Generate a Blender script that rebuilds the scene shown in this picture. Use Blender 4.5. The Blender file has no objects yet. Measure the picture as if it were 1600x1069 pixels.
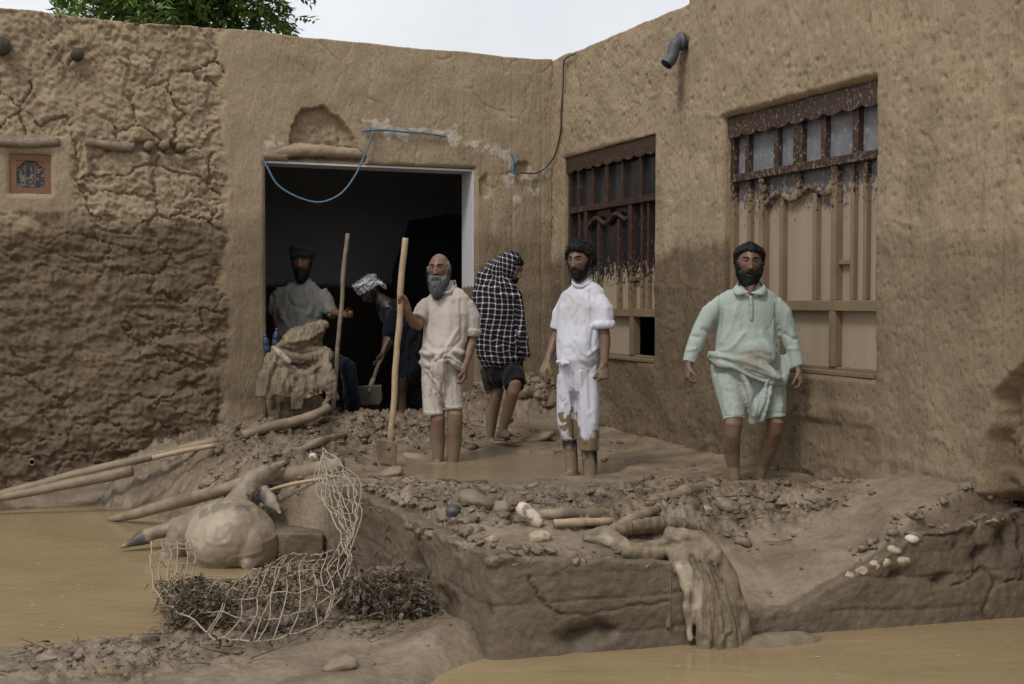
import bpy, math, random
import numpy as np
from mathutils import Vector, Matrix

S = bpy.context.scene
COL = S.collection
R = math.radians
rng = np.random.default_rng(7)
random.seed(7)

# ------------------------------------------------------------------ camera, world, sun, exposure
FPX, CAMZ = 1891.0, 1.27
PITCH = math.atan((534.5 - 470) / FPX)
cam_d = bpy.data.cameras.new('camera'); cam = bpy.data.objects.new('camera', cam_d); COL.objects.link(cam)
cam.location = (0, 0, CAMZ); cam.rotation_euler = (math.pi / 2 - PITCH, 0, 0)
cam_d.sensor_width = 36; cam_d.lens = FPX / 1600 * 36; cam_d.clip_start = .05; cam_d.clip_end = 2000
S.camera = cam

W = bpy.data.worlds.new('World'); S.world = W; W.use_nodes = True
wn, wl = W.node_tree.nodes, W.node_tree.links
SUN_EL, SUN_AZ = R(52), R(212)          # azimuth clockwise from +Y: high, behind the camera and a little to the left
sky = wn.new('ShaderNodeTexSky'); sky.sky_type = 'NISHITA'; sky.sun_disc = False
sky.sun_elevation = SUN_EL; sky.sun_rotation = SUN_AZ; sky.dust_density = 4; sky.air_density = 1.2
bg1 = wn['Background']; bg1.inputs['Strength'].default_value = .05
wl.new(sky.outputs[0], bg1.inputs['Color'])
# the cloud sheet: pale grey with faint billows, over the whole dome
tc = wn.new('ShaderNodeTexCoord'); cn = wn.new('ShaderNodeTexNoise'); cn.inputs['Scale'].default_value = 2.2
cn.inputs['Detail'].default_value = 5; cn.inputs['Roughness'].default_value = .55
wl.new(tc.outputs['Generated'], cn.inputs['Vector'])
cr = wn.new('ShaderNodeValToRGB'); cr.color_ramp.elements[0].position = .3; cr.color_ramp.elements[1].position = .7
cr.color_ramp.elements[0].color = (.66, .675, .71, 1); cr.color_ramp.elements[1].color = (.82, .83, .855, 1)
wl.new(cn.outputs['Fac'], cr.inputs['Fac'])
bg2 = wn.new('ShaderNodeBackground'); bg2.inputs['Strength'].default_value = 1.0
wl.new(cr.outputs['Color'], bg2.inputs['Color'])
mx = wn.new('ShaderNodeMixShader'); mx.inputs['Fac'].default_value = .88
wl.new(bg1.outputs[0], mx.inputs[1]); wl.new(bg2.outputs[0], mx.inputs[2])
wl.new(mx.outputs[0], wn['World Output'].inputs['Surface'])

sd = bpy.data.lights.new('sun', 'SUN'); sun = bpy.data.objects.new('sun', sd); COL.objects.link(sun)
sd.energy = 1.5; sd.angle = R(14); sd.color = (1, .96, .9)
sv = Vector((math.sin(SUN_AZ) * math.cos(SUN_EL), math.cos(SUN_AZ) * math.cos(SUN_EL), math.sin(SUN_EL)))
sun.rotation_euler = sv.to_track_quat('Z', 'Y').to_euler(); sun.location = (0, 0, 12)
V = S.view_settings; V.view_transform = 'Standard'; V.look = 'None'; V.exposure = .36; V.gamma = 1; V.use_curve_mapping = False

# ------------------------------------------------------------------ measuring: photograph pixel -> place in the world
_fw = np.array([0, math.cos(PITCH), -math.sin(PITCH)]); _up = np.array([0, math.sin(PITCH), math.cos(PITCH)])
EYE = np.array([0, 0, CAMZ])
def ray(px, py):
    return np.array([(px - 800) / FPX, 0, 0]) + _fw - _up * (py - 534.5) / FPX
def P(px, py, Y):
    d = ray(px, py); return EYE + d * (Y / d[1])
def G(px, py, z=0.0):
    d = ray(px, py); return EYE + d * ((z - CAMZ) / d[2])
CN = np.array([.42, 12.86, 0.0])                       # inner corner of the two wings
DL = np.array([.9295, .3689, 0]); DR = np.array([.3689, -.9295, 0])
NL = DR.copy(); NR = np.array([-.9295, -.3689, 0])
def onplane(px, py, c, n):
    d = ray(px, py); return EYE + d * (np.dot(c - EYE, n) / np.dot(d, n))
def LW(px, py):
    p = onplane(px, py, CN, NL); return -np.dot(p - CN, DL), p[2]
def RW(px, py):
    p = onplane(px, py, CN, NR); return np.dot(p - CN, DR), p[2]
def lw(s, z, o=0): return CN - DL * s + NL * o + np.array([0, 0, z])
def rw(t, z, o=0): return CN + DR * t + NR * o + np.array([0, 0, z])

# ------------------------------------------------------------------ numpy noise
def _hash(ix, iy, iz, seed):
    h = (ix.astype(np.int64) * 374761393 + iy.astype(np.int64) * 668265263 + iz.astype(np.int64) * 2147483647 % 4294967291 + seed * 974634777) & 0xffffffff
    h = ((h ^ (h >> 13)) * 1274126177) & 0xffffffff
    h = ((h ^ (h >> 16)) * 2246822519) & 0xffffffff
    return ((h ^ (h >> 13)) & 0xffffff) / 16777216.0
def vn(p, seed=0):
    p = np.asarray(p, float); i = np.floor(p).astype(np.int64); f = p - i
    f = f * f * f * (f * (f * 6 - 15) + 10)
    out = 0
    for dx in (0, 1):
        wx = f[..., 0] if dx else 1 - f[..., 0]
        for dy in (0, 1):
            wy = f[..., 1] if dy else 1 - f[..., 1]
            for dz in (0, 1):
                wz = f[..., 2] if dz else 1 - f[..., 2]
                out = out + wx * wy * wz * _hash(i[..., 0] + dx, i[..., 1] + dy, i[..., 2] + dz, seed)
    return out * 2 - 1
def fbm(p, o=4, seed=0, gain=.5):
    a, s, t, q = 1.0, 0, 0, np.asarray(p, float)
    for k in range(o):
        s = s + a * vn(q, seed + k * 17); t += a; a *= gain; q = q * 2.03 + 11.3
    return s / t * 1.5
def ridged(p, o=4, seed=0):
    a, s, t, q = 1.0, 0, 0, np.asarray(p, float)
    for k in range(o):
        s = s + a * (1 - 2 * np.abs(vn(q, seed + k * 13))); t += a; a *= .5; q = q * 2.1 + 5.7
    return s / t
def worley(p, seed=0):
    p = np.asarray(p, float); i = np.floor(p).astype(np.int64)
    f1 = np.full(p.shape[:-1], 9.0); f2 = f1.copy(); cid = np.zeros(p.shape[:-1])
    z = np.zeros_like(i[..., 0])
    for dx in (-1, 0, 1):
        for dy in (-1, 0, 1):
            cx, cy = i[..., 0] + dx, i[..., 1] + dy
            d = np.hypot(cx + _hash(cx, cy, z, seed) - p[..., 0], cy + _hash(cx, cy, z + 1, seed) - p[..., 1])
            new = d < f1
            f2 = np.where(new, f1, np.minimum(f2, d)); cid = np.where(new, _hash(cx, cy, z + 2, seed), cid); f1 = np.where(new, d, f1)
    return f1, f2, cid
def sst(a, b, x):
    t = np.clip((np.asarray(x, float) - a) / (b - a), 0, 1); return t * t * (3 - 2 * t)
def v3(x, y, z=0.0):
    x, y = np.broadcast_arrays(np.asarray(x, float), np.asarray(y, float))
    return np.stack([x, y, np.broadcast_to(np.asarray(z, float), x.shape)], -1)
def unit(v):
    v = np.asarray(v, float); return v / (np.linalg.norm(v) + 1e-12)

# ------------------------------------------------------------------ objects
def origin(o):
    v = np.zeros(3)
    while o is not None: v = v + np.array(o.location); o = o.parent
    return v
def mesh_data(name, verts, faces, smooth=True, attrs=None):
    me = bpy.data.meshes.new(name)
    verts = np.asarray(verts, np.float32)
    if isinstance(faces, np.ndarray):
        n, k = faces.shape
        me.vertices.add(len(verts)); me.vertices.foreach_set('co', verts.ravel())
        me.loops.add(n * k); me.loops.foreach_set('vertex_index', faces.astype(np.int32).ravel())
        me.polygons.add(n); me.polygons.foreach_set('loop_start', np.arange(0, n * k, k, dtype=np.int32))
        me.update(calc_edges=True)
    else:
        me.from_pydata([tuple(map(float, v)) for v in verts], [], [tuple(map(int, f)) for f in faces])
    if smooth: me.polygons.foreach_set('use_smooth', np.ones(len(me.polygons), bool))
    for k, a in (attrs or {}).items():
        a = np.asarray(a, np.float32)
        if a.ndim == 1:
            me.attributes.new(k, 'FLOAT', 'POINT').data.foreach_set('value', a)
        else:
            me.attributes.new(k, 'FLOAT_VECTOR', 'POINT').data.foreach_set('vector', a.ravel())
    me.update(); return me
def add(name, verts, faces, mat=None, parent=None, smooth=True, attrs=None, base=None):
    """one mesh object from world-space vertices; base = its own origin when top-level"""
    b = origin(parent) if parent is not None else (np.zeros(3) if base is None else np.asarray(base, float))
    me = mesh_data(name, np.asarray(verts, float) - b, faces, smooth, attrs)
    o = bpy.data.objects.new(name, me); COL.objects.link(o)
    if mat: me.materials.append(mat)
    if parent is not None: o.parent = parent
    else: o.location = b
    return o
def tag(o, label, cat=None, group=None, kind=None):
    if label: o['label'] = label
    if cat: o['category'] = cat
    if group: o['group'] = group
    if kind: o['kind'] = kind
    return o
def thing(name, loc, label, cat, group=None):
    o = bpy.data.objects.new(name, None); COL.objects.link(o); o.location = tuple(map(float, loc)); o.empty_display_size = .1
    return tag(o, label, cat, group)
def structure(o): o['kind'] = 'structure'; return o

class Geo:
    def __init__(s): s.v = []; s.f = []
    def addm(s, v, f):
        n = len(s.v); s.v += [tuple(x) for x in np.asarray(v, float)]; s.f += [tuple(int(i) + n for i in q) for q in f]; return s
    def box(s, c, h, ax=None):
        ax = np.eye(3) if ax is None else np.asarray(ax, float); c = np.asarray(c, float)
        v = [c + ax[0] * h[0] * i + ax[1] * h[1] * j + ax[2] * h[2] * k for i in (-1, 1) for j in (-1, 1) for k in (-1, 1)]
        return s.addm(v, [(0, 1, 3, 2), (4, 6, 7, 5), (0, 4, 5, 1), (2, 3, 7, 6), (0, 2, 6, 4), (1, 5, 7, 3)])
    def tube(s, pts, rad, n=10, side=None, round_end=True, wob=0, seed=0):
        v, f = tube(pts, rad, n, side, round_end, wob, seed); return s.addm(v, f)
    def ball(s, c, r, ax=None, nu=14, nv=9):
        ax = np.eye(3) if ax is None else np.asarray(ax, float); r = np.broadcast_to(np.asarray(r, float), (3,))
        v = []; f = []
        for j in range(nv + 1):
            th = math.pi * j / nv
            for i in range(nu):
                ph = 2 * math.pi * i / nu
                d = (math.sin(th) * math.cos(ph) * r[0], math.sin(th) * math.sin(ph) * r[1], math.cos(th) * r[2])
                v.append(np.asarray(c) + ax[0] * d[0] + ax[1] * d[1] + ax[2] * d[2])
        for j in range(nv):
            for i in range(nu):
                f.append((j * nu + i, (j + 1) * nu + i, (j + 1) * nu + (i + 1) % nu, j * nu + (i + 1) % nu))
        return s.addm(v, f)
    def obj(s, name, mat=None, parent=None, smooth=True, attrs=None, base=None):
        return add(name, s.v, s.f, mat, parent, smooth, attrs, base)

def tube(pts, rad, n=10, side=None, round_end=True, wob=0, seed=0):
    pts = np.asarray(pts, float); m = len(pts)
    rad = [rad] * m if np.isscalar(rad) else list(rad)
    T = np.gradient(pts, axis=0); T = T / (np.linalg.norm(T, axis=1, keepdims=True) + 1e-9)
    v = []; ref = None
    sl = side if isinstance(side, list) else [side] * m
    rings = []
    for i in range(m):
        t = T[i]
        if sl[i] is not None: ref = np.asarray(sl[i], float)
        elif ref is None: ref = np.array([0, 0, 1.0]) if abs(t[2]) < .8 else np.array([1.0, 0, 0])
        a = ref - t * np.dot(ref, t); a = a / (np.linalg.norm(a) + 1e-9); ref = a; b = np.cross(t, a)
        ra, rb = (rad[i], rad[i]) if np.isscalar(rad[i]) else rad[i]
        rings.append((pts[i], a, b, ra, rb, t))
    if round_end:
        def cap(r, sg):
            p, a, b, ra, rb, t = r; h = min(ra, rb)
            return [(p + sg * t * h * math.sin(q), a, b, ra * math.cos(q), rb * math.cos(q), t) for q in (.55, 1.05)]
        rings = cap(rings[0], -1)[::-1] + rings + cap(rings[-1], 1)
    ang = np.linspace(0, 2 * math.pi, n, endpoint=False)
    for p, a, b, ra, rb, t in rings:
        for q in ang: v.append(p + a * ra * math.cos(q) + b * rb * math.sin(q))
    v = np.array(v)
    if wob:
        rr = np.repeat([min(r[3], r[4]) for r in rings], n)
        d = v - np.repeat([r[0] for r in rings], n, axis=0)
        k = fbm(v * (.35 / max(rr.mean(), 1e-4)) + seed * 3.1, 4, seed, .6) + .45 * ridged(v * (1.1 / max(rr.mean(), 1e-4)) * np.array([1, 1, 1]) + seed, 2, seed + 3)
        v = v + d * (wob * k)[:, None]
    f = []
    M = len(rings)
    for j in range(M - 1):
        for i in range(n): f.append((j * n + i, j * n + (i + 1) % n, (j + 1) * n + (i + 1) % n, (j + 1) * n + i))
    f.append(tuple(range(n - 1, -1, -1))); f.append(tuple((M - 1) * n + i for i in range(n)))
    return v, f
def spline(pts, k=8):
    """Catmull-Rom through the points"""
    p = np.asarray(pts, float); p = np.vstack([2 * p[0] - p[1], p, 2 * p[-1] - p[-2]]); out = []
    for i in range(1, len(p) - 2):
        for t in np.linspace(0, 1, k, endpoint=False):
            out.append(.5 * ((2 * p[i]) + (-p[i - 1] + p[i + 1]) * t + (2 * p[i - 1] - 5 * p[i] + 4 * p[i + 1] - p[i + 2]) * t * t + (-p[i - 1] + 3 * p[i] - 3 * p[i + 1] + p[i + 2]) * t ** 3))
    out.append(p[-2]); return np.array(out)
def grid_faces(nu, nv):
    i, j = np.meshgrid(np.arange(nu - 1), np.arange(nv - 1), indexing='ij'); a = (i * nv + j).ravel()
    return np.stack([a, a + nv, a + nv + 1, a + 1], 1)

# ------------------------------------------------------------------ one skin over joined volumes
def remesh(geo, voxel, smooth=3):
    me = mesh_data('join', geo.v, geo.f, False); o = bpy.data.objects.new('join', me); COL.objects.link(o)
    m = o.modifiers.new('r', 'REMESH'); m.mode = 'VOXEL'; m.voxel_size = voxel; m.adaptivity = 0
    if smooth: q = o.modifiers.new('s', 'SMOOTH'); q.factor = .5; q.iterations = smooth
    dg = bpy.context.evaluated_depsgraph_get(); ev = o.evaluated_get(dg); em = ev.to_mesh()
    n = len(em.vertices); v = np.empty(n * 3, np.float32); em.vertices.foreach_get('co', v)
    nr = np.empty(n * 3, np.float32); em.vertices.foreach_get('normal', nr)
    k = np.empty(len(em.loops), np.int32); em.loops.foreach_get('vertex_index', k)
    ev.to_mesh_clear(); bpy.data.objects.remove(o); bpy.data.meshes.remove(me)
    return v.reshape(-1, 3).astype(float), k.reshape(-1, 4), nr.reshape(-1, 3).astype(float)

# ------------------------------------------------------------------ materials
class NT:
    def __init__(s, name):
        s.m = bpy.data.materials.new(name); s.m.use_nodes = True; s.t = s.m.node_tree; s.b = s.t.nodes['Principled BSDF']
        s.out = s.t.nodes['Material Output']
    def n(s, typ, **kw):
        x = s.t.nodes.new('ShaderNode' + typ)
        for k, v in kw.items():
            if k.startswith('_'): setattr(x, k[1:], v)
            else: s.set(x.inputs[k.replace('__', ' ')], v)
        return x
    def set(s, sock, v):
        if isinstance(v, bpy.types.NodeSocket): s.t.links.new(v, sock)
        elif isinstance(v, bpy.types.Node): s.t.links.new(v.outputs[0], sock)
        else:
            if isinstance(v, (tuple, list)) and len(v) == 3 and sock.type == 'RGBA': v = (*v, 1)
            sock.default_value = v
    def pos(s): return s.n('NewGeometry').outputs['Position']
    def attr(s, nm):
        a = s.n('Attribute', _attribute_name=nm); return a
    def noise(s, vec, scale, detail=4, rough=.55, dist=0):
        x = s.n('TexNoise', Scale=scale, Detail=detail, Roughness=rough, Distortion=dist); s.set(x.inputs['Vector'], vec); return x.outputs['Fac']
    def stretch(s, vec, sc):
        x = s.n('Mapping'); s.set(x.inputs['Vector'], vec); x.inputs['Scale'].default_value = sc; return x.outputs[0]
    def ramp(s, fac, stops):
        x = s.n('ValToRGB'); s.set(x.inputs['Fac'], fac); e = x.color_ramp.elements
        while len(e) < len(stops): e.new(.5)
        for q, (p, c) in zip(e, stops):
            q.position = p; q.color = (*c, 1) if not np.isscalar(c) else (c, c, c, 1)
        return x.outputs[0]
    def math(s, op, a, b=0.0, clamp=False):
        x = s.n('Math', _operation=op, _use_clamp=clamp); s.set(x.inputs[0], a); s.set(x.inputs[1], b); return x.outputs[0]
    def mix(s, f, a, b):
        x = s.n('MixRGB'); s.set(x.inputs[0], f); s.set(x.inputs[1], a); s.set(x.inputs[2], b); return x.outputs[0]
    def mul(s, f, a, b):
        x = s.n('MixRGB', _blend_type='MULTIPLY'); s.set(x.inputs[0], f); s.set(x.inputs[1], a); s.set(x.inputs[2], b); return x.outputs[0]
    def bump(s, h, strength=.5, dist=.01, prev=None):
        x = s.n('Bump', Strength=strength, Distance=dist); s.set(x.inputs['Height'], h)
        if prev is not None: s.set(x.inputs['Normal'], prev)
        return x.outputs[0]
    def end(s, color=None, rough=None, normal=None, **kw):
        for k, v in (('Base Color', color), ('Roughness', rough), ('Normal', normal)):
            if v is not None: s.set(s.b.inputs[k], v)
        for k, v in kw.items(): s.set(s.b.inputs[k.replace('__', ' ')], v)
        return s.m
def plain(name, c, rough=.7, var=.25, scale=12, bump=.3, bscale=60, spec=.5, metallic=0):
    t = NT(name); p = t.pos()
    f = t.noise(p, scale, 5)
    c = np.array(c); col = t.ramp(f, [(.3, tuple(c * (1 - var))), (.7, tuple(np.minimum(c * (1 + var), 1)))])
    nb = t.bump(t.noise(p, bscale, 4), bump, .006)
    return t.end(col, rough, nb, Specular__IOR__Level=spec, Metallic=metallic)

DRY, DRY2 = (.370, .288, .190), (.285, .218, .142)
WETC, WET2 = (.172, .126, .080), (.118, .086, .054)
def mud_wall_mat(name, k=1.0):
    """wet = damp staining, plaster = patches of pale lime, fresh = rough earth showing; all attributes of the surface"""
    t = NT(name); p = t.pos()
    n1 = t.noise(p, 3.2, 6, .6); n2 = t.noise(p, 34, 6, .65)
    m = tuple(np.array(DRY) * k); m2 = tuple(np.array(DRY2) * k)
    dry = t.mix(t.ramp(n1, [(.35, 0), (.68, 1)]), m2, m)
    wet = t.mix(t.ramp(n1, [(.35, 0), (.68, 1)]), WET2, WETC)
    wa = t.attr('wet').outputs['Fac']
    c = t.mix(wa, dry, wet)
    c = t.mul(.55, c, t.ramp(n2, [(.3, .55), (.55, 1.0), (.8, 1.0)]))
    # straw chopped into the plaster: short pale flecks
    st = t.noise(t.stretch(p, (60, 60, 210)), 1.0, 2, .5); st2 = t.noise(t.stretch(p, (200, 200, 55)), 1.0, 2, .5)
    fl = t.math('MAXIMUM', t.ramp(st, [(.70, 0), (.76, 1)]), t.ramp(st2, [(.70, 0), (.76, 1)]))
    c = t.mix(t.math('MULTIPLY', fl, .30), c, (.46, .36, .22))
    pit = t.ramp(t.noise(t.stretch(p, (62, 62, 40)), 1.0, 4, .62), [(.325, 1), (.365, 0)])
    c = t.mul(t.math('MULTIPLY', pit, .5), c, (.35, .3, .26))  # painted shade: the pits are darkened in the colour as well as bumped
    pl = t.attr('plaster').outputs['Fac']
    c = t.mix(pl, c, t.mix(n2, (.34, .29, .22), (.55, .50, .43)))
    vs = t.noise(t.stretch(p, (45, 45, 14)), 1.0, 4, .6)
    nb = t.bump(vs, .7, .016); nb = t.bump(t.noise(p, 75, 5, .7), .7, .008, nb); nb = t.bump(pit, -1.0, .012, nb)
    ro = t.math('SUBTRACT', .93, t.math('MULTIPLY', wa, .22))
    return t.end(c, ro, nb, Specular__IOR__Level=.25)
def mud_mat(name, a=(.255, .197, .137), b=(.150, .112, .076), rlo=.24, rhi=.66, bs=1.4):
    t = NT(name); p = t.pos()
    n1 = t.noise(p, 2.3, 6, .6, .4); n2 = t.noise(p, 26, 6, .65); n3 = t.noise(p, 120, 4, .6)
    c = t.mix(t.ramp(n1, [(.36, 0), (.64, 1)]), b, a)
    c = t.mul(.5, c, t.ramp(n2, [(.32, .5), (.6, 1)]))
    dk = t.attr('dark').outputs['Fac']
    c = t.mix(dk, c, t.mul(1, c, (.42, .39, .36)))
    nb = t.bump(n2, .5 * bs, .014); nb = t.bump(n3, .5 * bs, .004, nb)
    ro = t.math('SUBTRACT', t.ramp(t.noise(p, 5, 4), [(.40, rlo), (.60, rhi)]), t.math('MULTIPLY', dk, .16), True)
    return t.end(c, ro, nb, Specular__IOR__Level=.4)
def water_mat(name, c, rough=.06, bump=.22, scale=6):
    t = NT(name); p = t.pos()
    q = t.stretch(p, (1.0, 2.6, 1))
    n1 = t.noise(q, .8, 5, .6, .6)
    col = t.mix(t.ramp(n1, [(.35, 0), (.65, 1)]), tuple(np.array(c) * .84), c)
    scum = t.ramp(t.noise(t.stretch(p, (1, 2.2, 1)), 19, 6, .75, .8), [(.66, 0), (.72, 1)])
    col = t.mix(t.math('MULTIPLY', scum, .30), col, (.36, .29, .19))
    nb = t.bump(t.noise(q, scale, 3, .5), bump, .02); nb = t.bump(scum, .15, .004, nb)
    ro = t.ramp(t.noise(q, 1.6, 3), [(.3, rough), (.7, rough + .14)])
    return t.end(col, ro, nb, IOR=1.33)
M = {}
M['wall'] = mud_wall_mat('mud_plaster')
M['mud'] = mud_mat('wet_mud')
M['bank'] = mud_mat('retaining_mud', (.156, .118, .079), (.112, .084, .056), .4, .8)
M['water'] = water_mat('flood_water_brown', (.292, .214, .118), .03)
M['puddle'] = water_mat('puddle_water', (.25, .19, .122), .05, .30, 14)
# ------------------------------------------------------------------ terrain
A0 = np.array([-.097, 6.09]); EF = np.array([.962, .272]); NB = np.array([-.272, .962])
GS = np.array([-.453, .892]); NS = np.array([.892, .453])
WATER_Z = -.55
def front_profile(a):
    return np.interp(a, [-1, 0, .6, .97, 1.2, 1.42, 1.71, 2.03, 2.48, 3.2, 6], [-.03, -.03, -.06, -.12, -.24, -.42, -.40, -.26, -.03, .06, .09])
def terrain(X, Y):
    """height and a mask of how broken the mud is"""
    q = np.stack([X, Y], -1); a = (q - A0) @ EF; dF = (q - A0) @ NB; dS = (q - A0) @ NS
    p3 = v3(X, Y)
    wob = .06 * fbm(p3 * 2.2, 3, 5)
    w = np.interp(Y, [8.25, 9.1, 11.5], [.03, .9, 1.9])
    inside = np.minimum(dF - .07, dS - .07) + wob * np.where(Y > 8.3, 1, .25)
    step = sst(-w, .04, inside)
    # top of the platform
    slope = front_profile(a) * (1 - sst(0.05, 1.35, dF))
    top = slope + .02 * fbm(p3 * .9, 3, 9)
    def bump_at(px, py, z, sx, sy, h):
        c = G(px, py, z); return h * np.exp(-((X - c[0]) / sx) ** 2 - ((Y - c[1]) / sy) ** 2)
    dWL = (q - CN[:2]) @ NL[:2]; dWR = (q - CN[:2]) @ NR[:2]; sL = -(q - CN[:2]) @ DL[:2]
    top = top + .10 * sst(1.3, 0.1, dWL) * sst(3.9, 3.0, sL)
    top = top + .34 * np.exp(-((dWL - .12) / .42) ** 2 - ((dWR - .45) / .65) ** 2)      # collapsed earth in the corner
    top = top + bump_at(480, 700, .1, .45, .45, .10) + bump_at(560, 660, .1, .5, .4, .06)
    top = top + .05 * sst(.35, 0, dWR) * sst(6.5, 9.0, Y) + .17 * sst(.8, 0, dWR) * sst(8.3, 7.3, Y)
    # broken mud: along the front left of the platform, in the middle, by the door
    c1 = G(840, 790); d1 = np.hypot((X - c1[0]) / 1.35, (Y - c1[1]) / .62)
    c2 = G(1110, 775); d2 = np.hypot((X - c2[0]) / 1.05, (Y - c2[1]) / .62)
    c3 = G(500, 680); d3 = np.hypot((X - c3[0]) / 1.7, (Y - c3[1]) / 1.3)
    c4 = G(640, 790); d4 = np.hypot((X - c4[0]) / .62, (Y - c4[1]) / .9)
    brk = np.maximum.reduce([sst(1.25, .55, d1), sst(1.2, .5, d2), sst(1.3, .6, d3), sst(1.3, .6, d4), sst(.9, .2, dWL) * sst(2.6, 1.2, dWR)])
    c6 = G(390, 715); d6 = np.hypot((X - c6[0]) / .95, (Y - c6[1]) / 1.1); brk = np.maximum(brk, sst(1.3, .6, d6))
    c7 = G(285, 742, -.1); d7 = np.hypot((X - c7[0]) / .9, (Y - c7[1]) / .8); brk = np.maximum(brk, .85 * sst(1.3, .6, d7))
    c8 = G(120, 762, -.35); brk = np.maximum(brk, .6 * sst(1.3, .5, np.hypot((X - c8[0]) / 1.3, (Y - c8[1]) / .55)))
    c5 = G(785, 722); d5 = np.hypot((X - c5[0]) / 1.0, (Y - c5[1]) / .95) + .22 * fbm(p3 * 2.4, 3, 31)
    pud = sst(1.12, .72, d5)
    brk = brk * (1 - .93 * pud)
    top = top + .035 * brk - pud * .085
    # low ground: bed under the flood, mud bank in the foreground, foot of the wall
    xb = -.62 + .10 * np.sin(X * 2.1) 
    edge = 6.40 + (X + 2.7) * .37 + .10 * fbm(p3 * 1.6, 3, 41)
    bank = sst(.22, -.30, Y - edge) * sst(-.02, -.45, X - .28 * (Y - 5.9) + .10 * fbm(p3 * 2, 2, 43)) * sst(5.1, 5.5, Y)
    tuft = np.exp(-((X + .72) / .55) ** 2 - ((Y - 6.72) / .34) ** 2)
    low = -.74 + .225 * bank + .07 * tuft + .11 * np.exp(-((X + .25) / .3) ** 2 - ((Y - 6.2) / .4) ** 2)
    low = low + .34 * sst(.9, .05, dWL) * sst(12, 9, X + 9)
    toe = np.exp(-((a - 1.55) / .55) ** 2 - ((dF + .10) / .22) ** 2); low = low + .24 * toe
    brkL = np.maximum(bank * .8 * sst(.55, .95, .5 + .9 * fbm(p3 * 1.5, 3, 47)), tuft)
    for px, py in ((1152, 768), (1190, 757)):
        c = G(px, py); brk = brk * (1 - .85 * np.exp(-((X - c[0]) / .16) ** 2 - ((Y - c[1]) / .20) ** 2))
    h = low * (1 - step) + top * step
    brkL = np.maximum(brkL, .95 * sst(1.9, .5, dWL)); br = brkL * (1 - step) + brk * step
    # relief of the mud
    wp = p3 + .05 * np.stack([fbm(p3 * 5, 3, 51), fbm(p3 * 5, 3, 52), 0 * X], -1)
    f1, f2, cid = worley(wp[..., :2] * 7.5, 3); g1, g2, gid = worley(wp[..., :2] * 17, 4)
    clod = (f2 - f1) * .9 * (.35 + cid) - .25; clod2 = (g2 - g1) * (.3 + gid) - .25
    k1, k2, kid = worley(wp[..., :2] * 31, 6); clod3 = (k2 - k1) * (.3 + kid) - .25
    var = sst(-.5, .5, fbm(p3 * 1.9, 3, 64))
    sl1 = 1 - np.abs(vn(wp * np.array([5.5, 9, 1]) + .5 * fbm(p3 * 4, 3, 66)[..., None], 67)); sl2 = 1 - np.abs(vn(wp * np.array([13, 19, 1]) + .6 * fbm(p3 * 8, 3, 68)[..., None], 69))
    h = h + (br * step + .45 * br * (1 - step)) * (.050 * sl1 ** 3 + .024 * sl2 ** 3 - .030)
    h = h + br * (.55 + 1.0 * var) * (.030 * clod + .034 * clod2 + .020 * clod3 + .032 * ridged(wp * 3.3, 3, 61) + .030 * ridged(wp * np.array([9, 15, 9]), 3, 62) + .012 * fbm(wp * 28, 2, 63) - .040)
    sm = (1 - br) * (1 - .85 * pud)
    h = h + sm * (.012 * fbm(p3 * 4, 4, 71) + .006 * ridged(wp * 7, 3, 73))
    h = h + pud * (1 - br) * .012 * fbm(p3 * 6, 4, 75)
    return h, br, pud
xs = np.concatenate([np.linspace(-12, -3.7, 60), np.arange(-3.68, 3.72, .0145), np.linspace(3.74, 9, 50)])
ys = [4.2]
while ys[-1] < 5.4: ys.append(ys[-1] + .05)
while ys[-1] < 13.6: ys.append(ys[-1] + .0125 * (ys[-1] / 6.2) ** 1.1)
ys = np.array(ys)
X, Y = np.meshgrid(xs, ys, indexing='ij')
Hh, BR, PU = terrain(X, Y)
# nothing of the ground may come up inside the rooms
q = np.stack([X, Y], -1); dWL = (q - CN[:2]) @ NL[:2]; dWR = (q - CN[:2]) @ NR[:2]
room = np.maximum(sst(-.05, -.30, dWL), sst(-.05, -.30, dWR)); Hh = Hh * (1 - room) + room * np.minimum(Hh, .03)
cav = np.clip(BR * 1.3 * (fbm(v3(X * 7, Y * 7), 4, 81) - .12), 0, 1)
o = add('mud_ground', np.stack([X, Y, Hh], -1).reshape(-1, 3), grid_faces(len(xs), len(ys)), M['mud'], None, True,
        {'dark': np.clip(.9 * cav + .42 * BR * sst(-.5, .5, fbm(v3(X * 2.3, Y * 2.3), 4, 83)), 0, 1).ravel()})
structure(o)
def TZ(x, y): return float(terrain(np.array([x], float), np.array([y], float))[0][0])
def GP(px, py):
    """the point of the ground seen at a pixel"""
    z = 0.0
    for _ in range(12):
        g = G(px, py, z); z = .5 * z + .5 * TZ(g[0], g[1])
    g = G(px, py, z); return g
# the land beyond, and the flood
g = [(-900, -900, -.95), (900, -900, -.95), (900, 900, -.95), (-900, 900, -.95)]
structure(add('ground', g, [(0, 1, 2, 3)], M['mud'], None, False))
g = [(-60, -40, WATER_Z), (60, -40, WATER_Z), (60, 16, WATER_Z), (-60, 16, WATER_Z)]
structure(add('flood_water', g, [(0, 1, 2, 3)], M['water'], None, False))
# the puddle on the platform: a sheet inside the hollow
c5 = G(785, 722); n = 40
g = [(c5[0], c5[1], -.035)] + [(c5[0] + 1.05 * math.cos(q), c5[1] + 1.0 * math.sin(q), -.035) for q in np.linspace(0, 2 * math.pi, n, endpoint=False)]
structure(add('puddle', g, [(0, 1 + i, 1 + (i + 1) % n) for i in range(n)], M['puddle'], None, False))

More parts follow.
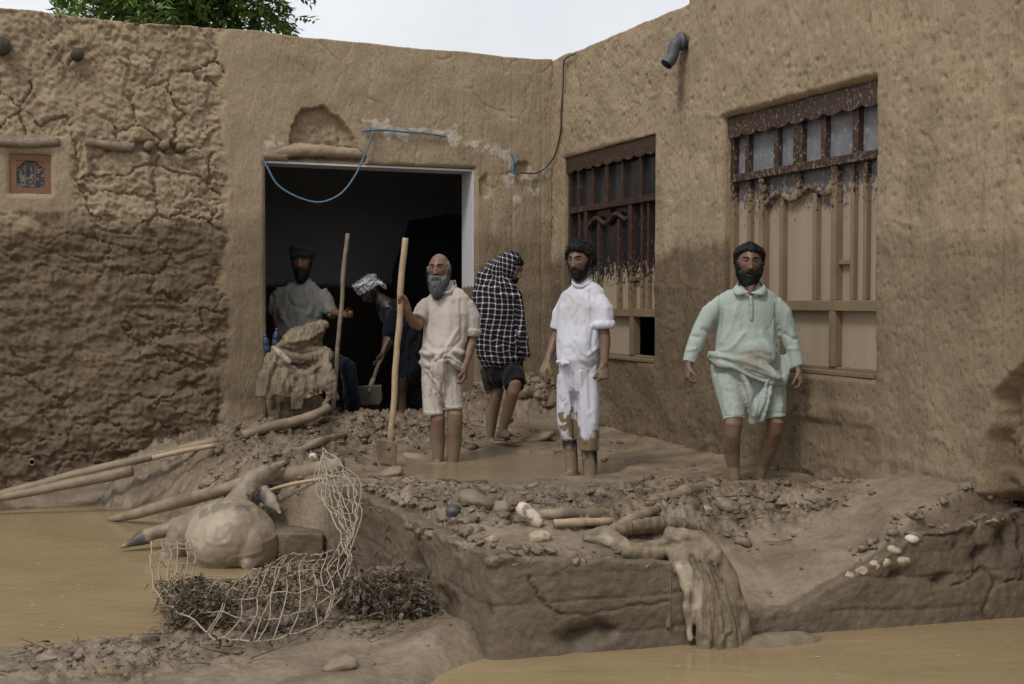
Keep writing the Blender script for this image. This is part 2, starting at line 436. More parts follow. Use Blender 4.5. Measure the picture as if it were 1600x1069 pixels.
# ------------------------------------------------------------------ retaining wall of the platform
def retaining_wall():
    LS, LF = 2.55, 4.6
    us = np.arange(-LS, LF, .0135); nz = 74
    face = np.linspace(-.85, 0, nz); capn = 22
    rows = [('f', k) for k in range(nz)] + [('c', k) for k in range(1, capn)]
    V_ = np.zeros((len(us), len(rows), 3)); dark = np.zeros((len(us), len(rows)))
    r = .055
    def path(u):
        # rounded corner between the side and the front
        if u < -r: return A0 + GS * (-u), -NS
        if u > r: return A0 + EF * u, -NB
        k = (u + r) / (2 * r); p0, p1, p2 = A0 + GS * r, A0, A0 + EF * r
        p = (1 - k) ** 2 * p0 + 2 * k * (1 - k) * p1 + k * k * p2; n_ = unit(-NS * (1 - k) - NB * k); return p, n_
    for i, u in enumerate(us):
        p, n_ = path(u); topz = front_profile(u) if u > 0 else np.interp(u, [-2.6, -1.6, 0], [-.0, .01, -.03])
        topz += .016 * float(vn(np.array([u * 3.1, 2.2, 0]))) + .012 * float(vn(np.array([u * 13, 5.2, 0])))
        for j, (kind, k) in enumerate(rows):
            if kind == 'f':
                z = -.85 + (topz - .022 + .85) * k / (nz - 1); off = .03 * (1 - k / (nz - 1)); xy = p + n_ * off
            else:
                th = k / (capn - 1)
                if th < .4: an = th / .4 * math.pi / 2; z = topz - .022 + .022 * math.sin(an); xy = p - n_ * .022 * (1 - math.cos(an))
                else: z = topz - .10 * ((th - .4) / .6) ** 2; xy = p - n_ * (.022 + .30 * (th - .4) / .6)
            V_[i, j] = (xy[0], xy[1], z)
    U = np.repeat(us[:, None], len(rows), 1); Z = V_[..., 2]
    Nn = np.stack([np.append(path(u)[1], 0) for u in us])[:, None, :]
    pq = v3(U, Z)
    d = .010 * fbm(pq * 1.7, 3, 101) + .006 * fbm(pq * 9, 4, 102) + .004 * fbm(pq * 30, 3, 103)
    Zw = Z + .02 * fbm(v3(U * 1.6, 0 * Z), 3, 104)
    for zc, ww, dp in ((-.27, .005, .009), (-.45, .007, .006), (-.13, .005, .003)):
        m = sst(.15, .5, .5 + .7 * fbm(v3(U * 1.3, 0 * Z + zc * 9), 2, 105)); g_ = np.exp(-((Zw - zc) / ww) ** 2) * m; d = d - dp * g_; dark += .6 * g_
        d = d + .004 * sst(zc + .01, zc - .05, Zw) * m
    cw = worley((pq[..., :2] + .08 * np.stack([fbm(pq * 4, 3, 106), fbm(pq * 4, 3, 107)], -1)) * 2.6, 9)
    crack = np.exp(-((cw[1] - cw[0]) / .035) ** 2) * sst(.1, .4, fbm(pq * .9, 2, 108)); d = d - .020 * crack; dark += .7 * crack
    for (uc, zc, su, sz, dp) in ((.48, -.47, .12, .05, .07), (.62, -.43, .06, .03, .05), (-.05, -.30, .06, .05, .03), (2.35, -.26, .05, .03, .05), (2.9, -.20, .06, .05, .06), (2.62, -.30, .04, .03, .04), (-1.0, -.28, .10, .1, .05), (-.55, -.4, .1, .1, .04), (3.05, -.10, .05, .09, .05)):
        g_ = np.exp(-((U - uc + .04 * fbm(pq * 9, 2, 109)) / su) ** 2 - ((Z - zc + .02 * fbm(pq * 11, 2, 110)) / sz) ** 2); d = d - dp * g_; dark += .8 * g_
    for path_, wd_, dp_ in (([(828, 898), (836, 922), (849, 944), (866, 955), (884, 962)], .006, .026), ([(884, 962), (930, 955), (985, 946), (1045, 936)], .005, .014)):
        pz_ = []
        for a_, b_ in path_:
            k_ = onplane(a_, b_, np.array([*A0, 0]), np.array([*NB, 0])); pz_.append(((k_[:2] - A0) @ EF, k_[2]))
        best = np.full(U.shape, 9.0); Uq, Zq = U + .012 * fbm(pq * 14, 2, 121), Z + .012 * fbm(pq * 14, 2, 122)
        for (ua, za), (ub, zb) in zip(pz_[:-1], pz_[1:]):
            L2 = (ub - ua) ** 2 + (zb - za) ** 2; k_ = np.clip(((Uq - ua) * (ub - ua) + (Zq - za) * (zb - za)) / L2, 0, 1); best = np.minimum(best, np.hypot(Uq - ua - k_ * (ub - ua), Zq - za - k_ * (zb - za)))
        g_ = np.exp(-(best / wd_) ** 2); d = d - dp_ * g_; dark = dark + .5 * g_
    rough = sst(-.02, -.35, U); d = d + rough * (.018 * ridged(pq * 5, 4, 111)); lip = sst(-.15, -.02, Z - front_profile(U) * (U > 0)); d = d + .010 * lip * fbm(pq * 9, 3, 112)
    V_ = V_ + Nn * d[..., None]; V_[..., 2] += .4 * lip * .03 * fbm(pq * 12, 3, 113)
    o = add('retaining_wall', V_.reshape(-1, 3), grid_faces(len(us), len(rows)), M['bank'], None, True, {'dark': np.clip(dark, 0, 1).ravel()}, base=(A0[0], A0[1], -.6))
    tag(o, 'low mud retaining wall at the edge of the flooded platform', 'retaining wall')
retaining_wall()
# ------------------------------------------------------------------ the house
house = thing('mud_house', lw(0, 0, -1), 'L shaped mud brick house with tide marks and a wide open doorway', 'house')
def holes_from(fn, lst): return [(min(fn(*a)[0], fn(*b)[0]), max(fn(*a)[0], fn(*b)[0]), z0, z1) for a, b, z0, z1 in lst]
DOOR = (.87, 3.02, -1.2, 2.63)
sa, za = LW(15, 240); sb, zb = LW(80, 304)
SMALLWIN = (sb, sa, zb, za)
t1, w1t = RW(881, 247); t2, _ = RW(1023, 216); W1 = (t1, t2, RW(1022, 567)[1], w1t)
t3, w2t = RW(1133, 185); t4, _ = RW(1373, 122); W2 = (t3, t4, RW(1370, 592)[1], (w2t + RW(1373, 122)[1]) / 2)
print('W1', W1, 'W2', W2, 'SM', SMALLWIN, 'tide', LW(0, 345), LW(420, 375), RW(1000, 410), RW(1380, 360))
def axis_lines(a, b, step, cuts):
    cuts = sorted(set([a, b] + [c for c in cuts if a < c < b])); out = []
    for p, q_ in zip(cuts[:-1], cuts[1:]):
        k = max(1, int(round((q_ - p) / step))); out += list(np.linspace(p, q_, k, endpoint=False))
    return np.array(out + [b])
def build_wall(fn, nrm, u0, u1, ztop, topf, holes, dispf, name, step, reveals, zlow=-.95):
    cu = [c for h in holes for c in h[:2]]; cz = [c for h in holes for c in h[2:]]
    us = axis_lines(u0, u1, step, cu); zs = axis_lines(zlow, ztop, step, cz)
    U, Z = np.meshgrid(us, zs, indexing='ij')
    d, attrs = dispf(U, Z)
    zm = 3.0; Zt = np.where(Z > zm, zm + (Z - zm) * (topf(U) - zm) / (ztop - zm), Z)
    # keep the rims of the openings, a little worn
    for h in holes:
        dx = np.maximum(np.maximum(h[0] - U, U - h[1]), 0); dz = np.maximum(np.maximum(h[2] - Z, Z - h[3]), 0); k = np.hypot(dx, dz)
        d = d * sst(-.01, .04, k) - .008 * np.exp(-(k / .016) ** 2)
    base = CN[None, None] + (-DL if fn is lw else DR)[None, None] * U[..., None] + nrm * d[..., None]; base[..., 2] = Zt
    nu, nz = len(us), len(zs); faces = grid_faces(nu, nz)
    cu_ = (us[:-1] + us[1:]) / 2; cz_ = (zs[:-1] + zs[1:]) / 2; CU, CZ = np.meshgrid(cu_, cz_, indexing='ij'); keep = np.ones(CU.shape, bool)
    for h in holes: keep &= ~((CU > h[0]) & (CU < h[1]) & (CZ > h[2]) & (CZ < h[3]))
    faces = faces[keep.ravel()]
    verts = base.reshape(-1, 3); at = {k: np.broadcast_to(v, U.shape).ravel() for k, v in attrs.items()}
    # top of the wall going back, rounded
    back = [.03, .09, .16, .28, .42, .44]; drop = [-.012, -.03, -.035, -.03, -.04, -.6]
    prev = np.arange(nu) * nz + nz - 1; n0 = len(verts)
    for b, dz in zip(back, drop):
        row = base[:, -1] - nrm * b; row[:, 2] = base[:, -1, 2] + dz + (.02 * fbm(v3(us * 6, us * 0 + b * 9), 3, 3) if dz > -.5 else 0)
        idx = np.arange(nu) + len(verts); verts = np.vstack([verts, row])
        faces = np.vstack([faces, np.stack([prev[:-1], prev[1:], idx[1:], idx[:-1]], 1)]); prev = idx
        for k in at: at[k] = np.concatenate([at[k], np.zeros(nu) + (0 if k != 'wet' else .15)])
    # far end return
    for e in (0, nu - 1):
        row = base[e] - nrm * .45; i0 = e * nz + np.arange(nz); idx = np.arange(nz) + len(verts); verts = np.vstack([verts, row])
        faces = np.vstack([faces, np.stack([i0[:-1], i0[1:], idx[1:], idx[:-1]], 1)])
        for k in at: at[k] = np.concatenate([at[k], at[k][i0]])
    # reveals of the openings
    for h, dep in zip(holes, reveals):
        iu0, iu1 = np.searchsorted(us, h[0] - 1e-6), np.searchsorted(us, h[1] - 1e-6)
        iz0, iz1 = np.searchsorted(zs, h[2] - 1e-6) if h[2] > zlow else 0, np.searchsorted(zs, h[3] - 1e-6)
        loop = [(i, iz0) for i in range(iu0, iu1)] + [(iu1, j) for j in range(iz0, iz1)] + [(i, iz1) for i in range(iu1, iu0, -1)] + [(iu0, j) for j in range(iz1, iz0, -1)]
        src = np.array([i * nz + j for i, j in loop]); prev = src; m = len(src)
        for kk, b in enumerate(np.linspace(0, dep, 8)[1:]):
            pos = np.stack([fn(us[i], Zt[i, j]) for i, j in loop]) - nrm * b
            # wear: push outward from the middle of the opening, never inward
            pos = pos + (.012 * fbm(pos * 9, 3, 7))[:, None] * np.array([0, 0, .6]) + nrm * (.0)
            idx = np.arange(m) + len(verts); verts = np.vstack([verts, pos])
            faces = np.vstack([faces, np.stack([prev, np.roll(prev, -1), np.roll(idx, -1), idx], 1)]); prev = idx
            for k in at: at[k] = np.concatenate([at[k], at[k][src]])
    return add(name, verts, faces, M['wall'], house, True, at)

def wetness(U, Z, tide, seed, soft=.16):
    p = v3(U, Z)
    w = sst(soft, -soft, Z - tide - .11 * fbm(v3(U * .9, Z * .5), 4, seed) - .045 * fbm(p * 6, 4, seed + 1))
    return w
def left_disp(U, Z):
    p = v3(U, Z); wp = p + .13 * np.stack([fbm(p * 3.2, 5, 201, .6), fbm(p * 3.2, 5, 202, .6), 0 * U], -1)
    xb = LW(352, 200)[0] + .05 * fbm(v3(0 * U, Z * 2.5), 3, 203) + .03 * fbm(v3(0 * U, Z * 11), 2, 204)
    rough = sst(xb - .02, xb + .05, U)
    tide = 1.86 + .03 * U
    low = sst(.08, -.1, Z - tide - .06 * fbm(v3(U * 2, Z * 2), 3, 205))
    # upper, weathered: lumps split by cracks
    f1, f2, cid = worley(wp[..., :2] * np.array([2.3, 2.6]), 21); g1, g2, gid = worley((wp[..., :2] + .03 * fbm(p * 14, 2, 9)[..., None]) * 5.6, 22)
    ck = np.exp(-((f2 - f1) / .042) ** 2) * sst(-.35, .25, fbm(p * 1.7, 3, 251)); ck2 = np.exp(-((g2 - g1) / .06) ** 2) * sst(-.15, .4, fbm(p * 1.4, 3, 206))
    up = .022 * fbm(p * 2.1, 4, 207) + .024 * ridged(wp * 5.5, 4, 208) + .014 * fbm(wp * 17, 3, 209) + .010 * fbm(p * 38, 2, 252) + .008 * (cid - .5) - .050 * ck - .028 * ck2
    # lower, washed by the flood: soft courses with hollows under each
    zz = Z / .17 + .6 * fbm(v3(U * 1.1, Z * .6), 3, 210); fr = zz - np.floor(zz)
    lw_ = worley((wp[..., :2] + .05 * fbm(p * 5, 3, 261)[..., None]) * np.array([2.0, 4.2]), 24); lk = np.exp(-((lw_[1] - lw_[0]) / .05) ** 2) * sst(-.3, .3, fbm(p * 1.5, 3, 262))
    lo = -.035 * lk + .012 * fbm(wp * 14, 3, 263) + .008 * fbm(p * 34, 2, 264) + .008 * (sst(0, .35, fr) - sst(.75, 1, fr)) * (.4 + .6 * sst(-.4, .4, fbm(v3(U * 2.2, np.floor(zz) * 3.3), 2, 211))) + .024 * fbm(v3(U * 4, Z * 6), 4, 212) + .018 * ridged(v3(U * 8, Z * 11) + .2 * fbm(p * 6, 2, 5)[..., None], 3, 213)
    rg = up * (1 - low) + lo * low
    # smooth plaster
    smd = .010 * fbm(p * 1.7, 3, 214) + .004 * fbm(v3(U * 13, Z * 5), 4, 215) + .005 * ridged(v3(U * 4, Z * 4), 3, 216) + .018
    vc = worley((p[..., :2] + .03 * fbm(p * 6, 3, 217)[..., None]) * np.array([5.2, 1.6]), 23); c3 = np.exp(-((vc[1] - vc[0]) / .03) ** 2) * sst(.0, .5, fbm(p * 1.1, 2, 218)); smd = smd - .010 * c3
    d = rg * rough + smd * (1 - rough)
    d = d - .018 * np.exp(-((U - xb) / .022) ** 2) * sst(-.3, .3, fbm(v3(0 * U, Z * 3), 2, 219))
    # where earth has fallen out over the lintel log
    a0, b0 = LW(450, 215); a1, b1 = LW(572, 228); at_, bt = LW(505, 165)
    prof = np.interp(U, [a1, LW(545, 205)[0], LW(530, 180)[0], at_, LW(470, 175)[0], LW(455, 205)[0], a0], [2.70, LW(545, 205)[1], LW(530, 182)[1], bt, LW(470, 172)[1], LW(455, 200)[1], 2.70])
    inn = sst(-.012, .015, prof + .045 * fbm(p * 9, 4, 220) - Z) * (Z > 2.55) * sst(a1 - .02, a1 + .02, U) * sst(a0 + .02, a0 - .02, U)
    d = d * (1 - inn) + inn * (-.075 + .022 * fbm(p * 7, 4, 221) + .012 * fbm(p * 22, 3, 222))
    # slot round the sawn beam ends
    ua_, ub_ = LW(288, 230)[0], LW(210, 230)[0]; zc_ = LW(250, 230)[1]
    d = d - .075 * sst(.03, -.02, np.abs(Z - zc_ + .01) - .045 + .012 * fbm(p * 12, 2, 253)) * sst(ua_ - .03, ua_ + .03, U) * sst(ub_ + .03, ub_ - .03, U)
    # a few chipped spots right of the opening
    chips = 0
    for (px, py, rx, rz, dp) in ((757, 292, .07, .12, .03), (812, 265, .10, .08, .05), (836, 290, .05, .08, .03)):
        s_, z_ = LW(px, py); chips = chips + dp * sst(1.1, .7, np.hypot((U - s_) / rx, (Z - z_) / rz) + .35 * fbm(p * 8, 3, 223))
    d = d - chips
    # plaster edges: fine vertical score lines near the corner
    for px in (800, 846):
        s_, _ = LW(px, 250); d = d - .008 * np.exp(-((U - s_ - .004 * fbm(v3(Z * 3, 0 * Z), 2, 3)) / .008) ** 2)
    wet = wetness(U, Z, tide, 230, .12) * (.62 + .38 * rough)
    s_, z_ = LW(830, 430)
    wet = np.maximum(wet, .75 * sst(1.3, .2, np.hypot((U - .35) / .7, (Z - .9) / 1.0)))
    streak = .35 * sst(.1, .6, fbm(v3(U * 6, Z * .7), 4, 231)) * sst(3.2, 2.2, Z) * (1 - rough)
    wet = np.clip(np.maximum(wet, streak) + .5 * inn * .3, 0, 1)
    pl = np.zeros_like(U)
    for (px, py, rx, rz) in ((596, 195, .10, .05), (622, 208, .16, .055), (655, 205, .07, .03), (708, 213, .06, .09), (735, 226, .10, .03), (765, 233, .10, .05), (788, 243, .08, .07), (800, 262, .04, .12), (794, 287, .05, .06), (832, 285, .055, .11), (806, 312, .05, .03), (853, 268, .06, .06), (420, 225, .09, .05), (580, 190, .10, .03), (690, 208, .08, .03)):
        s_, z_ = LW(px, py); pl = np.maximum(pl, sst(1.15, .8, np.hypot((U - s_) / rx, (Z - z_) / rz) + 1.05 * fbm(p * 15, 5, 232, .65)))
    d = d + .006 * pl * (.6 + .8 * fbm(p * 30, 3, 236))
    # plaster round the little window
    a, b, c_, e = SMALLWIN; fx = np.maximum(np.maximum(a - U, U - b), 0); fz = np.maximum(np.maximum(c_ - Z, Z - e), 0); k = np.maximum(fx, fz) + .015 * fbm(p * 6, 3, 233)
    fr_ = sst(.20, .15, k); d = d * (1 - fr_) + fr_ * (.018 + .004 * fbm(p * 9, 3, 234)); wet = wet * (1 - .7 * fr_)
    d = d + .05 * sst(.9, .0, Z + .25) * fbm(p * 3, 3, 235)
    return d, {'wet': wet, 'plaster': pl}
def left_top(U): return np.interp(U, [0, 1.2, 3.0, 4.6, 5.4, 8], [3.80, 3.815, 3.85, 3.85, 3.88, 3.93]) + .015 * fbm(v3(U * 2.2, 0 * U), 4, 240)
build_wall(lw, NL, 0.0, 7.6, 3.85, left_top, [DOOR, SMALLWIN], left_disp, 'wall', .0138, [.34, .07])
def right_disp(U, Z):
    p = v3(U, Z); wp = p + .05 * np.stack([fbm(p * 4, 3, 301), fbm(p * 4, 3, 302), 0 * U], -1)
    d = .016 * fbm(p * 1.3, 3, 303) + .005 * fbm(v3(U * 9, Z * 6), 4, 304) + .0045 * ridged(v3(U * 6, Z * 6) + .3 * fbm(p * 3, 2, 1)[..., None], 3, 305)
    # pits torn in the plaster, slanting like trowel marks
    q_ = np.stack([U * 11 + Z * 3, Z * 7 - U * 2], -1) + .5 * fbm(p * 6, 2, 306)[..., None]
    f1, f2, cid = worley(q_, 31); pit = sst(.34, .14, f1) * (cid > .70); d = d - .012 * pit * sst(1.2, 2.2, Z + .6 * fbm(p, 2, 307))
    q2 = np.stack([U * 25 + Z * 5, Z * 15 - U * 4], -1); h1, h2, hid = worley(q2, 32); d = d - .011 * sst(.33, .12, h1) * (hid > .66)
    arcs = ridged(np.stack([U * 2.2 + .5 * fbm(p * 1.5, 2, 308), Z * 2.2, 0 * U], -1) * 1.4, 2, 309); d = d + .006 * sst(.55, .95, arcs)
    for px in (1030, 1120, 1577):
        t_, _ = RW(px, 300); d = d - .006 * np.exp(-((U - t_) / .010) ** 2) + .006 * (U > t_)
    tk, _ = RW(1078, 40); d = d - .02 * np.exp(-((U - tk - .01 * fbm(v3(Z * 6, 0 * Z), 2, 4)) / .012) ** 2) * (Z > 3.2) + .02 * sst(tk - .01, tk + .02, U)
    tide = np.interp(U, [0, 2.5, 4.2, 6, 8.6], [1.72, 1.78, 1.80, 1.78, 1.8])
    wet = wetness(U, Z, tide - .08, 320, .075) * np.interp(U, [0, 2.6, 5, 5.5, 9], [1.0, 1.0, .85, .50, .45])
    # wetter below the window, drier towards the near end
    wet = np.maximum(wet, .85 * sst(.75, .25, Z + .12 * fbm(p * 1.6, 3, 321)) * sst(5.9, 4.9, U + .3 * fbm(p * 1.5, 3, 322)))
    wet = np.maximum(wet, .6 * sst(.28, .05, Z + .1 * fbm(p * 2, 3, 323)))
    st_, sz = RW(1063, 110)
    stain = .8 * np.exp(-((U - st_ - .02) / .06) ** 2) * sst(sz - .6, sz - .05, Z) * (Z < sz + .25); wet = np.maximum(wet, stain)
    wet = np.maximum(wet, .3 * sst(.15, .6, fbm(v3(U * 7, Z * .6), 4, 324)) * sst(3.0, 2.0, Z))
    low = sst(.55, .1, Z); d = d + low * (.025 * fbm(p * 3, 4, 325) + .014 * ridged(p * 6, 3, 326))
    # ledge of washed mud below the sill
    d = d + .03 * sst(.06, 0, np.abs(Z - .50) - .03) * (U > W2[0]) * (U < W2[1]) * (.5 + .5 * fbm(p * 5, 3, 327))
    # the eroded hollow at the near end
    e0, _ = RW(1546, 700); e1, _ = RW(1600, 560)
    lim = np.interp(Z, [-.6, -.02, .35, .7, 1.0, 1.12], [e0 + .1, e0, e0 + .02, e1 - .20, e1 + .05, e1 + .4])
    inn = sst(-.01, .05, U - lim - .05 * fbm(p * 5, 3, 328)) * sst(1.12, 1.02, Z) * sst(-.12, .02, Z)
    d = d - inn * (.12 + .04 * ridged(p * 4, 4, 329) + .015 * fbm(p * 18, 3, 330)); wet = np.maximum(wet, .85 * inn)
    # undercut foot of the near end
    d = d - .38 * sst(.16, .02, Z + .04 * fbm(p * 4, 3, 341)) * sst(5.5, 6.0, U)
    # rubble sticking to the foot of the corner
    cor = sst(1.1, .2, U) * sst(1.1, .3, Z + .2 * fbm(p * 2, 3, 331)); d = d + cor * (.05 + .05 * fbm(p * 6, 4, 332))
    return d, {'wet': np.clip(wet, 0, 1), 'plaster': np.zeros_like(U)}
tk_ = RW(1078, 40)[0]
def right_top(U): return np.where(U < tk_, 3.80 - .05 * U / tk_, np.interp(U, [tk_, tk_ + .35, 9], [3.84, 4.02, 4.25])) + .012 * fbm(v3(U * 3, 0 * U), 4, 340)
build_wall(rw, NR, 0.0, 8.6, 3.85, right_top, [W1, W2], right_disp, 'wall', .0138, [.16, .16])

# rooms behind: closed boxes, so no daylight gets in but through the openings
def roomshell(name, fn, nrm, u0, u1, front, depth, z0, z1, mat):
    def p(u, z, o): return fn(u, z, -o)
    v = [p(u, z, o) for o in (front, depth) for u in (u0, u1) for z in (z0, z1)]   # 0..3 front, 4..7 back
    nz = 24; vv = []; ff = []
    def quad(a, b, c, d):
        n0 = len(vv)
        for i in range(nz + 1):
            for j in range(nz + 1):
                x, y = i / nz, j / nz; vv.append((1 - x) * (1 - y) * v[a] + x * (1 - y) * v[b] + x * y * v[c] + (1 - x) * y * v[d])
        for i in range(nz):
            for j in range(nz): k = n0 + i * (nz + 1) + j; ff.append((k, k + nz + 1, k + nz + 2, k + 1))
    quad(4, 6, 7, 5); quad(0, 4, 5, 1); quad(2, 6, 7, 3); quad(1, 5, 7, 3); quad(0, 4, 6, 2)
    vv = np.array(vv)
    return add(name, vv, np.array(ff), mat, house, False)
t = NT('room_limewash'); p = t.pos(); z = t.n('SeparateXYZ'); t.set(z.inputs[0], p)
zz = t.math('ADD', z.outputs['Z'], t.math('MULTIPLY', t.noise(p, 1.4, 5), .35))
c = t.mix(t.ramp(t.math('SUBTRACT', zz, 1.15), [(.48, 1), (.56, 0)]), t.mix(t.noise(p, 3, 5), (.34, .35, .38), (.46, .47, .50)), (.07, .048, .03))
M['room'] = t.end(c, .9, t.bump(t.noise(p, 9, 5), .3, .02))
roomshell('room', lw, NL, -1.2, 4.6, .30, 4.6, -.02, 3.3, M['room'])
roomshell('room', rw, NR, -.2, 8.3, .17, 4.2, -.02, 3.3, M['room'])
# flat roof over both wings
g = Geo()
c = (lw(-1.0, 0) + lw(7.5, 0)) / 2
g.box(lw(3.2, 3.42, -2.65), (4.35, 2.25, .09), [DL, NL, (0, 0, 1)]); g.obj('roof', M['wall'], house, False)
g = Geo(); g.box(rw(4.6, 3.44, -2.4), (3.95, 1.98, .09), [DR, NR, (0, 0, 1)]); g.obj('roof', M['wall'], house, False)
# outer back walls
g = Geo(); g.box(lw(3.2, 1.25, -4.95), (4.4, .15, 2.3), [DL, NL, (0, 0, 1)]); g.obj('back_wall', M['wall'], house, False)
g = Geo(); g.box(rw(3.6, 1.25, -4.6), (5.0, .15, 2.3), [DR, NR, (0, 0, 1)]); g.obj('back_wall', M['wall'], house, False)
# ------------------------------------------------------------------ windows of the right wing
def RWo(px, py, o):
    p = onplane(px, py, CN + NR * o, NR); return np.dot(p - CN, DR), p[2]
def pane_mat(name, zline, glass, splash, soft=.25):
    t = NT(name); p = t.pos(); z = t.n('SeparateXYZ'); t.set(z.inputs[0], p)
    nn = t.noise(t.stretch(p, (1, 1, .8)), 24, 6, .75)
    zz = t.math('SUBTRACT', zline, z.outputs['Z'])
    k = t.math('ADD', t.math('MULTIPLY', zz, 1 / soft), t.math('MULTIPLY', t.math('SUBTRACT', nn, .5), 5.0))
    m = t.ramp(k, [(.0, 0), (.06, 1)])
    sp = t.ramp(t.noise(p, 26, 5, .7, .7), [(splash, 0), (splash + .03, 1)]); m = t.math('MAXIMUM', m, sp)
    film = t.mix(t.noise(t.stretch(p, (9, 9, 1.2)), 1, 4), (.25, .195, .13), (.335, .268, .188))
    drip = t.ramp(t.noise(t.stretch(p, (55, 55, 5)), 1, 2), [(.26, 1), (.30, 0)]); film = t.mul(t.math('MULTIPLY', drip, .6), film, (.2, .2, .2))
    g = t.mix(t.noise(t.stretch(p, (14, 14, 2)), 1, 4), tuple(np.array(glass) * .6), glass)
    c = t.mix(m, g, film); ro = t.mix(m, (.18,) * 3, (.8,) * 3)
    return t.end(c, ro, t.bump(m, .25, .004), Specular__IOR__Level=.5)
def frame_mat(name, zline, cover):
    t = NT(name); p = t.pos(); z = t.n('SeparateXYZ'); t.set(z.inputs[0], p)
    nn = t.noise(p, 30, 5, .7); k = t.math('ADD', t.math('MULTIPLY', t.math('SUBTRACT', zline, z.outputs['Z']), 2.2), t.math('MULTIPLY', t.math('SUBTRACT', nn, .5), 3.6))
    m = t.ramp(k, [(.0, 0), (.08, 1)]); sp = t.ramp(t.noise(p, 38, 4, .7), [(cover, 0), (cover + .03, 1)]); m = t.math('MAXIMUM', m, sp)
    paint = t.mix(t.noise(p, 8, 4), (.026, .015, .012), (.052, .028, .022))
    mud = t.mix(t.math('ADD', t.noise(p, 5, 5), t.math('MULTIPLY', t.math('SUBTRACT', z.outputs['Z'], 1.75), .35)), (.135, .094, .056), (.24, .178, .112))
    return t.end(t.mix(m, paint, mud), t.mix(m, (.42,) * 3, (.85,) * 3), t.bump(m, .6, .006), Specular__IOR__Level=.4)
M['pane_far'] = pane_mat('pane_dark_glass', 1.52, (.018, .019, .022), .66)
M['pane_far_top'] = pane_mat('pane_dark_top', .2, (.030, .032, .038), .70)
M['pane_near'] = pane_mat('pane_muddy', 2.05, (.13, .14, .165), .60, .35)
M['pane_near_top'] = pane_mat('pane_near_top', .2, (.20, .215, .25), .575)
M['frame_far'] = frame_mat('frame_brown_far', 1.5, .61)
M['frame_near'] = frame_mat('frame_brown_near', 2.1, .57)
M['black'] = plain('dark_inside', (.006, .006, .007), .9)
def window(rect, zt, zr, zb, mull, posts, wave_z, bars, rbars, low, fm, pm, pmt, label, open_low):
    u0, u1, z0, z1 = rect; o = -.085; dp = .028
    def bar(name, ua, za, ub, zb_, w, d=dp, off=0.0, parent=None):
        a = rw(ua, za, o + off); b = rw(ub, zb_, o + off); ax = unit(b - a); L = np.linalg.norm(b - a) / 2
        g = Geo(); g.box((a + b) / 2, (L, w / 2, d), [ax, np.cross(NR, ax), NR]); return bev(g, name, fm, parent)
    def bev(g, name, m, parent):
        ob = g.obj(name, m, parent, False); b = ob.modifiers.new('edge', 'BEVEL'); b.width = .005; b.segments = 2; return ob
    g = Geo(); w = .05
    for (ua, ub, za, zb_) in ((u0, u0 + w, z0, z1), (u1 - w, u1, z0, z1), (u0 + w, u1 - w, z1 - w, z1), (u0 + w, u1 - w, z0, z0 + w)):
        g.box((rw((ua + ub) / 2, (za + zb_) / 2, o)), ((ub - ua) / 2, .035, (zb_ - za) / 2), [DR, NR, (0, 0, 1)])
    win = bev(g, 'window', fm, house); win['label'] = label
    # scalloped board under the head
    n = 60; us = np.linspace(u0 + .005, u1 - .005, n * 4); zlow = z1 - .135 - .030 * np.abs(np.sin((us - u0) / (u1 - u0) * math.pi * 9)) ** .6
    v = []; f = []
    for k, (u, zl) in enumerate(zip(us, zlow)):
        for oo in (o + .045, o + .062):
            for z in (zl, z1 - .002): v.append(rw(u, z, oo))
        if k:
            a = 4 * (k - 1); b = 4 * k; f += [(a + 2, b + 2, b + 3, a + 3), (a, a + 1, b + 1, b), (a, b, b + 2, a + 2), (a + 1, a + 3, b + 3, b + 1)]
    add('valance', v, f, fm, win, False)
    bar('transom', u0 + w, zt, u1 - w, zt, .060, .042, .01, win); bar('rail', u0 + w, zr, u1 - w, zr, .075, .040, .008, win)
    edges = [u0 + w] + [m for m, _ in mull] + [u1 - w]; ws = [0] + [q for _, q in mull] + [0]
    for m, q in mull: bar('mullion', m, zt + .03, m, z1 - w, q, .03, 0, win)
    def pane(ua, ub, za, zb_, mat, off=-.02, nm='pane'):
        g = Geo(); g.box(rw((ua + ub) / 2, (za + zb_) / 2, o + off), ((ub - ua) / 2, .004, (zb_ - za) / 2), [DR, NR, (0, 0, 1)]); return g.obj(nm, mat, win, False)
    for i in range(len(edges) - 1):
        pane(edges[i] + ws[i] / 2, edges[i + 1] - ws[i + 1] / 2, zt + .03, z1 - w, pmt)
    P0, P1 = posts
    for pz in posts: bar('post', pz, zr + .0375, pz, zt - .03, .058, .040, .006, win)
    secs = [u0 + w, P0, P1, u1 - w]
    # left light: one inner stile
    ul = (secs[0] + P0) / 2; bar('stile', ul, zr + .0375, ul, zt - .03, .045, .024, 0, win)
    pane(secs[0], ul - .02, zr + .0375, zt - .03, pm); pane(ul + .02, P0 - .029, zr + .0375, zt - .03, pm)
    # middle light with the wavy bar
    a, b = P0 + .029, P1 - .029; uu = np.linspace(a, b, 64); kk = (uu - a) / (b - a)
    zz = wave_z + .035 * np.sin(kk * 4.2 * math.pi - .9) + .030 * kk
    pts = np.stack([rw(u, z, o + .018) for u, z in zip(uu, zz)]); v, f = tube(pts, [(.024, .020)] * len(pts), 8); add('wavy_bar', v, f, fm, win)
    um = (a + b) / 2; bar('stile', um, wave_z + .05, um, zt - .03, .04, .024, 0, win)
    pane(a, um - .02, wave_z, zt - .03, pm); pane(um + .02, b, wave_z, zt - .03, pm)
    ed = [a] + bars + [b]
    for q in bars: bar('stile', q, zr + .0375, q, wave_z + .0, .045, .026, .002, win)
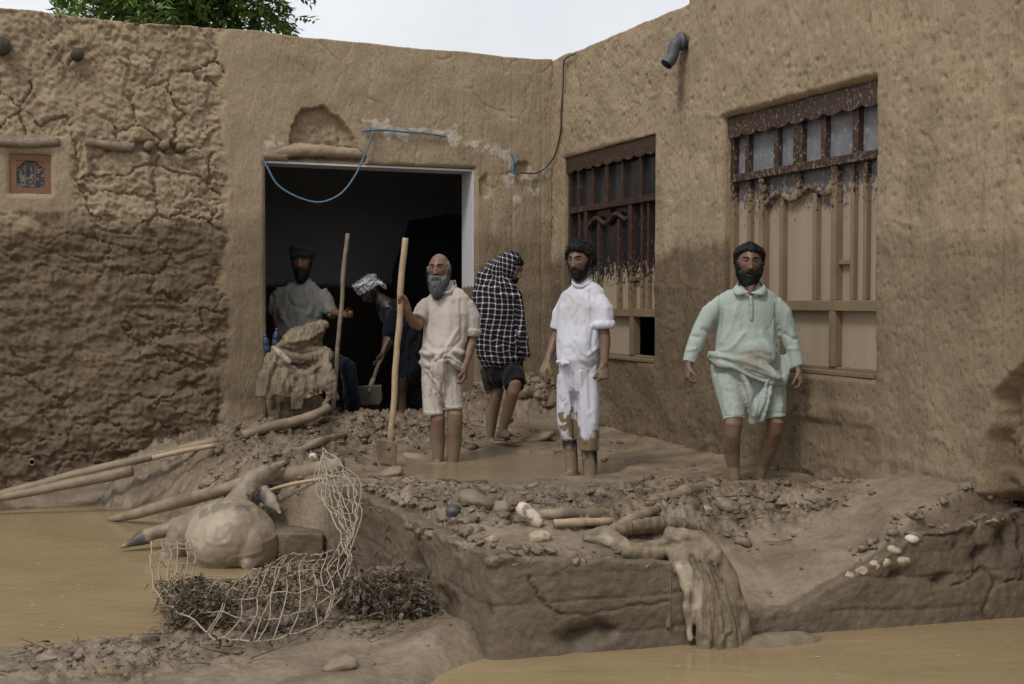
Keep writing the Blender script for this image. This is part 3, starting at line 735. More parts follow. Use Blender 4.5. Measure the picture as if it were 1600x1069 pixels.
    for i in range(len(ed) - 1): pane(ed[i] + (.0225 if i else 0), ed[i + 1] - (.0225 if i < len(ed) - 2 else 0), zr + .0375, wave_z, pm, -.022)
    # near light
    a, b = P1 + .029, u1 - w; ed = [a] + rbars + [b]
    for q in rbars: bar('stile', q, zr + .0375, q, zt - .03, .038, .024, 0, win)
    zc = zr + (zt - zr) * .30; bar('cross_bar', a, zc, rbars[0] - .019, zc, .035, .022, 0, win)
    for i in range(len(ed) - 1): pane(ed[i] + (.019 if i else 0), ed[i + 1] - (.019 if i < len(ed) - 2 else 0), zr + .0375, zt - .03, pm)
    # panels at the bottom
    ed = [u0 + w] + low + [u1 - w]
    for q in low: bar('post', q, z0 + w, q, zr - .0375, .07, .040, .006, win)
    for i in range(len(ed) - 1):
        if open_low and i == len(ed) - 2: continue
        pane(ed[i] + (.035 if i else 0), ed[i + 1] - (.035 if i < len(ed) - 2 else 0), z0 + w, zr - .0375, pm, -.022, 'panel')
    bar('sill', u0 - .0 + .004, z0 + .012, u1 - .004, z0 + .012, .03, .075, .02, win)
tt = lambda px, py=400: RWo(px, py, -.07)[0]
zz_ = lambda px, py: RWo(px, py, -.07)[1]
window(W2, zz_(1373, 241), zz_(1370, 478), 0, [(tt(1168), .05), (tt(1213), .05), (tt(1247), .11), (tt(1287), .055), (tt(1337), .065)], [tt(1193), tt(1307)], zz_(1255, 305),
       [tt(1222), tt(1274)], [tt(1332), tt(1352)], [tt(1228), tt(1306)], M['frame_near'], M['pane_near'], M['pane_near_top'], 'mud coated near window with pale upper panes', False)
window(W1, zz_(1022, 309), zz_(1020, 489), 0, [(tt(905), .05), (tt(927), .05), (tt(949), .07), (tt(973), .05), (tt(1002), .055)], [tt(918), tt(988)], zz_(950, 345),
       [tt(936), tt(967)], [tt(1003), tt(1013)], [tt(938), tt(991)], M['frame_far'], M['pane_far'], M['pane_far_top'], 'darker far window with a missing lower panel', True)

# small window in the left wall
a, b, c_, e = SMALLWIN
t = NT('old_orange_wood'); p = t.pos(); M['orange_wood'] = t.end(t.mix(t.noise(t.stretch(p, (6, 6, 30)), 3, 5, .7), (.10, .052, .028), (.23, .115, .055)), .7, t.bump(t.noise(t.stretch(p, (20, 20, 80)), 2, 4), .4, .004))
g = Geo(); w = .055
for (ua, ub, za, zb_) in ((a, a + w, c_, e), (b - w, b, c_, e), (a + w, b - w, e - w, e), (a + w, b - w, c_, c_ + w)): g.box(lw((ua + ub) / 2, (za + zb_) / 2, -.035), ((ub - ua) / 2, .022, (zb_ - za) / 2), [-DL, NL, (0, 0, 1)])
sw = g.obj('window', M['orange_wood'], house, False); sw['label'] = 'small square window in an orange wooden frame'
for su, sz in ((1, 1), (-1, 1), (1, -1), (-1, -1)):
    uc = b - w if su > 0 else a + w; zc = e - w if sz > 0 else c_ + w; k = .075 if sz > 0 else .04
    v = [lw(uc, zc, oo) for oo in (-.045, -.018)] + [lw(uc - su * k, zc, oo) for oo in (-.045, -.018)] + [lw(uc, zc - sz * k, oo) for oo in (-.045, -.018)]
    add('corner_piece', v, [(0, 2, 4), (1, 5, 3), (0, 1, 3, 2), (2, 3, 5, 4), (4, 5, 1, 0)], M['orange_wood'], sw, False)
t = NT('flowered_pane'); p = t.pos(); k = t.ramp(t.noise(p, 17, 3, .6, 1.6), [(.53, 0), (.56, 1)])
M['flowered'] = t.end(t.mix(k, (.018, .019, .026), (.20, .17, .12)), .35)
g = Geo(); g.box(lw((a + b) / 2, (c_ + e) / 2, -.052), ((b - a) / 2 - .01, .003, (e - c_) / 2 - .01), [-DL, NL, (0, 0, 1)]); g.obj('pane', M['flowered'], sw, False)
for k in (.38, .62):
    v, f = tube([lw(a + (b - a) * (1 - k), c_ + w, -.03), lw(a + (b - a) * (1 - k), e - w, -.03)], .006, 6); add('bar', v, f, M['orange_wood'], sw)

# door reveal in whitewash, timber over the opening, broken sill
t = NT('whitewash_reveal'); p = t.pos(); z = t.n('SeparateXYZ'); t.set(z.inputs[0], p)
k = t.ramp(t.math('ADD', z.outputs['Z'], t.math('MULTIPLY', t.noise(p, 22, 5, .7), .22)), [(.0, 0), (1, 1)])
k = t.math('GREATER_THAN', t.math('ADD', z.outputs['Z'], t.math('MULTIPLY', t.noise(p, 22, 5, .7), .22)), 1.53)
spots = t.ramp(t.noise(p, 40, 4, .7), [(.66, 0), (.69, 1)]); k = t.math('MULTIPLY', k, t.math('SUBTRACT', 1, t.math('MULTIPLY', spots, .8)))
M['reveal'] = t.end(t.mix(k, (.16, .112, .066), (.52, .53, .56)), .85, t.bump(t.noise(p, 30, 5), .3, .008))
def slab(name, s0, s1, z0, z1, o0, o1, m, n=26):
    g = Geo()
    for k in range(n):
        za, zb_ = z0 + (z1 - z0) * k / n, z0 + (z1 - z0) * (k + 1) / n
        g.box(lw((s0 + s1) / 2, (za + zb_) / 2, (o0 + o1) / 2), (abs(s1 - s0) / 2, abs(o1 - o0) / 2, (zb_ - za) / 2 - .0), [-DL, NL, (0, 0, 1)])
    return g.obj(name, m, house, False)
slab('door_jamb', .87, .888, -.1, 2.625, -.34, -.018, M['reveal'], 1)
slab('door_head', .89, 3.015, 2.605, 2.625, -.34, -.02, M['reveal'], 1)
t = NT('old_wood'); p = t.pos(); wv = t.noise(t.stretch(p, (9, 9, 9)), 2, 6, .7)
M['oldwood'] = t.end(t.mix(t.ramp(wv, [(.3, 0), (.7, 1)]), (.085, .058, .036), (.19, .140, .090)), .85, t.bump(t.noise(p, 50, 5, .7), .6, .006))
M['darkwood'] = plain('dark_old_wood', (.055, .042, .030), .9, .4, 20, .6, 60)
t = NT('pale_wood'); p = t.pos(); M['palewood'] = t.end(t.mix(t.ramp(t.noise(p, 14, 6, .7), [(.3, 0), (.7, 1)]), (.25, .18, .105), (.42, .315, .20)), .7, t.bump(t.noise(p, 60, 4), .3, .003))
t = NT('grey_weathered_wood'); p = t.pos(); M['greywood'] = t.end(t.mix(t.ramp(t.noise(p, 18, 6, .7), [(.3, 0), (.7, 1)]), (.11, .085, .06), (.27, .215, .155)), .85, t.bump(t.noise(p, 60, 5, .7), .5, .005))
def beam(name, pts, rad, m, parent, n=12, wob=.15, seed=1, k=6):
    pts = spline(pts, k) if len(pts) > 1 else pts; r = np.interp(np.linspace(0, 1, len(pts)), np.linspace(0, 1, len(rad)), rad)
    v, f = tube(pts, list(r), n, None, False, wob, seed); return add(name, v, f, m, parent)
def L3(px, py, o=0): s, z = LW(px, py); return lw(s, z, o)
beam('lintel_log', [L3(418, 238, -.04), L3(470, 235, -.03), L3(520, 238, -.035), L3(572, 241, -.05)], [.055, .066, .060, .05], M['wall'], house, 14, .3, 3)
beam('lintel_log', [L3(-60, 218, .02), L3(30, 224, .03), L3(93, 222, .01)], [.05, .045, .04], M['greywood'], house, 12, .2, 4)
beam('lintel_log', [L3(133, 221, .03), L3(170, 228, .04), L3(209, 231, .035)], [.036, .045, .038], M['greywood'], house, 12, .25, 5)
for i, (px, py, r) in enumerate(((232, 229, .046), (255, 228, .043), (281, 231, .040))):
    beam('beam_end', [L3(px, py, -.12), L3(px, py, .10 + .01 * i)], [r, r], M['greywood'], house, 12, .12, 6 + i)
for i, (px, py, r) in enumerate(((121, 87, .058), (3, 74, .078))):
    beam('beam_end', [L3(px, py, -.15), L3(px, py, .12)], [r, r * .96], M['darkwood'], house, 14, .12, 9 + i)
s_, z_ = LW(50, 721); v, f = tube([lw(s_, z_, -.1), lw(s_, z_, .07)], .030, 12, None, False); f = f[:-2]
ob = add('pipe_stub', v, f, M['greywood'], house); so = ob.modifiers.new('wall', 'SOLIDIFY'); so.thickness = .008
v, f = tube([lw(s_, z_, -.09), lw(s_, z_, -.0)], .024, 12, None, False); add('pipe_inside', v, f, M['black'], house)
# broken sill of the opening
g = Geo(); sA, sB = LW(512, 600)[0], 3.02
for k in range(7):
    s = sA + (sB - sA) * (k + .5) / 7; h = (.30, .50, .58, .62, .60, .64, .70)[k]
    g.ball(lw(s, h / 2 - .1, -.17), ((sB - sA) / 7 * .95, .19, h / 2 + .12), [-DL, NL, (0, 0, 1)])
v, f, nr = remesh(g, .025, 4); v = v + nr * (.03 * fbm(v * 6, 4, 77) + .012 * fbm(v * 20, 3, 78))[:, None]
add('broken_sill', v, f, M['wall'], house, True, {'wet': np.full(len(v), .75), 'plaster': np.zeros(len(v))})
# drain spout
t = NT('grey_pipe'); p = t.pos(); M['pipe'] = t.end(t.mix(t.noise(p, 12, 5), (.035, .040, .047), (.085, .09, .098)), .55)
td, zd = RW(1074, 66)
sp = thing('drain_spout', rw(td, zd), 'grey plastic pipe elbow sticking out near the top of the right wall', 'drain spout')
v, f = tube([rw(td, zd, -.05), rw(td, zd, .05)], .052, 16, None, False); add('pipe', v, f, M['pipe'], sp)
v, f = tube([rw(td, zd, .045), rw(td, zd, .085)], .075, 16, None, False); add('collar', v, f, M['pipe'], sp)
pts = spline([rw(td, zd - .0, .08), rw(td, zd - .03, .115), rw(td, zd - .09, .135), rw(td, zd - .14, .15), rw(td, zd - .20, .20)], 5)
v, f = tube(pts, .052, 16, None, False); add('elbow', v, f[:-1], M['pipe'], sp)
v, f = tube([pts[-1] + (0, 0, .04) - NR * .03, pts[-1] + (0, 0, .004)], .042, 16, None, False); add('pipe_mouth', v, f, M['black'], sp)

# cables
t = NT('blue_cable'); p = t.pos(); M['blue'] = t.end(t.mix(t.noise(p, 30, 3), (.025, .075, .13), (.12, .22, .30)), .6)
M['cable_black'] = plain('black_cable', (.03, .028, .026), .6)
def Lo(px, py, o): p_ = onplane(px, py, CN + NL * o, NL); return p_
pts = spline([Lo(411, 249, .035), Lo(418, 262, .05), Lo(434, 289, .07), Lo(465, 308, .08), Lo(500, 316, .085), Lo(532, 303, .08), Lo(555, 274, .07), Lo(572, 236, .06), Lo(583, 206, .045)], 7)
v, f = tube(pts, .0095, 8); c1 = tag(add('cable', v, f, M['blue'], None, True, None, pts[0]), 'blue cable hanging in a loop across the top of the doorway', 'cable')
pts = spline([Lo(568, 204, .04), Lo(600, 203, .045), Lo(630, 206, .05), Lo(662, 208, .05), Lo(695, 213, .05)], 6)
v, f = tube(pts, .011, 8); tag(add('cable', v, f, M['blue'], None, True, None, pts[0]), 'blue cable running flat over the chipped white plaster', 'cable')
pts = spline([Lo(799, 240, .05), Lo(803, 252, .06), Lo(801, 268, .06), Lo(808, 272, .06)], 6)
v, f = tube(pts, .012, 8); tag(add('cable', v, f, M['blue'], None, True, None, pts[0]), 'short blue cable end beside the small hole in the plaster', 'cable')
def R3(px, py, o=.03): p_ = onplane(px, py, CN + NR * o, NR); return p_
pts = spline([R3(898, 84), R3(882, 95), R3(880, 130), R3(877, 175), R3(876, 205), R3(868, 240)] + [Lo(858, 256, .05), Lo(840, 270, .06), Lo(812, 270, .06)], 7)
v, f = tube(pts, .008, 6); tag(add('cable', v, f, M['cable_black'], None, True, None, pts[0]), 'thin black cable running down the inner corner of the walls', 'cable')

# ------------------------------------------------------------------ poles and logs
t = NT('muddy_wood'); p = t.pos(); k = t.ramp(t.noise(p, 5, 5, .6), [(.42, 0), (.62, 1)])
M['mudwood'] = t.end(t.mix(k, (.165, .125, .083), (.26, .202, .135)), t.mix(k, (.5,) * 3, (.8,) * 3), t.bump(t.noise(p, 40, 5, .7), .6, .008))
def log(name, pts, rad, m, label, cat='log', wob=.12, seed=1, n=12):
    pts = spline(pts, 8); r = np.interp(np.linspace(0, 1, len(pts)), np.linspace(0, 1, len(rad)), rad)
    v, f = tube(pts, list(r), n, None, False, wob, seed); return tag(add(name, v, f, m, None, True, None, pts[len(pts) // 2]), label, cat)
log('pole', [P(-70, 792, 10.35), P(0, 773, 10.42), P(110, 744, 10.52), P(225, 716, 10.62), P(342, 688, 10.75)], [.034, .036, .04, .04, .036], M['mudwood'], 'upper long wooden pole lying along the foot of the left wall', 'pole', .1, 2)
log('pole', [P(-70, 790, 10.15), P(0, 778, 10.2), P(100, 758, 10.25), P(207, 736, 10.3)], [.03, .034, .045, .05], M['mudwood'], 'lower thicker muddy pole beside the upper one at the left wall', 'pole', .12, 3)
log('pole', [P(238, 716, 10.3), P(285, 705, 10.4), P(336, 696, 10.5)], [.022, .024, .020], M['palewood'], 'short pale wooden pole just below the upper long pole', 'pole', .1, 4)
log('log', [P(380, 680, 10.8), P(430, 666, 11.0), P(480, 653, 11.2), P(514, 637, 11.35)], [.042, .050, .050, .042], M['mudwood'], 'bent muddy log lying below the broken doorway sill', 'log', .15, 5)
log('log', [P(170, 813, 9.95), P(215, 802, 9.8), P(290, 781, 9.5), P(340, 768, 9.3), P(400, 750, 9.15), P(470, 740, 9.0), P(532, 727, 8.85)], [.026, .042, .052, .050, .052, .064, .060], M['mudwood'], 'long thick log running behind the dead animal onto the platform', 'log', .12, 6, 14)
log('stick', [P(404, 772, 8.85), P(450, 758, 8.75), P(526, 744, 8.6)], [.012, .014, .011], M['palewood'], 'thin pale stick poking out above the concrete step', 'stick', .1, 7, 8)
log('stick', [P(1095, 745, 8.80), P(1130, 744, 8.78), P(1180, 744, 8.72), P(1240, 745, 8.58), P(1292, 749, 8.42)], [.02, .024, .026, .03, .026], M['oldwood'], 'dark wooden stick on the mud by the feet of the man in mint green', 'stick', .15, 8, 10)
def onmud(px, py, lift=.0): g_ = GP(px, py); return g_ + (0, 0, lift)
log('stick', [onmud(866, 826, .03), onmud(905, 826, .035), onmud(955, 824, .035)], [.022, .026, .02], M['palewood'], 'pale stick lying in the broken mud right of the white bottle', 'stick', .15, 9, 10)
log('branch', [onmud(950, 832, .0), onmud(985, 822, .03), onmud(1028, 806, .04)], [.03, .036, .024], M['mudwood'], 'thick muddy branch stub pointing up to the right mid platform', 'branch', .25, 10, 10)
log('branch', [onmud(820, 806, .0), onmud(860, 808, .015), onmud(920, 806, .01), onmud(965, 800, -.01)], [.02, .036, .034, .02], M['mudwood'], 'mud covered branch just behind the white bottle', 'branch', .3, 11, 10)
log('branch', [onmud(1010, 788, .0), onmud(1060, 778, .02), onmud(1105, 768, .02), onmud(1150, 760, .0)], [.03, .046, .042, .02], M['mudwood'], 'thick muddy branch in front of the man in mint green', 'branch', .3, 12, 10)
log('branch', [onmud(455, 720, .05), onmud(500, 704, .07), onmud(540, 690, .06)], [.03, .035, .02], M['mudwood'], 'short muddy branch on the heap near the leaning shovel', 'branch', .3, 13, 10)

# ------------------------------------------------------------------ concrete step beside the platform
g = Geo(); c = (P(412, 800, 9.15) + P(498, 800, 9.0)) / 2; ztop = -.34
p0, p1 = G(430, 832, ztop), G(506, 833, ztop); p2, p3 = G(488, 798, ztop), G(416, 797, ztop)
ng = 26; topv = np.array([[(1 - i / ng) * ((1 - j / ng) * p0 + j / ng * p3) + (i / ng) * ((1 - j / ng) * p1 + j / ng * p2) for j in range(ng + 1)] for i in range(ng + 1)])
gb = Geo(); cx = (p0 + p1 + p2 + p3) / 4
v = [*(p + (0, 0, 0) for p in (p0, p1, p2, p3)), *(p - (0, 0, .42) for p in (p0, p1, p2, p3))]
gb.addm(v, [(0, 1, 2, 3), (7, 6, 5, 4), (0, 4, 5, 1), (1, 5, 6, 2), (2, 6, 7, 3), (3, 7, 4, 0)])
v, f, nr = remesh(gb, .014, 2); v = v + nr * (.006 * fbm(v * 9, 4, 91) + .003 * fbm(v * 34, 3, 92))[:, None]
tag(add('concrete_step', v, f, M['mudconc'] if 'mudconc' in M else M['bank'], None, True, {'dark': np.clip(sst(.1, .5, fbm(v * 3, 3, 93)) * .5, 0, 1)}, cx), 'mud covered concrete step standing in the water beside the dead animal', 'step')

# ------------------------------------------------------------------ dead animal
def L8(px, py, Y=8.5): return P(px, py, Y)
g = Geo(); B = L8(362, 842, 8.5)
ax = [unit((1, .12, -.06)), unit((-.12, 1, 0)), unit((.06, 0, 1))]
g.ball(B, (.315, .40, .265), ax, 28, 18); g.ball(L8(392, 852, 8.42), (.185, .28, .21), ax, 22, 14)
g.tube([L8(330, 822, 8.6), L8(290, 838, 8.65), L8(262, 880, 8.6), L8(236, 905, 8.5)], [.16, .13, .075, .05], 14)     # hind leg going under
g.tube([L8(345, 800, 8.75), L8(310, 812, 8.85), L8(275, 824, 8.85), L8(245, 832, 8.8)], [.10, .072, .048, .040], 14)  # leg lying out over the water
g.tube([L8(245, 832, 8.8), L8(228, 838, 8.78), L8(212, 846, 8.75)], [.042, .050, .036], 12)
g.tube([L8(212, 846, 8.75), L8(188, 856, 8.72)], [.028, .016], 8)
g.tube([L8(370, 800, 8.7), L8(385, 775, 8.8), L8(398, 752, 8.85), L8(415, 742, 8.9)], [(.15, .12), (.12, .10), (.11, .085), (.09, .075)], 16)   # neck
g.tube([L8(415, 744, 8.9), L8(428, 732, 8.95), L8(444, 721, 9.0)], [.07, .045, .030], 12)
g.tube([L8(408, 768, 8.72), L8(424, 783, 8.66), L8(438, 803, 8.62)], [(.07, .03), (.055, .022), (.012, .008)], 12, (1, 0, .4))   # ear
g.ball(L8(386, 884, 8.16), (.05, .05, .05), None, 12, 8); g.tube([L8(396, 876, 8.2), L8(392, 890, 8.14), L8(380, 897, 8.12)], [.04, .022, .012], 8)
v, f, nr = remesh(g, .012, 6)
v = v + nr * (.020 * fbm(v * 3.2, 2, 131) + .008 * (1 - np.abs(vn(v * np.array([7, 7, 12]), 134))) ** 4 + .006 * fbm(v * 11, 3, 135) + .003 * fbm(v * 30, 3, 132))[:, None]
t = NT('muddy_hide'); p = t.pos(); n1 = t.noise(p, 9, 5, .65); wh = t.attr('pale').outputs['Fac']; dk = t.attr('dark').outputs['Fac']
c = t.mix(t.ramp(n1, [(.35, 0), (.65, 1)]), (.185, .142, .096), (.235, .184, .126)); c = t.mix(t.math('MULTIPLY', wh, .55), c, (.40, .33, .24)); c = t.mix(dk, c, (.045, .042, .042))
M['hide'] = t.end(c, .5, t.bump(t.noise(p, 55, 5, .7), .35, .006))
pz = fbm(v * 9, 5, 133, .65)
def nearpx(px, py, Y, r): d = np.linalg.norm((v - L8(px, py, Y)) * [1, .55, 1], axis=1) / r; return d
band = np.min([nearpx(*q) for q in ((345, 797, 8.30, .14), (325, 808, 8.32, .15), (312, 830, 8.28, .13), (318, 815, 8.3, .12))], axis=0)
pale = sst(1.1, .6, band + .5 * pz) * (v[:, 1] < 8.72)
stripe = np.min([nearpx(*q) for q in ((335, 790, 8.32, .075), (355, 786, 8.33, .07), (372, 789, 8.35, .06), (320, 802, 8.34, .07), (388, 792, 8.40, .06), (345, 788, 8.32, .07))], axis=0)
dark = np.maximum(.55 * sst(1.0, .6, stripe + .9 * np.abs(pz)), .85 * sst(1.0, .8, nearpx(216, 843, 8.77, .085) + .2 * pz))
dark = np.maximum(dark, sst(1, .7, nearpx(404, 778, 8.66, .07)))  # shadowed hollow beside the ear, its shade painted into the hide colour
an = thing('dead_animal', (B[0], B[1], WATER_Z), 'bloated dead animal coated in mud lying in the floodwater', 'dead animal')
add('body', v, f, M['hide'], an, True, {'pale': pale, 'dark': dark})
M['hair'] = plain('dark_hair', (.012, .010, .010), .8, .4)
gm = Geo()
for k in range(170):
    q = rng.random(); px = 374 + 30 * q + rng.normal(0, 4); py = 800 - 42 * q + rng.normal(0, 4)
    a_ = L8(px, py, 8.62 + .08 * q); d_ = np.array([rng.normal(.01, .012), -.02 + rng.normal(0, .01), -.035 + rng.normal(0, .01)])
    gm.tube([a_, a_ + d_ * .6, a_ + d_ * 1.1], [.0032, .0026, .0008], 4, None, False)
mm = plain('muddy_mane', (.085, .060, .038), .8, .4); gm.obj('mane', mm, an)
# ------------------------------------------------------------------ hanging and heaped cloths
def cloth_heap(name, g, m, label, cat, voxel=.010, amp=.010, sc=(9, 9, 5), folds=(), seed=1, base=None, pale=None, smooth=1):
    v, f, nr = remesh(g, voxel, smooth); px, py = proj(v); q = v * np.array(sc); q = q + .7 * fbm(v * 4, 2, seed)[:, None]
    d = amp * (1.3 * ridged(q, 2, seed) - .9 * ridged(q * 1.8 + 3, 2, seed + 4) + .6 * fbm(q * 3, 2, seed + 8))
    fr = sst(-.1, .4, -nr[:, 1])
    for pts, wd, am in folds:
        pp = spline([(a, b, 0) for a, b in pts], 45)[:, :2]; best = np.min(np.hypot(px[:, None] - pp[None, :, 0], py[:, None] - pp[None, :, 1]), axis=1); d = d + am * np.exp(-(best / wd) ** 2) * fr
    v = v + nr * d[:, None]
    pl = pale(v, px, py) if pale else np.zeros(len(v))
    return tag(add(name, v, f, m, None, True, {'mud': 1 - pl}, v.mean(0) if base is None else base), label, cat)
def proj(v):
    d = np.asarray(v, float) - EYE; y = d @ _fw
    return 800 + FPX * d[:, 0] / y, 534.5 - FPX * (d @ _up) / y
t = NT('muddy_cloth'); p = t.pos(); mud = t.attr('mud').outputs['Fac']; n1 = t.noise(p, 11, 5, .6); n2 = t.noise(p, 45, 5, .7)
c = t.mix(mud, (.42, .36, .27), t.mix(t.ramp(n1, [(.35, 0), (.65, 1)]), (.130, .100, .066), (.235, .184, .124))); c = t.mul(.45, c, t.ramp(n2, [(.3, .5), (.6, 1)]))
rg = t.n('TexNoise', _noise_type='RIDGED_MULTIFRACTAL', Scale=15.0, Detail=4.0, Roughness=.55, Distortion=.7); t.set(rg.inputs['Vector'], t.stretch(p, (1, 1, .22)))
M['mudcloth'] = t.end(c, .7, t.bump(rg.outputs['Fac'], .75, .02, t.bump(n2, .4, .008)), Specular__IOR__Level=.3)
# front face of the retaining wall as a plane to hang things on
def FW(px, py, o=0.0):
    c = np.array([*A0, 0]) - np.array([*NB, 0]) * o; return onplane(px, py, c, np.array([*NB, 0]))
g = Geo()
g.tube([GP(918, 846) + (0, 0, .03), GP(945, 850) + (0, 0, .05), FW(985, 862, -.10), FW(1015, 864, -.10), FW(1050, 852, -.10)], [.03, .055, .05, .055, .05], 12)
g.tube([GP(925, 842) + (0, 0, .03), GP(970, 842) + (0, 0, .05), GP(1010, 838) + (0, 0, .06), GP(1050, 835) + (0, 0, .06), GP(1085, 838) + (0, 0, .05)], [.02, .035, .045, .05, .05], 12)
for pts, r in (([(1050, 838, -.10), (1088, 842, -.04), (1118, 868, .03), (1140, 915, .06), (1158, 965, .07), (1168, 1035, .07)], [.05, .055, .055, .05, .045, .04]),
               ([(1060, 852, -.06), (1090, 870, .02), (1112, 915, .07), (1120, 965, .09), (1128, 1040, .10)], [.04, .05, .055, .065, .075]),
               ([(1075, 845, -.06), (1105, 860, .02), (1128, 905, .06), (1138, 960, .09), (1150, 1040, .10)], [.04, .05, .05, .055, .06]),
               ([(1075, 862, -.02), (1098, 890, .05), (1104, 940, .07), (1102, 985, .09), (1106, 1038, .10)], [.035, .045, .045, .05, .055]),
               ([(1052, 862, -.04), (1072, 880, .03), (1086, 912, .05), (1088, 950, .05), (1080, 975, .05)], [.03, .035, .035, .032, .014]),
               ([(1048, 866, -.03), (1060, 890, .03), (1073, 925, .05), (1074, 960, .05), (1078, 998, .05)], [.02, .026, .024, .018, .020]),
               ([(1046, 880, .0), (1048, 915, .02), (1047, 950, .03), (1044, 978, .03)], [.012, .012, .010, .022])):
    g.tube([FW(a, b, o) for a, b, o in pts], r, 12)
fo = [([(1095, 880), (1118, 940), (1115, 1030)], 4, -.022), ([(1112, 880), (1130, 940), (1138, 1030)], 4, -.020), ([(1125, 885), (1150, 960), (1160, 1030)], 3.5, -.018), ([(1080, 870), (1098, 920), (1100, 1000)], 3.5, -.020), ([(1140, 985), (1125, 1005), (1122, 1030)], 3, .016), ([(1105, 950), (1112, 1000)], 3, .014),
      ([(1130, 940), (1140, 980)], 3, .014), ([(990, 850), (1030, 852), (1075, 846)], 3.5, -.018), ([(1060, 845), (1100, 862), (1128, 905)], 3, .014)]
cloth_heap('muddy_cloth', g, M['mudcloth'], 'long muddy cloth hanging over the front of the low retaining wall into the water', 'cloth', .0085, .006, (7, 7, 1.6), fo, 5, FW(1100, 1000, .05),
           lambda v, px, py: np.clip(.8 * sst(1.0, .4, np.min([np.hypot((px - a) / rx, (py - b) / ry) for a, b, rx, ry in ((1070, 905, 20, 50), (1090, 930, 10, 40), (935, 845, 26, 10), (1078, 985, 8, 18))], axis=0) + .5 * fbm(v * 14, 4, 6)), 0, 1))
# the heap of clothes on the broken sill
g = Geo(); Yc = 11.62
q = lambda a, b, dy=0: P(a, b, Yc + dy)
g.tube([q(505, 508, .10), q(490, 520, .05), q(465, 532, .0), q(445, 545, .0)], [.05, .10, .13, .10], 14)
g.tube([q(438, 552, .05), q(460, 554, .0), q(490, 557, .0), q(508, 556, .05)], [.09, .10, .10, .08], 14)
g.tube([q(432, 566, -.04), q(450, 580, -.08), q(478, 588, -.09), q(505, 572, -.06), q(512, 556, -.0)], [.05, .055, .06, .055, .05], 12)
for pts, a, b in (([(428, 566, -.10), (420, 590, -.14), (412, 622, -.13)], (.10, .13, .10), .035), ([(448, 578, -.10), (442, 600, -.15), (438, 618, -.14)], (.10, .13, .10), .035), ([(482, 582, -.10), (486, 605, -.15), (490, 620, -.14)], (.12, .14, .11), .035), ([(505, 565, -.06), (514, 595, -.12), (520, 625, -.08)], (.08, .10, .06), .04), ([(465, 590, -.08), (466, 615, -.13), (464, 640, -.10)], (.07, .09, .06), .03), ([(436, 540, .02), (424, 560, -.06), (418, 585, -.10)], (.06, .08, .07), .03), ([(512, 600, -.10), (516, 620, -.10), (506, 636, -.12)], (.04, .04, .03), .03)):
    g.tube([q(*k) for k in pts], [(w * .85, b * .8) for w in a], 14, (1, 0, 0), False)
fo = [([(432, 570), (424, 595), (416, 620)], 3, -.030), ([(442, 585), (438, 612)], 2.5, .02), ([(478, 588), (480, 618)], 3, -.03), ([(495, 580), (500, 615)], 3, -.025), ([(455, 585), (456, 612)], 3, -.03), ([(440, 545), (470, 552), (500, 545)], 3, -.025), ([(450, 535), (480, 530), (502, 518)], 3, .022), ([(435, 562), (460, 572), (500, 566)], 3, -.02)]
cloth_heap('clothes_heap', g, M['mudcloth'], 'heap of mud soaked clothes draped over the broken doorway sill', 'clothes', .012, .012, (13, 9, 2.2), fo, 9, q(465, 640, 0), lambda v, px, py: np.clip(.7 * sst(1.0, .4, np.hypot((px - 437) / 16, (py - 560) / 7) + .5 * fbm(v * 12, 3, 8)), 0, 1))
g = Geo(); g.tube([q(428, 543, -.14), q(438, 552, -.17), q(452, 566, -.18)], [.022, .030, .022], 10, None, True, .45, 3)
v, f, nr = remesh(g, .008, 2); tag(add('twisted_cloth', v, f, plain('pale_cloth', (.29, .25, .19), .9, .35, 30), None, True, None, q(440, 555, -.17)), 'pale twisted cloth lying on the heap of muddy clothes', 'cloth')
t = NT('blue_plastic'); p = t.pos(); M['bluep'] = t.end(t.mix(t.noise(p, 20, 3), (.010, .020, .055), (.035, .055, .105)), .25)
for (a, b, dx, nm) in ((418, 536, -.02, 'blue plastic bottle leaning at the left edge of the doorway'), (430, 527, .02, 'blue plastic bottle standing among the clothes heap')):
    c = q(a, b + 14, -.02); ax = unit((dx * 6, -.1, 1)); bt = thing('plastic_bottle', c, nm, 'bottle')
    L = .17; pr = [(0, .030), (.01, .034), (.06, .034), (.065, .031), (.07, .034), (.11, .033), (.135, .020), (.15, .013)]
    v, f = tube([c + ax * z for z, _ in pr], [r for _, r in pr], 14, None, False); add('body', v, f, M['bluep'], bt)
    v, f = tube([c + ax * .148, c + ax * .172], .015, 12, None, False); add('cap', v, f, plain('blue_cap', (.02, .05, .25), .4, .05), bt)

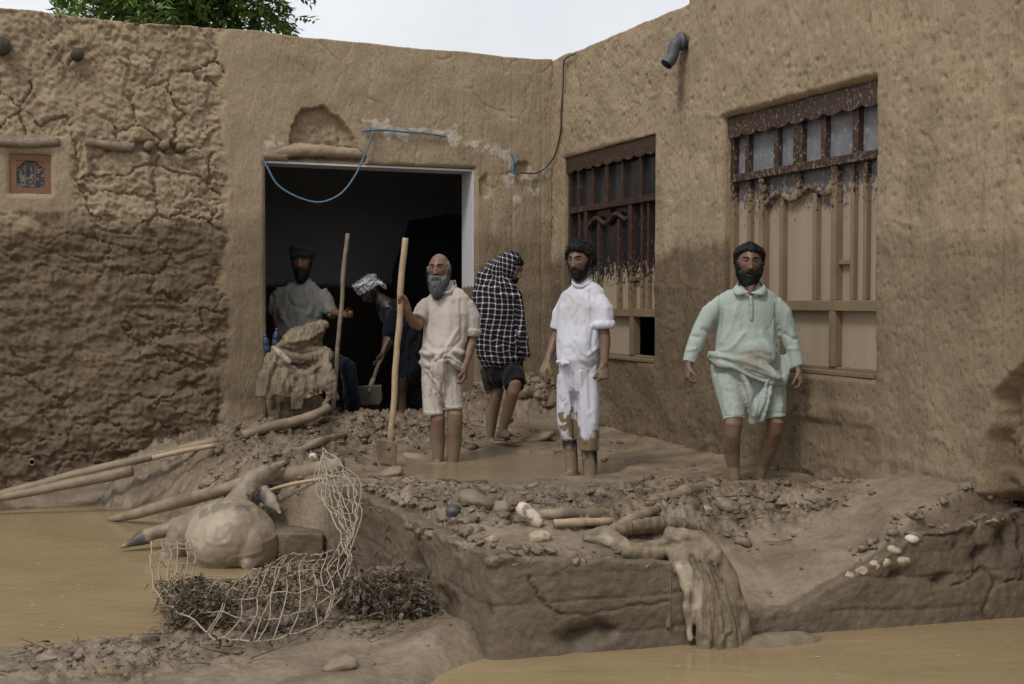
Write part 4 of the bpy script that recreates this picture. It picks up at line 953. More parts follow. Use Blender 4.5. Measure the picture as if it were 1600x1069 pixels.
# ------------------------------------------------------------------ shovels
t = NT('shovel_steel'); p = t.pos(); k = t.ramp(t.noise(p, 9, 5, .6), [(.40, 0), (.58, 1)])
M['steel'] = t.end(t.mix(k, (.135, .095, .06), (.20, .15, .095)), .65, t.bump(t.noise(p, 40, 4), .5, .006))
M['dark_steel'] = plain('dark_steel', (.060, .048, .036), .7)
def shovel(top, foot_, r, label, base, blade_c, blade_w, blade_h, facing, m, tilt=(0, 0, 1), curve=.05, flat=True):
    sh = thing('shovel', base, label, 'shovel'); pts = np.linspace(top, foot_, 24); jit = .006 * fbm(np.linspace(0, 5, 24)[:, None] * np.ones(3), 2, 3)
    pts = pts + jit[:, None] * np.array([1, .4, 0]); v, f = tube(pts, list(r * (1 + .06 * fbm(np.linspace(0, 9, 24)[:, None] * np.ones(3), 2, 4))), 12, None, False); add('handle', v, f, m, sh)
    up = unit(tilt); fc = np.asarray(facing, float); fc = unit(fc - up * np.dot(fc, up)); sd_ = np.cross(up, fc); nu, nv = 13, 12; V_ = []
    for i in range(nu):
        a = i / (nu - 1) * 2 - 1
        for j in range(nv):
            b = j / (nv - 1); w = blade_w / 2 * (1 if b < .6 else 1 - .35 * ((b - .6) / .4) ** 2)
            V_.append(blade_c + sd_ * a * w + up * (blade_h * (.5 - b)) + fc * (curve * (a * a) * (1 - .3 * b) - .02 * b))
    ob = add('blade', np.array(V_), grid_faces(nu, nv), M['steel'] if base[1] < 11 else M['dark_steel'], sh); so = ob.modifiers.new('steel', 'SOLIDIFY'); so.thickness = .006
    v, f = tube([foot_ + unit(top - foot_) * .10, foot_, blade_c + up * blade_h * .15 + fc * .01], [r * 1.25, r * 1.2, r * .7], 10, None, False); add('socket', v, f, M['steel'], sh)
    return sh
shovel(P(632, 372, 9.52), P(610.5, 690, 9.50), .0245, 'shovel with a pale straight pole and a muddy blade held by the bald man', G(610, 722, 0), P(607, 708, 9.47), .19, .21, (-.45, -1, .25), M['palewood'], (.10, -.10, 1), .045)
shovel(P(542, 365, 12.12), P(520, 640, 12.0), .022, 'shovel with a long grey pole held by the man in the grey tunic', np.append(P(519, 652, 12.0)[:2], .0), P(519, 652, 12.0), .17, .20, (0, -1, .2), M['greywood'])
shovel(P(607, 528, 12.55), P(578, 606, 12.45), .020, 'shovel with a square blade in the hands of the bending man', np.append(P(577, 634, 12.45)[:2], .0), P(577.5, 618, 12.43), .27, .21, (-.1, -1, .25), M['oldwood'], (-.06, 0, 1), .02)

# ------------------------------------------------------------------ wire net with the weeds caught in it
E1 = [(303, 848, 7.15), (305, 900, 7.05), (335, 902, 7.2), (385, 898, 7.3), (440, 872, 7.3), (480, 865, 7.3), (522, 858, 7.2), (548, 820, 7.2), (560, 775, 7.35), (540, 735, 7.8), (507, 702, 8.15)]
E2 = [(238, 846, 7.0), (238, 902, 6.85), (262, 948, 6.62), (318, 985, 6.25), (385, 1002, 6.12), (450, 994, 6.18), (525, 955, 6.45), (545, 890, 6.95), (520, 815, 7.2), (502, 760, 7.6), (501, 715, 8.0)]
e1 = spline([P(*k) for k in E1], 9); e2 = spline([P(*k) for k in E2], 9)
t = NT('net_cord'); p = t.pos(); M['net'] = t.end(t.mix(t.noise(p, 14, 4), (.17, .128, .082), (.44, .38, .30)), .85)
net = thing('wire_net', P(380, 1000, 6.4), 'crumpled pale wire net caught with weeds beside the water', 'net')
NU = len(e1); NW = 6; n3 = np.linspace(0, 1, NW)
S_ = np.zeros((NU, NW, 3)); sag = np.interp(np.linspace(0, 1, NU), [0, .15, .3, .6, .75, 1], [.0, .01, -.05, -.05, .02, .03])
for j, w in enumerate(n3):
    S_[:, j] = e1 * (1 - w) + e2 * w; S_[:, j, 2] -= sag * 4 * w * (1 - w)
S_ += .040 * np.stack([fbm(S_ * 5 + k * 9, 4, 141 + k, .65) for k in range(3)], -1)
for j in range(NW):
    v, f = tube(S_[:, j], (.0046 if j in (0, NW - 1) else .0036), 6, None, False); add('strand', v, f, M['net'], net)
for i in np.linspace(0, NU - 1, 34).astype(int):
    a = min(i + int(rng.integers(-1, 2)), NU - 1); a = max(a, 0); pts = np.array([S_[min(max(a + (j - 3) // 3, 0), NU - 1), j] for j in range(NW)]) + rng.normal(0, .006, (NW, 3))
    v, f = tube(spline(pts, 4), .0033, 6, None, False); add('strand', v, f, M['net'], net)
# cords hanging loose where the net climbs the bank
for k in range(16):
    i0 = int(rng.integers(int(NU * .66), NU - 6)); i1 = min(i0 + int(rng.integers(8, 26)), NU - 1); pts = spline([S_[i0, rng.integers(0, NW)], S_[(i0 + i1) // 2, rng.integers(0, NW)] + rng.normal(0, .05, 3), S_[i1, rng.integers(0, NW)]], 6)
    v, f = tube(pts, .0030, 5, None, False); add('strand', v, f, M['net'], net)
def blades(n, src, length, width, droop, seed, up=(0, .9)):
    r2 = np.random.default_rng(seed); vv, ff = [], []
    for k in range(n):
        b = src(r2); a = r2.uniform(0, 2 * math.pi); leaf = r2.random() < .38
        L = length * r2.uniform(.3, 1.2) * (.45 if leaf else 1); w = width * r2.uniform(.5, 1.4) * (3.2 if leaf else 1); h = np.array([math.cos(a), math.sin(a), 0]); sd_ = unit(np.array([-h[1], h[0], r2.normal(0, .8)])); e = r2.uniform(*up); n0 = len(vv); pt = np.array(b)
        d = h * math.cos(e) + np.array([0, 0, math.sin(e)])
        for s in range(5):
            ww = w * (.6, 1.1, 1.0, .7, .15)[s]; vv += [pt - sd_ * ww, pt + sd_ * ww]; d = unit(d + np.array([0, 0, -droop * r2.uniform(-.3, 1.0)]) + r2.normal(0, .55, 3)); sd_ = unit(sd_ + r2.normal(0, .35, 3)); pt = pt + d * L / 4
        for s in range(4): ff.append((n0 + 2 * s, n0 + 2 * s + 1, n0 + 2 * s + 3, n0 + 2 * s + 2))
    return vv, ff
t = NT('drowned_weeds'); p = t.pos(); k = t.noise(p, 16, 4, .65)
M['weeds'] = t.end(t.mix(t.ramp(k, [(.35, 0), (.66, 1)]), (.030, .022, .014), (.15, .110, .070)), .6, None)
def src1(r):
    i = int(r.integers(int(NU * .10), int(NU * .66))); w = r.beta(1.5, 1.6) * .9; q_ = S_[i, 0] * (1 - w) + S_[i, -1] * w; q_ = q_ + r.normal(0, .03, 3) + [0, .06, 0]; q_[2] = max(q_[2] - .03 - abs(r.normal(0, .03)), TZfast(q_[0], q_[1])); return q_
def TZfast(x, y):
    i = np.clip(np.searchsorted(xs, x), 0, len(xs) - 1); j = np.clip(np.searchsorted(ys, y), 0, len(ys) - 1); return Hh[i, j]
def src2(r):
    a = r.random(); c = P(560 + 95 * a, 968 - 10 * a, 6.72 - .1 * a); h = .20 * math.sin(math.pi * min(a * .8 + .15, 1)) * r.random() ** .7; q_ = c + r.normal(0, .05, 3) * [1, 1.4, .2]; q_[2] = TZfast(q_[0], q_[1]) + h + .02; return q_
def src3(r):
    c = P(270 + r.random() * 90, 975 + r.random() * 25, 6.6); q_ = c + r.normal(0, .04, 3); q_[2] = TZfast(q_[0], q_[1]) + r.random() ** 2 * .24; return q_
def src4(r):
    i = int(r.integers(int(NU * .10), int(NU * .62))); j = int(r.integers(0, NW)); return S_[i, j] + r.normal(0, .012, 3) - [0, .012, 0]
vv, ff = [], []
for src, n, L, w, dr, sd_ in ((src1, 3000, .11, .0030, .25, 1), (src4, 620, .10, .0028, .5, 4), (src2, 4200, .15, .0034, .5, 2), (src3, 1700, .13, .0030, .45, 3)):
    a, b = blades(n, src, L, w, dr, sd_, (-.9, .45)); n0 = len(vv); vv += a; ff += [tuple(i + n0 for i in q_) for q_ in b]
wd = tag(add('drowned_weeds', vv, ff, M['weeds'], None, False), 'dark tangle of drowned weeds caught in the wire net', 'weeds', None, 'stuff')
# the dark mats under the weeds
g = Geo()
for k in range(16):
    a = k / 15; c = P(545 + 112 * a, 966 - 10 * a, 6.76 - .1 * a); z = TZfast(c[0], c[1]); h = .15 * math.sin(math.pi * min(a * .85 + .12, 1)) + .02; g.ball((c[0], c[1] + .03, z + h * .4), (.07, .10, h), None, 10, 8)
for k in range(14):
    a = k / 13; c = P(390 + 150 * a, 985 - 40 * a, 6.5 + .25 * a); z = TZfast(c[0], c[1]); g.ball((c[0], c[1] + .04, z + .02), (.07, .12, .055), None, 10, 8)
v, f, nr = remesh(g, .013, 2); v = v + nr * (.035 * ridged(v * [16, 16, 5], 3, 151) + .01 * fbm(v * 40, 2, 152))[:, None]
tag(add('weed_mat', v, f, M['weeds'], None, True), 'dark matted mound of drowned weeds under the wire net', 'weeds', None, 'stuff')

# ------------------------------------------------------------------ stones, clods and small finds
def rock(seed, r=(1, 1, 1), sub=2, rough=.25, freq=1.5):
    import bmesh
    bm = bmesh.new(); bmesh.ops.create_icosphere(bm, subdivisions=sub, radius=1); v = np.array([x.co[:] for x in bm.verts]); f = [tuple(x.index for x in q_.verts) for q_ in bm.faces]; bm.free()
    v = v * (1 + rough * fbm(v * freq + seed * 7.7, 3, seed))[:, None] * np.array(r); return v, f
t = NT('pale_stone'); p = t.pos(); k = t.ramp(t.noise(p, 24, 5, .7), [(.40, 0), (.52, 1)]); M['palestone'] = t.end(t.mix(k, (.20, .145, .09), (.36, .295, .205)), .7, t.bump(t.noise(p, 60, 4), .4, .004))
t = NT('white_stone'); p = t.pos(); M['whitestone'] = t.end(t.mix(t.noise(p, 20, 4), (.42, .37, .29), (.56, .52, .45)), .6, t.bump(t.noise(p, 60, 4), .3, .004))
def stone(px, py, rx, rz, m, label, seed, lift=.3, Y=None, group=None, c=None):
    if c is None: c = GP(px, py); c[2] = TZ(c[0], c[1])
    k = c[1] / FPX; r = np.array([rx * k, rx * k * .9, rz * k]); v, f = rock(seed, r, 3, .22)
    a = seed * 1.3; Rm = np.array([[math.cos(.3 * math.sin(a)), 0, math.sin(.3 * math.sin(a))], [0, 1, 0], [-math.sin(.3 * math.sin(a)), 0, math.cos(.3 * math.sin(a))]])
    return tag(add('stone', v @ Rm + c + (0, 0, r[2] * lift), f, m, None, True, None, c), label, 'stone', group)
def FWs(px, py): return FW(px, py, -.02)
stone(1425, 846, 11, 7, M['whitestone'], 'bright white stone at the top of the row along the broken wall edge', 3, c=FWs(1425, 846), lift=.6)
stone(1406, 878, 15, 11, M['palestone'], 'large brown cobble below the bright white stone', 4, c=FWs(1406, 878), lift=.3)
stone(1380, 881, 11, 9, M['palestone'], 'pale cobble in the middle of the row along the broken wall edge', 5, c=FWs(1381, 881), lift=.3)
stone(1367, 888, 9, 9, M['palestone'], 'small pale cobble left of the pale middle cobble in the wall edge row', 6, c=FWs(1366, 888), lift=.4)
stone(1346, 894, 10, 7, M['palestone'], 'muddy cobble second from the lower end of the wall edge row', 7, c=FWs(1347, 894), lift=.3)
stone(1327, 904, 8, 6, M['palestone'], 'small cobble at the lower end of the wall edge row', 8, c=FWs(1328, 902), lift=.4)
stone(1400, 861, 12, 7, M['palestone'], 'flat muddy cobble just below left of the bright white stone', 9, c=FWs(1398, 862), lift=.3)
stone(842, 843, 19, 10, M['palestone'], 'flat yellowish stone in front of the white bottle', 10)
stone(767, 857, 12, 6, M['palestone'], 'small pale stone on the front corner of the platform', 11)
stone(1103, 799, 12, 8, M['palestone'], 'pale pointed stone in the mud before the man in mint green', 12)
stone(1135, 800, 20, 11, M['mudwood'], 'rounded muddy stone right of the pale pointed stone', 13)
stone(655, 717, 26, 7, M['mudwood'], 'flat slab of stone beside the shovel blade', 14)
stone(668, 738, 34, 12, M['mudwood'], 'broad muddy stone in front of the flat slab by the shovel', 15)
stone(612, 742, 20, 10, M['mudwood'], 'muddy stone just in front of the shovel blade', 16)
stone(640, 758, 16, 9, M['mudwood'], 'small rounded stone between the muddy stones before the shovel', 17)
stone(745, 795, 30, 14, M['mudwood'], 'big muddy lump right of the dark pot on the platform', 18)
stone(782, 800, 16, 13, M['mudwood'], 'muddy stone touching the left side of the white bottle', 19)
stone(489, 716, 6, 6, M['whitestone'], 'tiny white stone on the mud above the wire net', 20)
stone(533, 1042, 26, 12, M['mudwood'], 'muddy stone in the foreground mud bank', 21)
stone(538, 1043, 6, 4, M['whitestone'], 'small white pebble on the foreground muddy stone', 22, lift=2.2)
stone(1487, 786, 10, 4, M['palestone'], 'flat pale stone lying by the foot of the right wall', 23)
stone(820, 620, 24, 12, M['mudwood'], 'fallen lump of earth in the corner behind the man in white', 24)
stone(838, 640, 30, 11, M['mudwood'], 'long fallen earth lump at the bottom of the corner pile', 25)
stone(835, 600, 18, 12, M['mudwood'], 'upper fallen earth lump in the corner pile', 26)
# the pale bottle, the dark pot
def turned(name, base, axis, prof, m, label, cat, n=18, cap=None):
    ax = unit(axis); th = thing(name, base, label, cat); v, f = tube([base + ax * z for z, _ in prof], [r for _, r in prof], n, None, False); add('body', v, f, m, th); return th, ax
t = NT('muddy_white_plastic'); p = t.pos(); z = t.ramp(t.noise(p, 26, 5, .7), [(.50, 0), (.56, 1)]); M['muddyplastic'] = t.end(t.mix(z, (.50, .43, .34), (.21, .155, .10)), .5)
b0 = GP(842, 822) + (0, 0, .02); b1 = P(806, 787, b0[1] + .02); ax = unit(b1 - b0); Lb = np.linalg.norm(b1 - b0)
th, _ = turned('bottle', b0, ax, [(-.02, .030), (.0, .038), (.03, .042), (Lb * .70, .042), (Lb * .84, .036), (Lb * .93, .020), (Lb * .96, .018)], M['muddyplastic'], 'mud smeared white bottle sticking up out of the mud mid platform', 'bottle')
v, f = tube([b0 + ax * Lb * .94, b0 + ax * Lb * 1.02], .021, 14, None, False); add('cap', v, f, plain('brown_cap', (.10, .05, .035), .5, .1), th)
b0 = GP(706, 812); th, ax = turned('pot', b0 + (0, 0, -.02), (.12, -.25, 1), [(0, .034), (.04, .040), (.08, .042), (.10, .044), (.103, .039), (.08, .036)], plain('dark_enamel', (.050, .050, .054), .5, .4), 'dark grey pot half buried on the front of the platform', 'pot')
v, f = tube([b0 + ax * .02 + (.05, -.02, 0), b0 + ax * .06 + (.085, -.02, 0), b0 + ax * .10 + (.05, -.02, 0)], .006, 8); add('handle', v, f, plain('pot_handle', (.03, .03, .035), .4, .1), th)

# clods of mud, far too many to count
def clods(n, centers, rmin, rmax, name, label, m, seed, flat=.62):
    r2 = np.random.default_rng(seed); protos = [rock(100 + k, (1, 1, 1), 2, .75, 1.6) for k in range(18)]; VV, FF, n0 = [], [], 0; k = 0; tries = 0
    while k < n and tries < n * 40:
        tries += 1; x, y = centers(r2)
        i = int(np.clip(np.searchsorted(xs, x), 0, len(xs) - 1)); j = int(np.clip(np.searchsorted(ys, y), 0, len(ys) - 1))
        pr = BR[i, j] + .05
        if r2.random() > pr or (PU[i, j] > .5 and r2.random() > .02): continue
        pv, pf = protos[r2.integers(0, len(protos))]; r = rmin + (rmax - rmin) * r2.random() ** 4.5; a = r2.uniform(0, 6.28); c_, s_ = math.cos(a), math.sin(a)
        q_ = pv * r * np.array([r2.uniform(.8, 1.6), r2.uniform(.7, 1.2), flat * r2.uniform(.7, 1.3)]); q_ = np.stack([q_[:, 0] * c_ - q_[:, 1] * s_, q_[:, 0] * s_ + q_[:, 1] * c_, q_[:, 2]], 1)
        VV.append(q_ + (x, y, Hh[i, j] - r * .10)); FF.append(np.array(pf) + n0); n0 += len(pv); k += 1
    ob = add(name, np.vstack(VV), np.vstack(FF), m, None, True, {'dark': np.clip(.35 + .5 * fbm(np.vstack(VV) * 3, 3, 84), 0, 1)}); return tag(ob, label, 'mud', None, 'stuff')
def area(x0, x1, y0, y1): return lambda r: (r.uniform(x0, x1), r.uniform(y0, y1))
clods(2600, area(-2.6, 2.3, 6.1, 11.9), .008, .050, 'mud_clods', 'broken clods of wet mud strewn over the platform', M['mud'], 5)
clods(420, area(-2.8, -.2, 5.7, 7.0), .005, .026, 'mud_clods', 'small clods of mud on the foreground bank', M['mud'], 6, .5)
def edge_clods():
    r2 = np.random.default_rng(44); VV, FF, n0 = [], [], 0; protos = [rock(140 + k, (1, 1, 1), 2, .75, 1.7) for k in range(12)]
    for k in range(620):
        u = r2.choice([r2.uniform(-2.2, 0), r2.uniform(0, 1.0), r2.uniform(2.1, 3.6)], p=[.42, .28, .30]); b = abs(r2.normal(.03, .07)) + .012
        xy = (A0 + EF * u + NB * b) if u > 0 else (A0 - GS * u + NS * b); x, y = xy; i = int(np.clip(np.searchsorted(xs, x), 0, len(xs) - 1)); j = int(np.clip(np.searchsorted(ys, y), 0, len(ys) - 1))
        z = max(Hh[i, j], (front_profile(u) if u > 0 else -.02) - .03 + (.0 if b > -.01 else b * .8)); r = .006 + .030 * r2.random() ** 3.6; a = r2.uniform(0, 6.28); c_, s_ = math.cos(a), math.sin(a)
        pv, pf = protos[r2.integers(0, 12)]; q_ = pv * r * np.array([r2.uniform(.8, 1.6), r2.uniform(.7, 1.2), .7]); q_ = np.stack([q_[:, 0] * c_ - q_[:, 1] * s_, q_[:, 0] * s_ + q_[:, 1] * c_, q_[:, 2]], 1)
        VV.append(q_ + (x, y, z)); FF.append(np.array(pf) + n0); n0 += len(pv)
    ob = add('mud_clods', np.vstack(VV), np.vstack(FF), M['mud'], None, True, {'dark': np.zeros(n0)}); tag(ob, 'crumbs of mud along the broken edge of the retaining wall', 'mud', None, 'stuff')
edge_clods()
# scum and straw afloat on the flood
r2 = np.random.default_rng(33); VV, FF = [], []
def fleck(x, y, r):
    n0 = len(VV); k = 7; ph = r2.uniform(0, 6.28); rr = r * r2.uniform(.5, 1.2, k); e = r2.uniform(.4, 1)
    VV.append((x, y, WATER_Z + .004 + r * .08))
    for i in range(k): a_ = ph + i * 2 * math.pi / k; VV.append((x + rr[i] * math.cos(a_) * 1.5, y + rr[i] * e * math.sin(a_), WATER_Z + .002))
    for i in range(k): FF.append((n0, n0 + 1 + i, n0 + 1 + (i + 1) % k))
for k in range(60):
    cx, cy = (r2.uniform(-4.2, -1.5), r2.uniform(6.6, 10.3)) if k < 42 else (r2.uniform(-.2, 3.2), r2.uniform(5.3, 6.4)); n = int(r2.integers(1, 9))
    for j in range(n): fleck(cx + r2.normal(0, .10), cy + r2.normal(0, .05), r2.uniform(.002, .010) * (1.6 if r2.random() < .1 else 1))
tag(add('scum_flecks', VV, FF, plain('scum', (.30, .245, .17), .7, .35, 8), None, True), 'pale flecks of scum and froth afloat on the brown floodwater', 'scum', None, 'stuff')
clods(260, lambda r: tuple((CN + NL * abs(r.normal(.05, .22)) + NR * abs(r.normal(.1, .45)))[:2]), .015, .105, 'mud_clods', 'fallen lumps of mud heaped in the corner of the walls', M['mud'], 8, .8)
# twigs and straw trodden into the mud
r2 = np.random.default_rng(12); VV, FF = [], []
for k in range(900):
    x, y = (r2.uniform(-1.6, 2.2), r2.uniform(6.2, 9.0)) if k < 620 else (r2.uniform(-2.8, -.3), r2.uniform(5.75, 6.9)); i = int(np.clip(np.searchsorted(xs, x), 0, len(xs) - 1)); j = int(np.clip(np.searchsorted(ys, y), 0, len(ys) - 1))
    if r2.random() > BR[i, j] * 1.1: continue
    L = r2.uniform(.04, .20) * (1.6 if r2.random() < .1 else 1); a = r2.uniform(0, 6.28); d = np.array([math.cos(a), math.sin(a), r2.normal(0, .18)]) * L; b = np.array([x, y, Hh[i, j] + .012])
    v, f = tube([b, b + d * .5 + r2.normal(0, .008, 3), b + d], [.0045 * r2.uniform(.5, 1.5), .004, .0015], 5, None, False); n0 = len(VV); VV += list(v); FF += [tuple(int(q_) + n0 for q_ in w) for w in f]
tag(add('twigs', VV, FF, M['weeds'], None, True), 'twigs and straw trodden into the broken mud', 'twigs', None, 'stuff')

# ------------------------------------------------------------------ dark curtain in the room
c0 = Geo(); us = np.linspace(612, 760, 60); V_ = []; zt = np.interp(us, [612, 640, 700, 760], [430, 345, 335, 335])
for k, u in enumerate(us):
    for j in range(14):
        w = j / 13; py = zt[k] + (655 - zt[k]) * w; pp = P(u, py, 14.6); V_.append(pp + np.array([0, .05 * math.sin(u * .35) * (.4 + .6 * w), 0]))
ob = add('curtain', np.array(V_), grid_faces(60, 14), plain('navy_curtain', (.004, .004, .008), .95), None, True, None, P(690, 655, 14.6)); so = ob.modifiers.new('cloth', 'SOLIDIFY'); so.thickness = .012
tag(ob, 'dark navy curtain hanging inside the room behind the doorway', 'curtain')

# ------------------------------------------------------------------ tree behind the house
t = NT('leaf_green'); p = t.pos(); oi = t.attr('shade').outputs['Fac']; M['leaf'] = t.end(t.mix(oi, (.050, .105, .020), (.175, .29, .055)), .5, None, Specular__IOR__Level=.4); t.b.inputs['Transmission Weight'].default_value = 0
tb = P(285, 470, 20.5); tree = thing('tree', (tb[0], tb[1], -.95), 'leafy green tree rising behind the left wall of the house', 'tree')
TC = P(305, -2, 20.5); Gt = Geo(); Gt.tube([(tb[0] + .5, tb[1], -1), (tb[0] + .35, tb[1], 2), (tb[0] + .1, tb[1], 4.2), TC + (0, 0, -.2)], [.26, .20, .15, .10], 12, None, True, .1)
r3 = np.random.default_rng(21); tips = []
for k in range(46):
    a = r3.uniform(0, 2 * math.pi); rr = math.sqrt(r3.random()); el = r3.uniform(-.9, 1); e = TC + np.array([2.15 * rr * math.cos(a), 1.9 * rr * math.sin(a), 1.35 * el * math.sqrt(max(1 - rr * rr * .8, .05)) + .05 - .0 * rr])
    s = TC + np.array([0, 0, -1.6 + 1.5 * r3.random()]) + r3.normal(0, .1, 3); mid = (s + e) / 2 + np.array([0, 0, .22]) + r3.normal(0, .12, 3); pts = spline([s, mid, e], 5); Gt.tube(pts, list(np.linspace(.05, .010, len(pts))), 6); tips += [pts[i] for i in (4, 6, 8, 10)]
Gt.obj('trunk', M['oldwood'], tree)
VV, FF, SH = [], [], []
for tip in tips:
    for k in range(int(r3.integers(8, 13))):
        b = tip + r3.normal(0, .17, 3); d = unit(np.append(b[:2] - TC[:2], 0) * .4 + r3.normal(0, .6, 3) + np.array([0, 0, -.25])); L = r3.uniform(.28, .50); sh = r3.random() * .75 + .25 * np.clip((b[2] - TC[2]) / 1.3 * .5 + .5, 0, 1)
        sd_ = unit(np.cross(d, r3.normal(0, .35, 3) + np.array([0, 0, 1])))
        for q_ in range(6):          # pinnate leaf: pairs of leaflets along a stalk
            c = b + d * L * (q_ + .6) / 6 + np.array([0, 0, -.02 * q_ * q_ / 6])
            for sg in (-1, 1):
                l = unit(sd_ * sg + d * .55 + np.array([0, 0, -.25]) + r3.normal(0, .12, 3)) * r3.uniform(.12, .20); w = unit(np.cross(l, np.array([0, 0, 1]) + r3.normal(0, .3, 3))) * .030; n0 = len(VV)
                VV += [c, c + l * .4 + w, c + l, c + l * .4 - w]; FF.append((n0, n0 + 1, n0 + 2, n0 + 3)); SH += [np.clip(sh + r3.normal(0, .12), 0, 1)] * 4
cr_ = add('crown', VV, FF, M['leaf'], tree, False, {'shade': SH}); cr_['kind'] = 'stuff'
# ------------------------------------------------------------------ people
def skin_mat(name, c, muddark=(.20, .145, .09)):
    t = NT(name); p = t.pos(); n1 = t.noise(p, 30, 5, .6); c = np.array(c)
    col = t.mix(t.ramp(n1, [(.3, 0), (.7, 1)]), tuple(c * .78), tuple(c * 1.12))
    col = t.mix(t.attr('lip').outputs['Fac'], col, (c[0] * .95, c[1] * .52, c[2] * .55))
    mud = t.attr('mud').outputs['Fac']; col = t.mix(mud, col, t.mix(n1, tuple(np.array(muddark) * .8), muddark))
    m = t.end(col, t.mix(mud, (.48,) * 3, (.7,) * 3), t.bump(t.noise(p, 120, 4, .6), .25, .002), Specular__IOR__Level=.4)
    t.b.inputs['Subsurface Weight'].default_value = .06; t.b.inputs['Subsurface Radius'].default_value = (.01, .004, .002); return m
def cloth_mat(name, c, mudc=(.215, .155, .095), rough=.92):
    t = NT(name); p = t.pos(); c = np.array(c)
    n1 = t.noise(p, 7, 5, .6); col = t.mix(t.ramp(n1, [(.3, 0), (.7, 1)]), tuple(c * .86), tuple(np.minimum(c * 1.05, .9)))
    mud = t.attr('mud').outputs['Fac']; n2 = t.noise(p, 60, 5, .7)
    sp = t.ramp(t.noise(p, 48, 3, .6), [(.74, 0), (.765, .7)])
    col = t.mix(sp, col, mudc); col = t.mix(mud, col, t.mix(n2, tuple(np.array(mudc) * .7), mudc))
    w = t.noise(t.stretch(p, (14, 14, 9)), 2, 5, .6)
    rg = t.n('TexNoise', _noise_type='RIDGED_MULTIFRACTAL', Scale=6.5, Detail=3.0, Roughness=.5, Distortion=.6); t.set(rg.inputs['Vector'], t.stretch(p, (1, 1, .55)))
    nb = t.bump(w, .12, .02); nb = t.bump(rg.outputs['Fac'], .22, .010, nb); nb = t.bump(t.noise(p, 260, 2), .2, .002, nb)
    m = t.end(col, rough, nb, Specular__IOR__Level=.15); t.b.inputs['Sheen Weight'].default_value = .08; return m
def hair_mat(name, c, rough=.55):
    t = NT(name); p = t.pos(); c = np.array(c); n1 = t.noise(t.stretch(p, (130, 130, 35)), 1, 4, .7)
    return t.end(t.mix(t.ramp(n1, [(.3, 0), (.7, 1)]), tuple(c * .5), tuple(np.minimum(c * 1.5, 1))), rough, t.bump(n1, .8, .006), Specular__IOR__Level=.3)

HX = np.array([.081, .098, .116])
def head_local(d):
    """sculpted head: d unit directions (x across, y to the face, z up) -> metres"""
    x, y, z = d[:, 0], d[:, 1], d[:, 2]
    p = d * HX
    jaw = sst(.05, -.9, z); p[:, 0] *= 1 - .20 * jaw * sst(-.3, .5, y) - .10 * jaw
    back = sst(-.1, -.8, z) * sst(.1, -.6, y); p[:, 1] *= 1 - .55 * back
    p[:, 0] *= 1 + .05 * sst(.1, .6, z) * sst(.2, -.5, y)
    front = sst(.15, .75, y)
    p[:, 1] -= .010 * front * sst(.0, .9, np.abs(x))
    p[:, 1] += .010 * sst(-.45, -.85, z) * sst(.0, .4, y)
    X_, Z_ = p[:, 0], p[:, 2]; G2 = lambda cx, cz, sx, sz: np.exp(-((np.abs(X_) - cx) / sx) ** 2 - ((Z_ - cz) / sz) ** 2)
    nz = np.clip((.030 - Z_) / .066, 0, 1); ridge = (.006 + .020 * nz ** 1.2) * np.exp(-(X_ / (.0095 + .007 * nz)) ** 2) * sst(.040, .026, Z_) * sst(-.047, -.036, Z_)
    f = ridge + .008 * G2(.012, -.034, .008, .009)
    f = f + .0065 * G2(.028, .033, .024, .009) + .004 * G2(0, .034, .014, .012) - .012 * G2(.031, .013, .015, .010)
    f = f + .005 * G2(.046, -.014, .018, .018) + .0055 * G2(0, -.056, .022, .007) + .006 * G2(0, -.068, .018, .006) - .004 * G2(0, -.0615, .024, .0022) - .004 * G2(0, -.079, .018, .006) + .007 * G2(0, -.098, .022, .014)
    p[:, 1] += f * sst(.05, .4, y); return p
def sphere_dirs(nu, nv):
    th = np.linspace(.02, math.pi - .02, nv); ph = np.linspace(0, 2 * math.pi, nu, endpoint=False)
    T_, F_ = np.meshgrid(th, ph, indexing='ij')
    d = np.stack([np.sin(T_) * np.sin(F_), np.sin(T_) * np.cos(F_), np.cos(T_)], -1).reshape(-1, 3)
    i, j = np.meshgrid(np.arange(nv - 1), np.arange(nu), indexing='ij'); a = i * nu + j; b = i * nu + (j + 1) % nu
    return d, np.stack([a, b, b + nu, a + nu], -1).reshape(-1, 4)
